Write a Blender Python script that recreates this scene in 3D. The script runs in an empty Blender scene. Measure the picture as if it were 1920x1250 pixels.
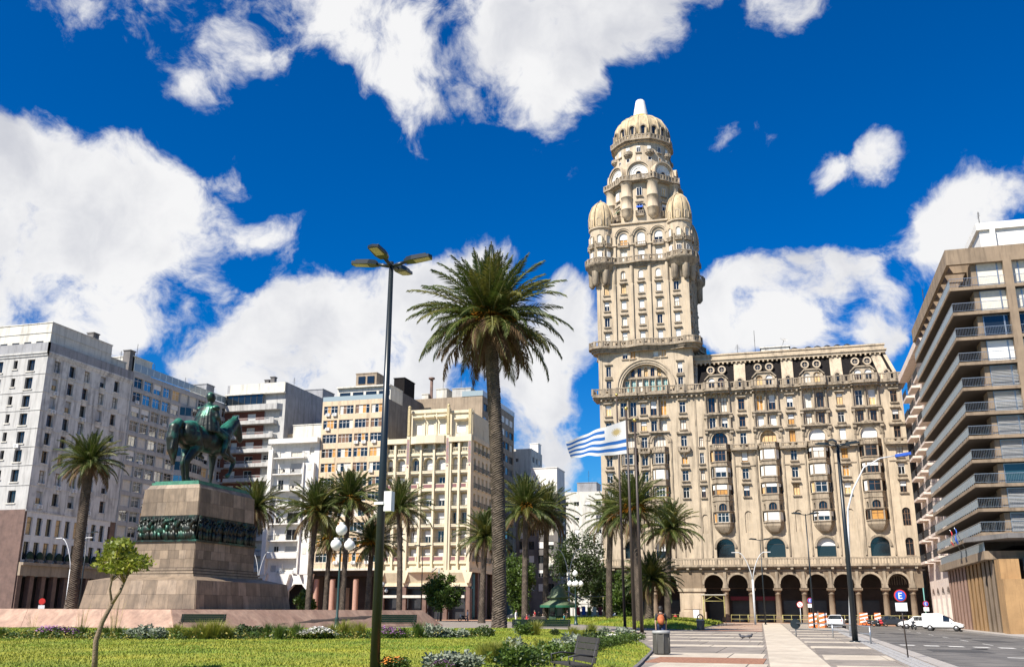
import bpy, bmesh, math, random
from mathutils import Vector, Matrix, Euler
random.seed(7)
R = math.radians
S = bpy.context.scene
C = S.collection
# ------------------------------------------------------------------ camera, sky, sun, exposure
CAM_P, CAM_YAW, CAM_ROLL, EYE, FPX = R(16.17), R(16.0), R(.23), 1.65, 1790.0
cam = bpy.data.cameras.new('camera'); cam_o = bpy.data.objects.new('camera', cam); C.objects.link(cam_o)
CM = (Matrix.Rotation(CAM_YAW, 3, 'Z') @ Matrix.Rotation(math.pi/2+CAM_P, 3, 'X') @ Matrix.Rotation(CAM_ROLL, 3, 'Z'))
cam_o.matrix_world = Matrix.Translation((0, 0, EYE)) @ CM.to_4x4()
cam.sensor_width = 36; cam.lens = 36*FPX/1920; cam.clip_start = .1; cam.clip_end = 5000
S.camera = cam_o
S.view_settings.view_transform = 'Standard'; S.view_settings.look = 'None'
S.view_settings.exposure = 0.8; S.view_settings.gamma = 1

def ray(px, py): return CM @ Vector(((px-960)/FPX, (625-py)/FPX, -1))
SUN_EL, SUN_TRAVEL = R(47), Vector((.52, .85))           # sun behind the left shoulder
SKY_STR = .05
w = bpy.data.worlds.new('World'); S.world = w; w.use_nodes = True
nt = w.node_tree; N = nt.nodes; L = nt.links; N.clear()
def nd(t, **k):
    n = N.new(t)
    for a, b in k.items(): setattr(n, a, b)
    return n
def mth(op, a, b=None, c=None, clamp=False):
    n = nd('ShaderNodeMath', operation=op, use_clamp=clamp)
    for i, q in enumerate((a, b, c)):
        if q is None: continue
        if isinstance(q, (int, float)): n.inputs[i].default_value = q
        else: L.new(q, n.inputs[i])
    return n.outputs[0]
def build_sky():
    tc = nd('ShaderNodeTexCoord'); D = tc.outputs['Generated']
    sky = nd('ShaderNodeTexSky', sky_type='NISHITA', sun_disc=False, sun_elevation=SUN_EL, altitude=0, air_density=1.0, dust_density=.15, ozone_density=3.0)
    # the sun stands opposite to where its light travels
    sky.sun_rotation = math.atan2(-SUN_TRAVEL.x, -SUN_TRAVEL.y)
    hs = nd('ShaderNodeHueSaturation'); hs.inputs['Saturation'].default_value = 1.55; hs.inputs['Value'].default_value = 1.3
    L.new(sky.outputs[0], hs.inputs['Color'])
    gm = nd('ShaderNodeMixRGB', blend_type='MULTIPLY'); gm.inputs[0].default_value = 1; gm.inputs[2].default_value = (.40, .82, 1.10, 1)
    L.new(hs.outputs[0], gm.inputs[1])
    def noise(scale, det, vec, rg=.6):
        q = nd('ShaderNodeTexNoise'); q.inputs['Scale'].default_value = scale; q.inputs['Detail'].default_value = det; q.inputs['Roughness'].default_value = rg; L.new(vec, q.inputs['Vector']); return q
    def warp(vec, scale, amp, det):
        q = noise(scale, det, vec); sub = nd('ShaderNodeVectorMath', operation='SUBTRACT'); L.new(q.outputs['Color'], sub.inputs[0]); sub.inputs[1].default_value = (.5, .5, .5)
        scl = nd('ShaderNodeVectorMath', operation='SCALE'); L.new(sub.outputs[0], scl.inputs[0]); scl.inputs['Scale'].default_value = amp
        ad = nd('ShaderNodeVectorMath', operation='ADD'); L.new(vec, ad.inputs[0]); L.new(scl.outputs[0], ad.inputs[1]); return ad.outputs[0]
    V = warp(warp(D, 4.0, .13, 3), 16, .02, 4)
    blobs = [(930,70,215,1),(780,70,140,1),(1110,60,140,1),(990,190,95,.9),(660,10,90,.75),(470,70,90,.62),(365,140,60,.62),(150,40,85,.7),(240,-40,100,.35),
             (120,420,175,1),(320,420,120,1),(470,430,90,1),(-40,470,210,1),(440,300,75,.85),(560,430,45,.6),
             (640,610,150,1),(520,670,110,1),(780,580,140,1),(920,480,85,.9),(1000,620,120,1),(1075,560,75,.9),(720,760,230,1),(1040,830,115,.9),(1060,700,70,.8),(450,740,90,.6),
             (1530,570,125,1),(1600,510,90,.95),(1420,610,100,1),(1340,620,75,.9),(1840,390,95,.95),(1745,430,75,.9),(1640,290,55,.75),(1550,325,45,.6),(1500,10,80,.8),(1440,470,40,.4),
             (1660,640,70,.8),(1350,240,40,.35),(230,625,70,.9),(270,545,22,.5),(40,600,100,.8),(2080,330,150,.8),(1980,640,110,.7),(330,700,60,.7),
             (1300,-200,250,.9),(500,-250,260,.8),(-500,300,300,.9),(-600,800,260,.9),(2500,100,260,.8),(2600,600,260,.9)]
    def field(vec):
        acc = None
        for bx, by, r, wt in blobs:
            d = ray(bx, by).normalized()
            dist = nd('ShaderNodeVectorMath', operation='DISTANCE'); L.new(vec, dist.inputs[0]); dist.inputs[1].default_value = d
            rr = r/FPX*.84
            e = mth('POWER', 2.718, mth('MULTIPLY', mth('MULTIPLY', dist.outputs['Value'], dist.outputs['Value']), -1/(rr*rr)))
            acc = mth('MULTIPLY', e, wt) if acc is None else mth('MULTIPLY_ADD', e, wt, acc)
        return mth('MINIMUM', acc, .92)
    f = field(V)
    # clouds go on over the rest of the sky
    n3 = nd('ShaderNodeTexNoise'); n3.inputs['Scale'].default_value = 2.3; n3.inputs['Detail'].default_value = 3; L.new(D, n3.inputs['Vector'])
    fwd = ray(960, 500).normalized()
    dt = nd('ShaderNodeVectorMath', operation='DOT_PRODUCT'); L.new(D, dt.inputs[0]); dt.inputs[1].default_value = fwd
    away = nd('ShaderNodeMapRange'); L.new(dt.outputs['Value'], away.inputs[0]); away.inputs[1].default_value = .80; away.inputs[2].default_value = .6
    gen = mth('MULTIPLY', mth('MULTIPLY_ADD', n3.outputs['Fac'], 4.0, -1.95), away.outputs[0])
    f = mth('MAXIMUM', f, gen)
    nz = noise(9.5, 12, V, .62)
    dens = mth('ADD', f, mth('MULTIPLY_ADD', nz.outputs['Fac'], 2.5, -1.25))
    ms = nd('ShaderNodeMapRange', interpolation_type='SMOOTHSTEP'); L.new(dens, ms.inputs[0]); ms.inputs[1].default_value = .44; ms.inputs[2].default_value = .88
    # inner shading of the cloud mass
    n4 = noise(6, 7, V, .55)
    sh = nd('ShaderNodeMapRange', interpolation_type='SMOOTHSTEP'); L.new(mth('ADD', n4.outputs['Fac'], mth('MULTIPLY', dens, .12)), sh.inputs[0]); sh.inputs[1].default_value = .52; sh.inputs[2].default_value = .82
    cc = nd('ShaderNodeMixRGB'); L.new(sh.outputs[0], cc.inputs[0]); cc.inputs[1].default_value = (10.6, 10.6, 10.7, 1); cc.inputs[2].default_value = (7.0, 7.2, 7.9, 1)
    mx = nd('ShaderNodeMixRGB'); L.new(ms.outputs[0], mx.inputs[0]); L.new(gm.outputs[0], mx.inputs[1]); L.new(cc.outputs[0], mx.inputs[2])
    bg = nd('ShaderNodeBackground'); bg.inputs[1].default_value = SKY_STR; L.new(mx.outputs[0], bg.inputs[0])
    out = nd('ShaderNodeOutputWorld'); L.new(bg.outputs[0], out.inputs[0])
build_sky()
sd = bpy.data.lights.new('sun', 'SUN'); sd.energy = 5.0; sd.angle = R(.53); sd.color = (1, .94, .84)
so = bpy.data.objects.new('sun', sd); C.objects.link(so)
tv = Vector((SUN_TRAVEL.normalized().x*math.cos(SUN_EL), SUN_TRAVEL.normalized().y*math.cos(SUN_EL), -math.sin(SUN_EL)))
so.rotation_euler = tv.to_track_quat('-Z', 'Y').to_euler(); so.location = (-60, -60, 90)

# ------------------------------------------------------------------ helpers
def atY(px, py, y): d = ray(px, py); t = y/d.y; return Vector((t*d.x, y, EYE+t*d.z))
def atX(px, py, x): d = ray(px, py); t = x/d.x; return Vector((x, t*d.y, EYE+t*d.z))
def atZ(px, py, z=0): d = ray(px, py); t = (z-EYE)/d.z; return Vector((t*d.x, t*d.y, z))
MATS = {}
def mat(name, col, rough=.8, var=.12, scale=1.5, stain=0., bump=.0, bscale=20, metal=0, spec=.5, col2=None, mixs=1., edge=(.4, .6), zs=1.0, trans=0, objvar=0.):
    m = bpy.data.materials.new(name); m.use_nodes = True; t = m.node_tree; n = t.nodes; l = t.links
    b = n['Principled BSDF']; b.inputs['Roughness'].default_value = rough; b.inputs['Metallic'].default_value = metal
    b.inputs['Specular IOR Level'].default_value = spec
    if trans: b.inputs['Transmission Weight'].default_value = trans
    g = n.new('ShaderNodeNewGeometry'); mp = n.new('ShaderNodeMapping'); mp.inputs['Scale'].default_value = (1, 1, zs); l.new(g.outputs['Position'], mp.inputs['Vector'])
    base = None
    def noise(s, det=6, vec=None, rg=.6):
        q = n.new('ShaderNodeTexNoise'); q.inputs['Scale'].default_value = s; q.inputs['Detail'].default_value = det; q.inputs['Roughness'].default_value = rg
        l.new(vec or mp.outputs[0], q.inputs['Vector']); return q.outputs['Fac']
    c4 = (*col, 1)
    if col2:
        rp = n.new('ShaderNodeMapRange'); l.new(noise(mixs, 8), rp.inputs[0]); rp.inputs[1].default_value = edge[0]; rp.inputs[2].default_value = edge[1]
        mx = n.new('ShaderNodeMixRGB'); l.new(rp.outputs[0], mx.inputs[0]); mx.inputs[1].default_value = c4; mx.inputs[2].default_value = (*col2, 1); base = mx.outputs[0]
    if var:
        rp = n.new('ShaderNodeMapRange'); l.new(noise(scale, 8), rp.inputs[0]); rp.inputs[1].default_value = .3; rp.inputs[2].default_value = .7; rp.inputs[3].default_value = 1-var; rp.inputs[4].default_value = 1+var
        mx = n.new('ShaderNodeMixRGB'); mx.blend_type = 'MULTIPLY'; mx.inputs[0].default_value = 1
        if base: l.new(base, mx.inputs[1])
        else: mx.inputs[1].default_value = c4
        l.new(rp.outputs[0], mx.inputs[2]); base = mx.outputs[0]
    if objvar:                                    # every slab or block a little different
        oi = n.new('ShaderNodeObjectInfo'); rp = n.new('ShaderNodeMapRange'); l.new(oi.outputs['Random'], rp.inputs[0]); rp.inputs[3].default_value = 1-objvar; rp.inputs[4].default_value = 1+objvar
        mx = n.new('ShaderNodeMixRGB'); mx.blend_type = 'MULTIPLY'; mx.inputs[0].default_value = 1
        if base: l.new(base, mx.inputs[1])
        else: mx.inputs[1].default_value = c4
        l.new(rp.outputs[0], mx.inputs[2]); base = mx.outputs[0]
    if stain:                                     # rain streaks and grime
        m2 = n.new('ShaderNodeMapping'); m2.inputs['Scale'].default_value = (1.3, 1.3, .12); l.new(g.outputs['Position'], m2.inputs['Vector'])
        a = noise(1.1, 7, m2.outputs[0], .65)
        rp = n.new('ShaderNodeMapRange'); l.new(a, rp.inputs[0]); rp.inputs[1].default_value = .49; rp.inputs[2].default_value = .70; rp.inputs[3].default_value = 0; rp.inputs[4].default_value = stain
        mx = n.new('ShaderNodeMixRGB'); l.new(rp.outputs[0], mx.inputs[0])
        if base: l.new(base, mx.inputs[1])
        else: mx.inputs[1].default_value = c4
        mx.inputs[2].default_value = (col[0]*.25, col[1]*.24, col[2]*.24, 1); base = mx.outputs[0]
        m3 = n.new('ShaderNodeMapping'); m3.inputs['Scale'].default_value = (5, 5, .35); l.new(g.outputs['Position'], m3.inputs['Vector'])
        rp = n.new('ShaderNodeMapRange'); l.new(noise(1.0, 6, m3.outputs[0], .6), rp.inputs[0]); rp.inputs[1].default_value = .55; rp.inputs[2].default_value = .74; rp.inputs[3].default_value = 0; rp.inputs[4].default_value = stain*.8
        mx = n.new('ShaderNodeMixRGB'); l.new(rp.outputs[0], mx.inputs[0]); l.new(base, mx.inputs[1]); mx.inputs[2].default_value = (col[0]*.22, col[1]*.2, col[2]*.19, 1); base = mx.outputs[0]
    if base: l.new(base, b.inputs['Base Color'])
    else: b.inputs['Base Color'].default_value = c4
    if bump:
        bp = n.new('ShaderNodeBump'); bp.inputs['Strength'].default_value = bump; bp.inputs['Distance'].default_value = .05; l.new(noise(bscale, 4), bp.inputs['Height']); l.new(bp.outputs[0], b.inputs['Normal'])
    MATS[name] = m; return m
def glassmat(name, col, rough=.06, spec=.8, metal=0.):
    m = bpy.data.materials.new(name); m.use_nodes = True; b = m.node_tree.nodes['Principled BSDF']
    b.inputs['Base Color'].default_value = (*col, 1); b.inputs['Roughness'].default_value = rough; b.inputs['Specular IOR Level'].default_value = spec; b.inputs['Metallic'].default_value = metal
    MATS[name] = m; return m
mat('sandstone', (.485, .395, .285), .85, .14, .5, .6, .25, 3)
mat('sandtrim', (.33, .268, .195), .85, .25, .9, .95, .25, 4)
mat('sanddark', (.215, .16, .108), .85, .25, .6, .6, .2, 4)  # palace sandstone with the arcade's shade put into its colour
mat('domestone', (.50, .39, .24), .8, .2, .8, .8, .2, 4)
mat('slate', (.014, .012, .012), .9, .35, 3, 0, .4, 12, spec=.15)
mat('whitepaint', (.74, .72, .68), .75, .08, .8, .25, .1, 5)
mat('whitedirty', (.66, .635, .585), .85, .12, .35, .85, .2, 4, col2=(.38, .37, .355), mixs=.45, edge=(.5, .72))
mat('greywhite', (.46, .45, .43), .85, .1, .5, .6, .2, 4)
mat('creamwall', (.66, .58, .42), .8, .08, .5, .25, .1, 5)
mat('palewall', (.62, .59, .52), .85, .12, .5, .5, .15, 5)
mat('beigeband', (.60, .47, .32), .8, .1, .7, .5, .15, 6)
mat('greyconc', (.30, .30, .31), .9, .18, .4, .55, .2, 5)
mat('darkconc', (.155, .145, .14), .9, .25, .35, .5, .2, 5)
mat('slabconc', (.25, .185, .125), .85, .2, .5, .6, .2, 5)
mat('tanconc', (.32, .25, .18), .85, .2, .5, .5, .2, 5)
mat('ochreconc', (.36, .215, .095), .85, .2, .5, .5, .2, 5)
mat('pinkconc', (.34, .21, .155), .85, .15, .5, .5, .2, 5)
mat('greypanel', (.43, .42, .40), .8, .1, .5, .35, .1, 5)
mat('brickred', (.16, .055, .035), .85, .2, 2, 0, .2, 8)
mat('pinkstone', (.42, .25, .19), .6, .12, 3, 0, .1, 8)
mat('brownstone', (.15, .09, .07), .6, .25, 1.2, .3, .1, 8)
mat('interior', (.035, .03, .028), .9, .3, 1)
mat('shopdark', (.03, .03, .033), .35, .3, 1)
glassmat('glass', (.012, .016, .02)); glassmat('glassblue', (.02, .055, .07), .05); glassmat('glassmirror', (.36, .36, .36), .03, .5, .9)
glassmat('glassclear', (.30, .36, .37), .08)
mat('curtain', (.62, .58, .50), .7, .1, 3); mat('blindwhite', (.72, .71, .68), .6, .06, 2); mat('blindgrey', (.40, .40, .40), .6, .08, 2)
mat('woodshutter', (.50, .25, .06), .6, .25, 2); mat('woodpale', (.62, .42, .20), .6, .2, 2); mat('tealpane', (.10, .28, .27), .4, .2, 2)
mat('framewhite', (.68, .66, .62), .5, .08, 3); mat('framedark', (.05, .045, .04), .5, .1, 3); mat('framebrown', (.17, .09, .05), .6, .15, 3)
mat('iron', (.02, .02, .022), .5, .1, 5); mat('steel', (.36, .38, .40), .35, .1, 5, metal=.7); mat('railblue', (.22, .27, .30), .4, .1, 4)
mat('awninggreen', (.02, .13, .07), .7); mat('maroon', (.16, .02, .035), .7); mat('clothred', (.5, .03, .04), .8); mat('clothblue', (.02, .09, .45), .8)
mat('black', (.006, .006, .006), .6, .1, 4); mat('lampdark', (.012, .018, .022), .35, .15, 6); mat('lamplens', (.45, .38, .25), .3, .2, 9)
mat('lampgreen', (.02, .05, .045), .4, .15, 6); mat('globe', (.82, .81, .78), .25, .03, 4)
mat('poleGalv', (.55, .56, .57), .45, .1, 3)

class MB:
    def __init__(s): s.v = []; s.f = []; s.m = []; s.s = []
    def face(s, pts, m=0, sm=False):
        i = len(s.v); s.v += [tuple(p) for p in pts]; s.f.append(tuple(range(i, i+len(pts)))); s.m.append(m); s.s.append(sm)
    def box(s, x0, x1, y0, y1, z0, z1, m=0):
        i = len(s.v)
        s.v += [(x0,y0,z0),(x1,y0,z0),(x1,y1,z0),(x0,y1,z0),(x0,y0,z1),(x1,y0,z1),(x1,y1,z1),(x0,y1,z1)]
        for q in ((0,3,2,1),(4,5,6,7),(0,1,5,4),(1,2,6,5),(2,3,7,6),(3,0,4,7)): s.f.append(tuple(i+k for k in q)); s.m.append(m); s.s.append(False)
        return s
    def obox(s, c, hx, hy, hz, rot, m=0):
        i = len(s.v); c = Vector(c)
        for dz in (-1, 1):
            for dx, dy in ((-1,-1),(1,-1),(1,1),(-1,1)): s.v.append(tuple(c+rot @ Vector((dx*hx, dy*hy, dz*hz))))
        for q in ((0,3,2,1),(4,5,6,7),(0,1,5,4),(1,2,6,5),(2,3,7,6),(3,0,4,7)): s.f.append(tuple(i+k for k in q)); s.m.append(m); s.s.append(False)
    def prism(s, poly, z0, z1, m=0, top=True, bot=True, z1f=None):
        n = len(poly); i = len(s.v)
        s.v += [(x, y, z0) for x, y in poly]+[(x, y, z1) for x, y in poly]
        for k in range(n): s.f.append((i+k, i+(k+1) % n, i+n+(k+1) % n, i+n+k)); s.m.append(m); s.s.append(False)
        if top: s.f.append(tuple(i+n+k for k in range(n))); s.m.append(m); s.s.append(False)
        if bot: s.f.append(tuple(i+n-1-k for k in range(n))); s.m.append(m); s.s.append(False)
    def xprism(s, poly, y0, y1, m=0):            # polygon in x,z pushed along y
        n = len(poly); i = len(s.v)
        s.v += [(x, y0, z) for x, z in poly]+[(x, y1, z) for x, z in poly]
        for k in range(n): s.f.append((i+(k+1) % n, i+k, i+n+k, i+n+(k+1) % n)); s.m.append(m); s.s.append(False)
        s.f.append(tuple(i+n-1-k for k in range(n))[::-1]); s.m.append(m); s.s.append(False)
        s.f.append(tuple(i+n+k for k in range(n))[::-1]); s.m.append(m); s.s.append(False)
    def yprism(s, poly, x0, x1, m=0):            # polygon in y,z pushed along x
        n = len(poly); i = len(s.v)
        s.v += [(x0, y, z) for y, z in poly]+[(x1, y, z) for y, z in poly]
        for k in range(n): s.f.append((i+k, i+(k+1) % n, i+n+(k+1) % n, i+n+k)); s.m.append(m); s.s.append(False)
        s.f.append(tuple(i+n-1-k for k in range(n))); s.m.append(m); s.s.append(False)
        s.f.append(tuple(i+n+k for k in range(n))); s.m.append(m); s.s.append(False)
    def lathe(s, prof, cx=0, cy=0, n=16, a0=0, a1=2*math.pi, m=0, sm=True, rib=None):
        full = abs(a1-a0-2*math.pi) < 1e-6; cols = n if full else n+1; i = len(s.v)
        for r, z in prof:
            for k in range(cols):
                a = a0+(a1-a0)*k/n; q = r*(rib(a) if rib else 1); s.v.append((cx+q*math.cos(a), cy+q*math.sin(a), z))
        for j in range(len(prof)-1):
            for k in range(n):
                k2 = (k+1) % cols; s.f.append((i+j*cols+k, i+j*cols+k2, i+(j+1)*cols+k2, i+(j+1)*cols+k)); s.m.append(m); s.s.append(sm)
    def tube(s, pts, rad, n=8, m=0, caps=True, sm=True):
        pts = [Vector(p) for p in pts]; rr = rad if isinstance(rad, (list, tuple)) else [rad]*len(pts); i = len(s.v); ref = None
        for k, p in enumerate(pts):
            t = (pts[min(k+1, len(pts)-1)]-pts[max(k-1, 0)]).normalized()
            if ref is None: ref = Vector((0, 0, 1)) if abs(t.z) < .9 else Vector((1, 0, 0))
            u = t.cross(ref).normalized(); ref = u.cross(t).normalized(); w_ = ref
            for q in range(n): a = 2*math.pi*q/n; s.v.append(tuple(p+(u*math.cos(a)+w_*math.sin(a))*rr[k]))
        for j in range(len(pts)-1):
            for q in range(n): s.f.append((i+j*n+q, i+(j+1)*n+q, i+(j+1)*n+(q+1) % n, i+j*n+(q+1) % n)); s.m.append(m); s.s.append(sm)
        if caps:
            s.f.append(tuple(i+q for q in range(n))); s.m.append(m); s.s.append(False)
            e = i+(len(pts)-1)*n; s.f.append(tuple(e+n-1-q for q in range(n))); s.m.append(m); s.s.append(False)
    def ball(s, c, r, n=10, m=0, sx=1, sy=1, sz=1):
        st = n//2+1; i = len(s.v)
        for j in range(st+1):
            th = math.pi*j/st
            for k in range(n): a = 2*math.pi*k/n; s.v.append((c[0]+r*sx*math.sin(th)*math.cos(a), c[1]+r*sy*math.sin(th)*math.sin(a), c[2]+r*sz*math.cos(th)))
        for j in range(st):
            for k in range(n): s.f.append((i+j*n+k, i+(j+1)*n+k, i+(j+1)*n+(k+1) % n, i+j*n+(k+1) % n)); s.m.append(m); s.s.append(True)
    def mesh(s, name, mats):
        me = bpy.data.meshes.new(name); me.from_pydata(s.v, [], s.f)
        for q in (mats if isinstance(mats, (list, tuple)) else [mats]): me.materials.append(MATS[q] if isinstance(q, str) else q)
        me.polygons.foreach_set('material_index', s.m); me.polygons.foreach_set('use_smooth', s.s); me.update(); return me
def put(name, me, parent=None, loc=(0, 0, 0), rz=0, **kw):
    o = bpy.data.objects.new(name, me); C.objects.link(o); o.location = loc
    if rz: o.rotation_euler = (0, 0, rz)
    if parent: o.parent = parent
    for k, v_ in kw.items(): o[k] = v_
    return o
def thing(name, label, cat, loc=(0, 0, 0), rz=0, group=None):
    o = bpy.data.objects.new(name, None); C.objects.link(o); o.location = loc; o.rotation_euler = (0, 0, rz); o['label'] = label; o['category'] = cat
    o.empty_display_size = .3
    if group: o['group'] = group
    return o
def tag(o, label, cat, group=None):
    o['label'] = label; o['category'] = cat
    if group: o['group'] = group
    return o
def copy_tree(o, parent=None):
    c = o.copy(); C.objects.link(c); c.parent = parent
    for ch in list(o.children): copy_tree(ch, c)
    return c
CACHE = {}
def cached(key, fn):
    if key not in CACHE: CACHE[key] = fn()
    return CACHE[key]

class Fac:
    """a facade: local x along it, y inward, z up; children hang on the building"""
    def __init__(s, thing_, ox, oy, rz): s.t = thing_; s.o = Vector((ox, oy, 0)); s.rz = rz; s.c, s.s_ = math.cos(rz), math.sin(rz)
    def pos(s, a, y, z): return Vector((s.o.x+a*s.c-y*s.s_, s.o.y+a*s.s_+y*s.c, z))-s.t.location
    def add(s, name, me, a=0, y=0, z=0, **k): return put(name, me, s.t, s.pos(a, y, z), s.rz, **k)
    def wall(s, name, W, z0, z1, ops, m, depth=.35, x0=0, y=0):
        b = MB(); xs = sorted(set([x0, x0+W]+[q for o in ops for q in (o[0], o[1]) if x0 < q < x0+W])); zs = sorted(set([z0, z1]+[q for o in ops for q in (o[2], o[3]) if z0 < q < z1]))
        xs = [q for i, q in enumerate(xs) if i == 0 or q-xs[i-1] > 1e-4]; zs = [q for i, q in enumerate(zs) if i == 0 or q-zs[i-1] > 1e-4]
        for j in range(len(zs)-1):
            cz = (zs[j]+zs[j+1])/2; run = None
            inb = [o for o in ops if o[2] < cz < o[3]]
            for i in range(len(xs)-1):
                cx = (xs[i]+xs[i+1])/2
                solid = not any(o[0] < cx < o[1] for o in inb)
                if solid and run is None: run = xs[i]
                if (not solid) and run is not None: b.face([(run, y, zs[j]), (xs[i], y, zs[j]), (xs[i], y, zs[j+1]), (run, y, zs[j+1])]); run = None
            if run is not None: b.face([(run, y, zs[j]), (xs[-1], y, zs[j]), (xs[-1], y, zs[j+1]), (run, y, zs[j+1])])
        for o in ops:
            a0, a1, c0, c1 = o[:4]; d = y+(o[5] if len(o) > 5 else depth); arch = len(o) > 4 and o[4] == 'arch'
            r = (a1-a0)/2; zc = c1-r if arch else c1
            b.face([(a0, y, c0), (a0, y, zc), (a0, d, zc), (a0, d, c0)]); b.face([(a1, y, c0), (a1, d, c0), (a1, d, zc), (a1, y, zc)]); b.face([(a0, y, c0), (a0, d, c0), (a1, d, c0), (a1, y, c0)])
            if not arch: b.face([(a0, y, c1), (a1, y, c1), (a1, d, c1), (a0, d, c1)])
            else:
                n = 10; cx = (a0+a1)/2; pts = [(cx-r*math.cos(math.pi*k/n), zc+r*math.sin(math.pi*k/n)) for k in range(n+1)]
                for k in range(n):
                    p, q = pts[k], pts[k+1]
                    b.face([(p[0], y, p[1]), (q[0], y, q[1]), (q[0], y, c1), (p[0], y, c1)]); b.face([(p[0], y, p[1]), (p[0], d, p[1]), (q[0], d, q[1]), (q[0], y, q[1])])
        return s.add(name, b.mesh(name, m))
    def boxes(s, name, lst, m, **k):
        b = MB()
        for q in lst: b.box(*q)
        return s.add(name, b.mesh(name, m), **k)

def win_frame(w, h, nx, nz, fm, sill, hood, stone):
    def mk():
        b = MB(); t = .07
        b.box(-w/2, -w/2+t, 0, .08, 0, h); b.box(w/2-t, w/2, 0, .08, 0, h); b.box(-w/2+t, w/2-t, 0, .08, 0, t); b.box(-w/2+t, w/2-t, 0, .08, h-t, h)
        for k in range(1, nx): x = -w/2+w*k/nx; b.box(x-.035, x+.035, .003, .077, t, h-t)
        for k in range(1, nz): z = h*k/nz if nz > 2 else h*.68; b.box(-w/2+t, w/2-t, .006, .074, z-.03, z+.03)
        if sill: b.box(-w/2-.18, w/2+.18, -sill-.16, .02, -.2, -.01, 1)
        if hood: b.box(-w/2-.28, w/2+.28, -hood-.28, -.1, h+.18, h+.36, 1); b.box(-w/2-.16, w/2+.16, -hood-.12, -.1, h+.06, h+.18, 1)
        return b.mesh('window', [fm, stone])
    return cached(('wf', round(w, 2), round(h, 2), nx, nz, fm, sill, hood, stone), mk)
def quadmesh(name, w, h, m):
    def mk(): b = MB(); b.face([(-w/2, 0, 0), (w/2, 0, 0), (w/2, 0, h), (-w/2, 0, h)]); return b.mesh(name, m)
    return cached((name, round(w, 2), round(h, 2), m), mk)
def boxmesh(name, w, d, h, m):
    def mk(): b = MB(); b.box(-w/2, w/2, 0, d, 0, h); return b.mesh(name, m)
    return cached((name, 'b', round(w, 2), round(d, 2), round(h, 2), m), mk)
def window(f, a, z, w, h, y=.3, nx=2, nz=1, fm='framewhite', sill=0, hood=0, stone='sandtrim', pane='glass', blind=0., bm='blindwhite'):
    o = f.add('window', win_frame(w, h, nx, nz, fm, sill, hood, stone), a, y, z)
    put('pane', quadmesh('pane', w-.08, h-.08, pane), o, (0, .045, .04))
    if blind > .05:
        hh = (h-.1)*blind; hh = round(hh*4)/4 or .25; hh = min(hh, h-.1)
        put('blind', boxmesh('blind', w-.15, .03, hh, bm), o, (0, -.035, h-.05-hh))
    return o
def pick(ch): 
    r = random.random()*sum(c[0] for c in ch)
    for c in ch:
        r -= c[0]
        if r <= 0: return c[1]
    return ch[-1][1]
def rail_mesh(w, d, kind, m1, m2, slab=.16, h=1.0):
    """balcony: slab from y=-d to 0 and a parapet on three sides"""
    def mk():
        b = MB(); b.box(-w/2, w/2, -d, 0, -slab, 0, 0)
        if kind == 'solid':
            b.box(-w/2, w/2, -d, -d+.12, 0, h, 0); b.box(-w/2, -w/2+.12, -d+.12, 0, 0, h, 0); b.box(w/2-.12, w/2, -d+.12, 0, 0, h, 0); b.box(-w/2-.03, w/2+.03, -d-.04, -d+.16, h, h+.08, 1)
        else:
            t = .05 if kind != 'stone' else .14
            for (x0, x1, y0, y1) in ((-w/2, w/2, -d, -d+t), (-w/2, -w/2+t, -d+t, -.02), (w/2-t, w/2, -d+t, -.02)): b.box(x0, x1, y0, y1, h-t, h, 1); b.box(x0, x1, y0, y1, .05, .05+t*.8, 1)
            st = .16 if kind == 'iron' else .32; bw = .02 if kind == 'iron' else .09
            if kind == 'glass': st = 1.0; bw = .03
            n = max(2, int(w/st))
            for k in range(n+1): x = -w/2+bw/2+(w-bw)*k/n; b.box(x-bw/2, x+bw/2, -d+.01, -d+.01+bw, .05, h-t, 1)
            n = max(1, int(d/st))
            for k in range(1, n):
                yy = -d+d*k/n
                for x in (-w/2+.01, w/2-bw-.01): b.box(x, x+bw, yy-bw/2, yy+bw/2, .05, h-t, 1)
            if kind == 'glass':
                b.face([(-w/2, -d+.02, .12), (w/2, -d+.02, .12), (w/2, -d+.02, h-.08), (-w/2, -d+.02, h-.08)], 2)
                for x in (-w/2+.02, w/2-.02): b.face([(x, -d, .12), (x, 0, .12), (x, 0, h-.08), (x, -d, h-.08)], 2)
        return b.mesh('balcony', [m1, m2, 'glassclear'])
    return cached(('rail', round(w, 2), round(d, 2), kind, m1, m2, slab, h), mk)
def balustrade(b, pts, z, h=1.0, wid=.22, slab=.35, drop=.0, out=.5, step=.42, m=0, close=False):
    """stone balustrade along a plan polyline (bottom z), standing on a moulded slab"""
    n = len(pts)
    for i in range(n if close else n-1):
        p = Vector(pts[i]); q = Vector(pts[(i+1) % n]); d = q-p; Lh = d.length
        if Lh < .05: continue
        a = math.atan2(d.y, d.x); rot = Matrix.Rotation(a, 3, 'Z'); c = (p+q)/2
        b.obox((c.x, c.y, z+h-.09), Lh/2+.05, wid*.62, .09, rot, m); b.obox((c.x, c.y, z+.07), Lh/2+.02, wid*.55, .07, rot, m)
        k = max(1, int(Lh/step))
        for j in range(k):
            pp = p+d*((j+.5)/k); b.obox((pp.x, pp.y, z+h*.48), .075, .075, h*.36, rot, m)
        b.obox((p.x, p.y, z+h*.5), .17, .17, h*.5+.02, rot, m)
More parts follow.
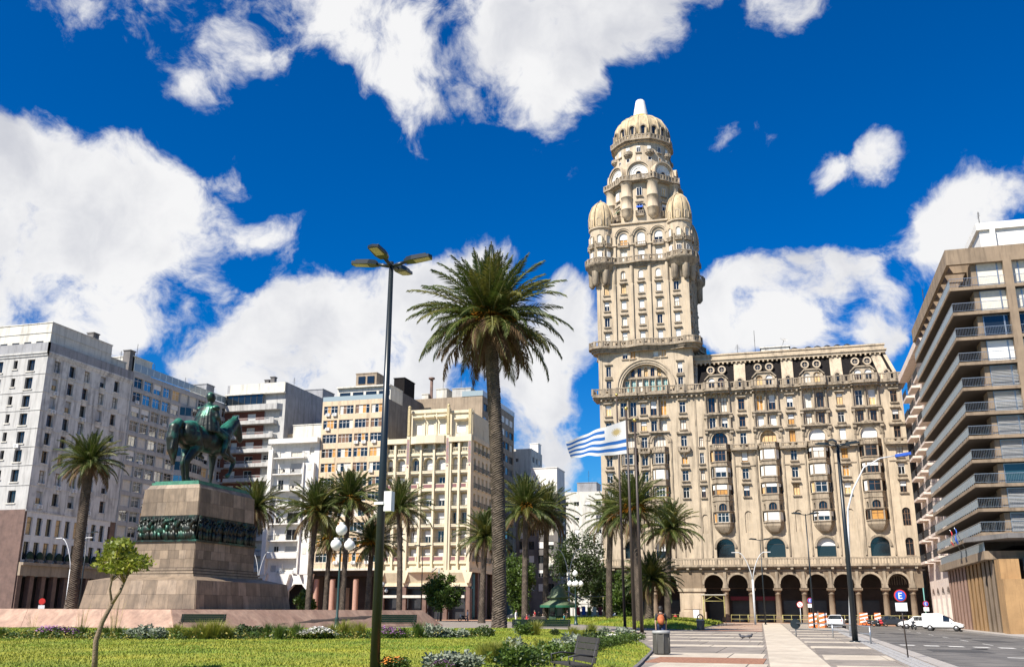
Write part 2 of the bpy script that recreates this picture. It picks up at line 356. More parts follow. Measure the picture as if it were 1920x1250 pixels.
def ac_mesh():
    def mk():
        b = MB(); b.box(-.45, .45, -.36, 0, 0, .62, 0); b.lathe([(.26, 0), (.0, 0)], 0, 0, 12, m=1)
        # fan disc on the front face
        for i in range(len(b.v)-24, len(b.v)): x, y, z = b.v[i]; b.v[i] = (x-.1, -.366, .31+y)
        b.box(-.4, -.34, -.3, 0, -.1, 0, 1); b.box(.34, .4, -.3, 0, -.1, 0, 1)
        return b.mesh('air_conditioner', ['blindwhite', 'blindgrey'])
    return cached('ac', mk)
def roof_clutter(t, items):
    """plain rooftop boxes (lift rooms, tanks): (x0,x1,y0,y1,z0,z1,material)"""
    for x0, x1, y0, y1, z0, z1, m in items:
        b = MB(); b.box(x0, x1, y0, y1, z0, z1); b.box(x0-.12, x1+.12, y0-.12, y1+.12, z1, z1+.18)
        put('roof_room', b.mesh('roof_room', m), t, -t.location)
def antenna(t, x, y, z, h=3):
    b = MB(); b.tube([(0, 0, 0), (0, 0, h)], .04, 5)
    for k in range(4): zz = h*(.6+.1*k); b.tube([(-.5+.08*k, 0, zz), (.5-.08*k, 0, zz)], .02, 4)
    put('aerial', cached(('ant', h), lambda: b.mesh('aerial', 'iron')), t, Vector((x, y, z))-t.location, random.random()*3)
# ------------------------------------------------------------------ the palace with its domed tower
def arc_ring(b, cx, zc, r0, r1, y0, y1, n=18, a0=0, a1=math.pi, m=0):
    for k in range(n):
        t0 = a0+(a1-a0)*k/n; t1 = a0+(a1-a0)*(k+1)/n
        P = lambda r, t, y: (cx-r*math.cos(t), y, zc+r*math.sin(t))
        b.face([P(r0,t0,y0), P(r0,t1,y0), P(r1,t1,y0), P(r1,t0,y0)][::-1], m); b.face([P(r1,t0,y0), P(r1,t1,y0), P(r1,t1,y1), P(r1,t0,y1)][::-1], m)
        b.face([P(r0,t0,y0), P(r0,t0,y1), P(r0,t1,y1), P(r0,t1,y0)][::-1], m)
PANES = [(6.5, 'glass'), (1.8, 'curtain'), (1.5, 'woodshutter'), (1.5, 'woodpale')]
def spane(): return pick(PANES)
def sblind(): return pick([(6, 0), (1.7, .95), (1.4, .5), (1.2, .25)])
def build_palace():
    T = thing('palace', 'tall sandstone palace with ribbed domed tower, oriel windows and arcade facing the square', 'palace', (-6, 162, 0))
    F = Fac(T, 0, 162, 0); A = Fac(T, 0, 160.6, 0)
    XL, XT, XR = -30.4, -14.0, 19.0
    bays = [(-25.4, 2.7), (-20.2, 2.7), (-10.2, 3.2), (-2.3, 3.2), (5.4, 3.2), (13.4, 3.2)]
    singles = [-28.9, -22.8, -16.1, -6.3, 1.55, 9.4, 17.7]
    # arcade -----------------------------------------------------------
    cols = [-30, -25.9, -21.8, -10.5, -6.55, -2.5, 1.5, 5.5, 9.45, 13.4, 17.3]
    arches = [-27.95, -23.85, -19.7, -12.3, -8.52, -4.52, -.5, 3.5, 7.47, 11.42, 15.35]
    ops = [(c-1.5, c+1.5, 5.2, 7.3, 'arch', .9) for c in arches]
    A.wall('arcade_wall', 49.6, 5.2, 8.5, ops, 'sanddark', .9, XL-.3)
    b = MB()
    for c in arches: arc_ring(b, c, 5.8, 1.5, 1.82, -.1, 0)
    b.box(XL-.35, 19.35, -.06, .0, 7.75, 7.95)
    for c in cols: b.xprism([(c-.5, 5.2), (c+.5, 5.2), (c+.22, 6.3), (c+.22, 7.7), (c-.22, 7.7), (c-.22, 6.3)], -.2, 0)
    A.add('arch_moulding', b.mesh('arch_moulding', 'sandtrim'))
    def colm():
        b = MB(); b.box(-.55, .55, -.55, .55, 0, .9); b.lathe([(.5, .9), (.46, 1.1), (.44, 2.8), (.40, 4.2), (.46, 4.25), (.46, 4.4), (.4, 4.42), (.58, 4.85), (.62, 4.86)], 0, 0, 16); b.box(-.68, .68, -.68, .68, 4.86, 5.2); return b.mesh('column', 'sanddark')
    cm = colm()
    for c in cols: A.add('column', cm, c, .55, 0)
    b = MB(); b.box(-17.9, -13.7, -.25, 1.2, 0, 1.6); b.box(-17.75, -13.85, -.1, 1.1, 1.6, 4.7); b.box(-18, -13.6, -.3, 1.2, 4.7, 5.2); b.box(-17.2, -14.4, -.16, -.1, 2.0, 4.2)
    A.add('corner_pier', b.mesh('corner_pier', 'sandstone'))
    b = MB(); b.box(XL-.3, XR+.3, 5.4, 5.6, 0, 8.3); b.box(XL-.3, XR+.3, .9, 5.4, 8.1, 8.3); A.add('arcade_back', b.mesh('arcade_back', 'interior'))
    for c in arches:
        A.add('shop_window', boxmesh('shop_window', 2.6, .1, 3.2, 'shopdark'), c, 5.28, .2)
    for c in (-8.52, -4.52): A.add('shop_awning', cached('saw', lambda: boxmesh('shop_awning', 3.0, .9, .6, 'maroon')), c, 3.6, 3.4)
    b = MB(); arc_ring(b, 15.35, 5.8, 1.25, 1.35, 2.0, 2.06)
    for k in range(-3, 4): b.box(15.35+k*.36-.03, 15.35+k*.36+.03, 2.01, 2.05, 5.7, 5.8+math.sqrt(max(.1, 1.5-(k*.36)**2)))
    A.add('fanlight', b.mesh('fanlight', 'sandtrim'))
    b = MB(); b.box(XL-1.0, XR+.6, -.7, 1.5, 8.5, 8.72); b.box(XL-.8, XR+.5, -.45, 1.45, 8.3, 8.5)
    balustrade(b, [(XL-.7, .9), (XL-.7, -.5)]+[(XL-.7+k*(XR-XL+1.1)/13, -.5) for k in range(1, 14)], 8.72, 1.05)
    for k in range(25): x = XL+k*2.02; b.box(x-.2, x+.2, -.62, 0, 8.05, 8.3)
    A.add('terrace_balustrade', b.mesh('terrace_balustrade', 'sandtrim'))
    # main body wall ------------------------------------------------------
    ops = []; W = []
    for x, w_ in bays:
        r = 1.45 if w_ > 3 else 1.25
        ops.append((x-r, x+r, 10.0, 13.0, 'arch', .5)); W.append((x, 10.0, 2*r, 3.0, 'big'))
        r = 1.3 if w_ > 3 else 1.05
        ops.append((x-r, x+r, 28.3, 30.5, 'arch', .5)); W.append((x, 28.3, 2*r, 2.2, 'arch'))
        for dx in ((-1.0, 1.0) if w_ > 3 else (-.85, .85)):
            ops.append((x+dx-.55, x+dx+.55, 33.95, 36.5, '', .4)); W.append((x+dx, 33.95, 1.1, 2.55, 'n'))
            ops.append((x+dx-.5, x+dx+.5, 31.2, 33.1, '', .4)); W.append((x+dx, 31.2, 1.0, 1.9, 'n'))
    for x in singles:
        for z, h in ((34.2, 1.9), (31.3, 1.75), (28.4, 1.9), (25.4, 1.8), (22.6, 1.75), (19.75, 1.8)):
            ops.append((x-.5, x+.5, z, z+h, '', .3)); W.append((x, z, 1.0, h, 's'))
        if x < 17: ops.append((x-.55, x+.55, 13.9, 17.4, 'arch', .16)); W.append((x, 13.9, 1.2, 3.5, 'niche'))
    for z, h in ((28.2, 1.7), (25.4, 1.8), (22.6, 1.75), (19.75, 1.8)):
        ops.append((-13.6, -12.9, z, z+h, '', .3)); W.append((-13.25, z, .7, h, 's'))
    ops.append((-13.7, -12.8, 13.9, 17.0, 'arch', .16)); W.append((-13.25, 13.9, .9, 3.2, 'niche'))
    ops.append((17.1, 18.3, 14.6, 17.4, 'arch', .3)); W.append((17.7, 14.6, 1.2, 2.8, 'brown')); ops.append((17.1, 18.3, 10.1, 12.8, 'arch', .3)); W.append((17.7, 10.1, 1.2, 2.7, 'n'))
    ops.append((-16.7, -15.5, 10.1, 12.6, 'arch', .16)); W.append((-16.1, 10.1, 1.2, 2.5, 'niche'))
    F.wall('wall', XR-XL, 8.72, 37.4, ops, 'sandstone', .4, XL)
    for x, z, w_, h, k in W:
        if k == 'niche': F.add('niche_back', quadmesh('niche_back', w_, h, 'sandstone'), x, .16, z)
        elif k == 'big': window(F, x, z, w_, h, .42, 1, 2, 'framedark', 0, 0, pane=pick([(3, 'glass'), (1, 'curtain')]), blind=pick([(1, 0), (1.4, .4), (.6, .6)]))
        elif k == 'arch': window(F, x, z, w_, h, .4, 4, 2, 'framebrown', 0, 0, pane=spane(), blind=pick([(1, 0), (1, .95)]))
        elif k == 'brown': window(F, x, z, w_, h, .25, 3, 3, 'framebrown', 0, 0)
        elif k == 's': window(F, x, z, w_, h, .2, 2, 2, pick([(2, 'framewhite'), (1, 'framebrown')]), .3, .3 if 19 < z < 24 or z > 30 else 0, pane=spane(), blind=sblind())
        else: window(F, x, z, w_, h, .3, 2, 2, pick([(2, 'framewhite'), (1, 'framebrown')]), .25, 0, pane=spane(), blind=sblind())
    # side and back shells
    b = MB(); b.face([(XR, 0, 8.72), (XR, 34, 8.72), (XR, 34, 37.4), (XR, 0, 37.4)]); b.face([(XL, 34, 8.72), (XL, 0, 8.72), (XL, 0, 37.4), (XL, 34, 37.4)]); b.face([(XR, 34, 0), (XL, 34, 0), (XL, 34, 37.4), (XR, 34, 37.4)])
    b.box(XL-.3, XR+.3, 5.61-1.4, 33.9, 0, 8.4)
    F.add('side_wall', b.mesh('side_wall', 'sandstone'))
    # giant recessed panels round each oriel: pilaster strips, arch mouldings, ledges
    b = MB()
    for x, w_ in bays:
        h = w_/2+.35
        arc_ring(b, x, 29.2, h-.35, h-.02, -.14, 0, m=0); arc_ring(b, x, 29.2, h+.1, h+.34, -.22, 0, m=0)
        for s in (-1, 1): b.box(x+s*(h+.2)-.12, x+s*(h+.2)+.12, -.16, 0, 10.2, 29.2)
        arc_ring(b, x, 11.55 if w_ > 3 else 11.75, (1.45 if w_ > 3 else 1.25)+.02, (1.45 if w_ > 3 else 1.25)+.36, -.2, 0)
        b.box(x-.25, x+.25, -.42, 0, 30.85, 31.35)
        for z in (33.45, 30.85):
            if w_ > 3: b.box(x-2.35, x+2.35, -.55, 0, z, z+.22); b.box(x-2.2, x+2.2, -.35, 0, z-.2, z)
            else: b.box(x-1.7, x+1.7, -.5, 0, z, z+.2)
            for s in (-1, 1): b.box(x+s*2.1-.28, x+s*2.1+.28, -.5, 0, z-.55, z-.2) if w_ > 3 else None
        for s in ((-1, 0, 1) if w_ > 3 else (0,)):
            for z0, z1 in ((31.1, 33.2), (33.7, 36.7)): b.lathe([(.2, z0), (.17, z0+.3), (.16, z1-.4), (.24, z1)], x+s*1.95, -.28, 8)
        b.box(x-2.2, x+2.2, -.36, 0, 32.98+.22, 33.28) if w_ > 3 else None
    for x in singles:
        b.box(x-1.2, x+1.2, -.34, 0, 30.55, 30.85); b.box(x-.9, x+.9, -.2, 0, 30.4, 30.55)
        if x > -14: b.box(x-1.7, x+1.7, -.12, 0, 24.7, 24.85)
    b.box(XL-.1, XR+.1, -.1, 0, 10.0-.2, 9.95); b.box(XT-.15, XT+.15, -.1, 0, 10, 37.2)
    F.add('moulding', b.mesh('moulding', 'sandtrim'))
    sb = MB(); sb.box(-2.1, 2.1, -.8, 0, -.25, 0); sb.box(-1.2, 1.2, -.5, 0, -.55, -.25); balustrade(sb, [(-2.0, 0), (-2.0, -.68), (0, -.68), (2.0, -.68), (2.0, 0)], 0, .75); sbm = sb.mesh('balcony', 'sandtrim')
    nb = MB(); nb.box(-.9, .9, -.6, 0, -.2, 0); nb.lathe([(.1, -.9), (.55, -.2)], 0, -.05, 10); balustrade(nb, [(-.85, 0), (-.85, -.5), (.85, -.5), (.85, 0)], 0, .75); nbm = nb.mesh('balcony', 'sandtrim')
    for x in singles: F.add('balcony', sbm if x > -14 else nbm, x, 0, 27.55)
    # oriels -----------------------------------------------------------------
    def oriel(w_, d, h, zb, hood):
        def mk():
            b = MB(); P = lambda e, dd=0: [(-w_/2-e, 0), (-w_/2*.62-e*.7, -d-e-dd), (w_/2*.62+e*.7, -d-e-dd), (w_/2+e, 0)]
            b.prism(P(0), 0, zb); b.prism(P(.12), zb, zb+.16); b.prism(P(0), h-.3, h-.12); b.prism(P(.16), h-.12, h)
            for x, y in P(0): b.box(x-.1, x+.1, y-.0, y+.2, zb+.16, h-.3)
            return b.mesh('oriel', 'sandtrim')
        return cached(('or', w_, d, h, zb), mk)
    def put_oriel(x, z, w_, d, h, zb):
        o = F.add('oriel', oriel(w_, d, h, zb, 0), x, 0, z)
        wz = h-.3-zb-.16
        sx = w_/2*.38; L_ = math.hypot(sx, d); an = math.atan2(d, sx)
        pm = spane(); b_ = sblind(); nm = random.choice((2, 3)); fm = pick([(2, 'framewhite'), (1.5, 'framebrown')])
        for cx, cy, ww, rz in ((0, -d+.06, w_*.62-.2, 0), (-w_/2+sx/2+.05, -d/2+.05, L_-.2, -an), (w_/2-sx/2-.05, -d/2+.05, L_-.2, an)):
            q = put('window', win_frame(ww, wz, nm if rz == 0 else 1, 2 if rz == 0 else 1, fm, 0, 0, 'sandtrim'), o, (cx, cy, zb+.16), rz)
            q2 = put('pane', quadmesh('pane', ww-.08, wz-.08, pick([(3, pm), (1, spane())])), q, (0, .045, .04))
            if b_ and random.random() < .8: hh = max(.25, round((wz-.1)*b_*4)/4); put('blind', boxmesh('blind', ww-.15, .03, min(hh, wz-.1), 'blindwhite'), q, (0, -.03, wz-.05-min(hh, wz-.1)))
    for x, w_ in bays:
        d = 1.1 if w_ > 3 else .9
        for z, h, zb in ((14.9, 2.45, .5), (19.1, 2.85, .75), (21.95, 2.85, .75), (24.8, 2.7, .55)): put_oriel(x, z, w_, d, h, zb)
        # arched storey of the oriel
        b = MB(); P = [(-w_/2, 0), (-w_/2*.62, -d), (w_/2*.62, -d), (w_/2, 0)]
        fw = w_*.31
        b.prism(P, 18.75-17.35, 1.75); b.prism([(p[0]*1.08, p[1]*1.08) for p in P], 1.62, 1.75)
        o = F.add('oriel_arches', b.mesh('oriel_arches', 'sandtrim'), x, 0, 17.35)
        ff = Fac(T, x, 162-d, 0); ff.wall('oriel_front', 2*fw, 17.35, 18.75, [(-.65, .65, 17.35, 18.6, 'arch', .3)], 'sandtrim', .3, -fw); window(ff, 0, 17.38, 1.3, 1.2, .2, 3, 1, 'framebrown')
        sx = w_/2*.38; L_ = math.hypot(sx, d); an = math.atan2(d, sx)
        for sgn in (-1, 1):
            g = Fac(T, x+sgn*(w_/2-sx/2), 162-d/2, sgn*an); g.wall('oriel_side', L_, 17.35, 18.75, [(-.25, .25, 17.45, 18.4, 'arch', .2)], 'sandtrim', .2, -L_/2); g.add('pane', quadmesh('pane', .6, 1, 'glass'), 0, .2, 17.42)
        b = MB()
        for k in range(5):
            t0, t1 = k/5, (k+1)/5; s0, s1 = .35+.65*t0**.6, .35+.65*t1**.6
            i = len(b.v); b.v += [(p[0]*s0, p[1]*s0, 13.75+1.15*t0) for p in P]+[(p[0]*s1, p[1]*s1, 13.75+1.15*t1) for p in P]
            for q in range(3): b.f.append((i+q, i+q+1, i+5+q, i+4+q)); b.m.append(0); b.s.append(False)
        b.prism([(p[0]*.35, p[1]*.35) for p in P], 13.7, 13.76); F.add('oriel_corbel', b.mesh('oriel_corbel', 'sandtrim'), x, 0, 0)
        b = MB(); b.prism([(p[0]*1.12, p[1]*1.15) for p in P], 27.5, 27.68); balustrade(b, [P[0], P[1], P[2], P[3]], 27.68, .7, step=.3); F.add('balcony', b.mesh('balcony', 'sandtrim'), x, 0, 0)
    # main cornice gallery
    b = MB(); pts = [(XL-1.1, 3), (XL-1.1, -.9)]
    marks = sorted([(x, .95 if w_ > 3 else .5, w_/2+.6) for x, w_ in bays]+[(x, .3, .8) for x in singles])
    for x, o_, hw in marks: pts += [(x-hw, -.75), (x-hw+.25, -.75-o_*.6), (x+hw-.25, -.75-o_*.6), (x+hw, -.75)]
    pts += [(XR+.7, -.75), (XR+.7, 4)]
    b.prism([(p[0], p[1]-.12 if -.2 > p[1] else p[1]) for p in pts]+[], 37.4, 37.75); b.prism([(p[0]*.999, p[1]+.28 if p[1] < -.2 else p[1]) for p in pts], 37.05, 37.4)
    for k in range(60): x = XL+.4+k*.82; b.box(x-.14, x+.14, -.6, 0, 36.75, 37.05)
    balustrade(b, pts, 37.75, 1.15, step=.45)
    F.add('cornice_gallery', b.mesh('cornice_gallery', 'sandtrim'))
    # mansard ---------------------------------------------------------------------
    b = MB(); y0, y1, zt = .55, 2.5, 43.2; xr0, xr1 = XR+.1, XR-1.9
    b.face([(XT, y0, 37.76), (xr0, y0, 37.76), (xr1, y1, zt), (XT, y1, zt)]); b.face([(xr0, y0, 37.76), (xr0, 33, 37.76), (xr1, 31, zt), (xr1, y1, zt)]); b.face([(XT, y1, zt), (xr1, y1, zt), (xr1, 31, zt), (XT, 31, zt)])
    F.add('mansard_roof', b.mesh('mansard_roof', 'slate'))
    b = MB(); slope = (y1-y0)/(zt-37.76)
    def rib(x0, x1, ztop=43.2, x2=None, x3=None, e=.22):
        x2 = x0 if x2 is None else x2; x3 = x1 if x3 is None else x3; ya = y0-e; yb = y0+(ztop-37.76)*slope-e; i = len(b.v)
        b.v += [(x0, ya, 37.76), (x1, ya, 37.76), (x3, yb, ztop), (x2, yb, ztop), (x0, ya+.6, 37.76), (x1, ya+.6, 37.76), (x3, yb+.6, ztop), (x2, yb+.6, ztop)]
        for q in ((0,1,2,3),(1,5,6,2),(4,0,3,7)): b.f.append(tuple(i+k for k in q)); b.m.append(0); b.s.append(False)
    for x in singles:
        if x > -14 and x < 17: rib(x-.95, x+.95)
    rib(16.2, 18.0, x2=14.9, x3=16.4); rib(18.6, 19.2, x2=16.8, x3=17.3); rib(-14.0, -13.4)
    b.box(XT, xr1+.3, y1-.75, y1+.2, 43.0, 43.4); b.box(XT, xr1+.5, y1-.95, y1+.2, 43.4, 43.62); b.box(XT, xr1+.15, y1-.55, y1+.2, 43.62, 44.3); b.box(XT, xr1+.3, y1-.7, y1+.3, 44.3, 44.55)
    k = XT+.5
    while k < xr1: b.box(k-.13, k+.13, y1-.72, y1, 42.7, 43.0); k += .75
    F.add('mansard_stonework', b.mesh('mansard_stonework', 'sandstone'))
    for x, w_ in bays[2:]:
        b = MB(); oc = [(-1.75, 0), (1.75, 0), (1.75, 1.75), (1.05, 2.5), (-1.05, 2.5), (-1.75, 1.75)]
        oc2 = [(-2.0, 1.65), (-1.15, 2.5), (1.15, 2.5), (2.0, 1.65), (2.0, 1.9), (1.2, 2.72), (-1.2, 2.72), (-2.0, 1.9)]
        b.xprism(oc2, -.22, 1.6)
        o = F.add('dormer', b.mesh('dormer', 'sandtrim'), x, .0, 37.76)
        D_ = Fac(T, x, 162.0, 0); D_.wall('dormer_front', 3.5, 37.76, 39.51, [(-1.35, -.25, 38.0, 39.9), (.25, 1.35, 38.0, 39.9)], 'sandstone', .35, -1.75); b = MB()
        # upper part of the front as a gable of its own with arched heads
        fr = MB(); fr.xprism([(-1.75, 1.75), (-1.4, 1.75), (-1.4, 2.14), (-1.02, 2.5), (-1.05, 2.5)], 0, .3); fr.xprism([(1.75, 1.75), (1.05, 2.5), (1.02, 2.5), (1.4, 2.14), (1.4, 1.75)], 0, .3); fr.xprism([(-.25, 1.75), (.25, 1.75), (.25, 2.5), (-.25, 2.5)], 0, .3)
        for cx in (-.8, .8):
            n = 8; r = .55
            for q in range(n):
                t0, t1 = math.pi*q/n, math.pi*(q+1)/n
                fr.xprism([(cx-r*math.cos(t0), 1.6+r*math.sin(t0)), (cx-r*math.cos(t1), 1.6+r*math.sin(t1)), (cx-(r+.06)*math.cos(t1), 2.5), (cx-(r+.06)*math.cos(t0), 2.5)], .01, .28)
        fr.yprism([(0.01, 0), (1.0, 0), (1.5, 1.75), (.01, 1.75)], -1.75, -1.55); fr.yprism([(0.01, 0), (1.0, 0), (1.5, 1.75), (.01, 1.75)], 1.55, 1.75)
        F.add('dormer_gable', fr.mesh('dormer_gable', 'sandstone'), x, 0, 37.76)
        for cx in (-.8, .8): window(F, x+cx, 38.0, 1.15, 2.15, .22, 2, 2, pick([(3, 'framewhite'), (1, 'framebrown')]), pane=spane(), blind=pick([(3, 0), (1, .5)]))
        for cx in (-.95, .95):
            rnd = MB(); arc_ring(rnd, 0, 0, .46, .68, -.2, .5, 20, 0, 2*math.pi); rnd.xprism([(.5*math.cos(t*math.pi/8), .5*math.sin(t*math.pi/8)) for t in range(16)], .0, .05, 1); rnd.box(-.03, .03, -.03, 0, -.46, .46); rnd.box(-.46, .46, -.02, .0, -.03, .03)
            F.add('round_window', cached('rw', lambda: rnd.mesh('round_window', ['sandstone', 'glass'])), x+cx, y0+(41.6-37.76)*slope-.45, 41.6)
    for x in singles[3:]:
        if x > 17: x = 17.0
        nm = MB(); arc_ring(nm, 0, 1.3, .34, .58, -.25, .5); nm.box(-.58, -.34, -.25, .5, 0, 1.3); nm.box(.34, .58, -.25, .5, 0, 1.3); nm.box(-.34, .34, .1, .14, 0, 1.5, 1)
        F.add('arched_dormer', cached('ad', lambda: nm.mesh('arched_dormer', ['sandstone', 'glass'])), x, .3, 37.9)
    # roof things on the wing
    tank = MB(); tank.lathe([(.6, 0), (.62, .5), (.45, .62), (.2, .75), (0, .78)], 0, 0, 12); tm = tank.mesh('water_tank', 'black')
    for q, x in enumerate((3.0, 5.3, 6.8, 8.4, 10.0, 11.6)): F.add('water_tank', tm, x, 3.6, 44.5)
    b = MB(); b.box(-2.5, 2.2, 4, 9, 43.3, 45.6); b.box(-2.7, 2.4, 3.8, 9.2, 45.6, 45.8); F.add('roof_room', b.mesh('roof_room', 'whitedirty'))
    dish = MB(); dish.lathe([(0, 0), (.4, .06), (.7, .2), (.72, .2)], 0, 0, 14); dish.tube([(0, 0, 0), (0, 0, -1.2)], .05, 6); o = F.add('satellite_dish', dish.mesh('satellite_dish', 'greypanel'), 1.4, 4.5, 46.9); o.rotation_euler = (R(30), R(20), 0)
    antenna(T, -3.5, 166, 44.4, 4.5); antenna(T, -6.5, 166, 44.4, 2.2)
    # ------------------------------------------------ tower
    tower(T, F)
    return T
def ring(b, cx, cy, z, r, n, lob=0, nl=8, h=.95, slab=.5, m=0):
    pts = []
    for k in range(n): a = 2*math.pi*k/n; rr = r+lob*max(0, math.cos(nl*(a-math.pi/2+math.pi/nl)))**2 if lob else r; pts.append((cx+rr*math.cos(a), cy+rr*math.sin(a)))
    b.prism([(cx+(x-cx)*1.03, cy+(y-cy)*1.03) for x, y in pts], z-.25, z, m); b.prism([(cx+(x-cx)*.97, cy+(y-cy)*.97) for x, y in pts], z-slab, z-.25, m)
    balustrade(b, pts, z, h, step=.4, close=True, m=m)
def tower(T, F):
    XL, XT = -30.4, -14.0; cx, cyl = -22.4, 7.9; cy = 162+cyl; Dp = 16.2
    # lower cube with the great arch, z 37.4 .. 46.3
    R0, zc = 4.15, 38.9; ops = []; W = []
    for x in (-28.7, -16.2):
        for z, h in ((38.7, 1.8), (41.2, 1.9)): ops.append((x-.42, x+.42, z, z+h)); W.append((x, z, .84, h))
    for x in (-25.7, -24.3, -20.3, -18.9): ops.append((x-.45, x+.45, 44.25, 45.5)); W.append((x, 44.25, .9, 1.25))
    wal = ops+[(cx+.2-R0, cx+.2+R0, 37.5, zc+R0, 'arch', .6)]
    F.wall('tower_wall', XT-XL, 37.4, 46.2, wal, 'sandstone', .35, XL)
    for x, z, w_, h in W: window(F, x, z, w_, h, .22, 2, 1, 'framewhite', .25, .2 if z < 44 else 0, pane=spane(), blind=sblind())
    b = MB(); ax = cx+.2
    for r0, r1, pr in ((R0+.02, R0+.32, .12), (R0+.32, R0+.72, .28), (R0+.72, R0+1.0, .45)): arc_ring(b, ax, zc, r0, r1, -pr, 0, 28); b.box(ax-r1, ax-r0, -pr, 0, 37.8, zc); b.box(ax+r0, ax+r1, -pr, 0, 37.8, zc)
    F.add('great_arch', b.mesh('great_arch', 'sandstone'))
    ops = []
    for k in range(7): x = ax-3.3+k*1.1; ops.append((x-.38, x+.38, 38.4, 40.4))
    for k in range(5): x = ax-2.3+k*1.15; ops.append((x-.34, x+.34, 41.0, 42.45 if abs(k-2) > 1 else 42.6, 'arch'))
    TY = Fac(T, 0, 162.55, 0); TY.wall('tympanum', 2*R0, 37.5, zc+R0, [o+((('',) if len(o) == 4 else ())) for o in ops], 'sandstone', .3, ax-R0)
    for k in range(7): window(TY, ax-3.3+k*1.1, 38.4, .76, 2.0, .2, 2, 2, 'framewhite', .1, 0, pane=pick([(3, 'tealpane'), (1, 'glass'), (1, 'curtain')]))
    for k in range(5): window(TY, ax-2.3+k*1.15, 41.0, .7, 1.6, .2, 2, 1, 'framebrown', .1, 0, pane=pick([(2, 'glass'), (1, 'woodpale')]))
    b = MB(); b.box(ax-R0+.5, ax+R0-.5, -.18, 0, 40.6, 40.78)
    for k in range(8): x = ax-3.85+k*1.1; b.lathe([(.13, 38.3), (.1, 40.5), (.16, 40.6)], x, -.1, 8)
    TY.add('tympanum_columns', b.mesh('tympanum_columns', 'sandtrim'))
    # shaft sides (right, left, back)
    for nm, ox, oy, rz in (('right', XT, 162, R(90)), ('back', XT, 162+Dp, R(180)), ('left', XL, 162+Dp, R(-90))):
        f = Fac(T, ox, oy, rz); L_ = Dp if nm != 'back' else XT-XL
        xs = [1.6, 4.8, 8.1, 11.4, 14.6]; ops = []
        for z in (38.8, 41.6, 47.9, 50.5, 53.4, 56.4):
            for x in xs: ops.append((x-.42, x+.42, z, z+1.65))
        if nm != 'right': ops = ops[:0]
        f.wall('tower_wall', L_, 37.4, 62, ops, 'sandstone', .3)
        for o in ops: window(f, (o[0]+o[1])/2, o[2], .84, 1.65, .18, 2, 1, 'framewhite', .2, .2, pane=spane(), blind=sblind())
        b = MB()
        for x in (3.2, 6.45, 9.7, 13.0): b.box(x-.3, x+.3, -.28, 0, 47, 61.5)
        f.add('pilaster', b.mesh('pilaster', 'sandstone'))
    # shaft front
    xs = [-28.7, -25.6, -22.4, -19.3, -16.2]; ops = []
    for x in xs:
        for z in (47.4, 50.35, 53.3, 56.3): ops.append((x-.45, x+.45, z, z+1.75))
    for x in xs[1:4]: ops.append((x-.45, x+.45, 59.1, 60.7, 'arch'))
    F.wall('tower_wall', XT-XL, 46.2, 62, [o+(('',) if len(o) == 4 else ()) for o in ops], 'sandstone', .35, XL)
    for o in ops: window(F, (o[0]+o[1])/2, o[2], .9, o[3]-o[2], .2, 2, 1, pick([(3, 'framewhite'), (1, 'framebrown')]), .25, .25 if len(o) == 4 else 0, pane=spane(), blind=pick([(2, 0), (3, .95), (1, .5)]))
    b = MB()
    for x in (-27.2, -24.05, -20.85, -17.7): b.box(x-.22, x+.22, -.3, 0, 47.2, 58.2); b.lathe([(.12, 57.9), (.34, 58.5), (.36, 61.6)], x, -.02, 10)
    for x in (XL+.25, XT-.25): b.box(x-.3, x+.3, -.12, 0, 38, 60)
    F.add('pilaster', b.mesh('pilaster', 'sandstone'))
    # gallery at 46.3 all round with bulges
    def gallery(z, out, bulge, nmx):
        b = MB(); pts = []
        def side(ax0, ax1, fn):
            Ls = ax1-ax0
            for k in range(13):
                t = k/12; bu = sum(bulge*max(0, math.cos((t-c)*math.pi/.26)) if abs(t-c) < .13 else 0 for c in (.06, .5, .94)); pts.append(fn(ax0+Ls*t, out+bu))
        side(XL-out+.3, XT+out-.3, lambda a, o_: (a, -o_)); side(-out+.3, Dp+out-.3, lambda a, o_: (XT+o_, a)); side(-(XT+out-.3), -(XL-out+.3), lambda a, o_: (-a, Dp+o_)); side(-(Dp+out-.3), out-.3, lambda a, o_: (XL-o_, -a))
        ccx, ccy = cx, Dp/2
        sc = lambda k: [(ccx+(x-ccx)*k, ccy+(y-ccy)*k) for x, y in pts]
        b.prism(sc(1.025), z-.3, z); b.prism(sc(.985), z-.65, z-.3); b.prism(sc(.955), z-1.0, z-.65); balustrade(b, pts, z, 1.0, step=.42, close=True)
        F.add('gallery', b.mesh('gallery', 'sandtrim'))
    gallery(46.4, .75, .9, 0)
    # corner turrets on corbelled drums
    def turret(x, y, dz=0):
        b = MB(); b.lathe([(.2, 56.9), (1.0, 57.3), (1.05, 58.5), (1.5, 58.9), (1.6, 60.6), (2.6, 61.0), (2.75, 61.7), (3.15, 61.9), (3.15, 62.2)], x, y, 18); 
        for k in range(6): a = k*math.pi/3; b.lathe([(.2, 58.1), (.62, 58.6), (.7, 60.9)], x+1.9*math.cos(a), y+1.9*math.sin(a), 8)
        ring(b, x, y, 62.2, 3.0, 16, h=.95, slab=.2)
        put('turret_base', b.mesh('turret_base', 'sandtrim'), T, -T.location)
        b = MB(); b.lathe([(2.1, 62.2), (2.1, 69.2)], x, y, 16, sm=False); b.lathe([(2.1, 69.0), (2.35, 69.1), (2.4, 69.35), (2.1, 69.45), (2.1, 69.6)], x, y, 16)
        for k in range(8): a = k*math.pi/4+math.pi/8; b.lathe([(.16, 62.3), (.15, 66.3), (.3, 66.6)], x+2.15*math.cos(a), y+2.15*math.sin(a), 6)
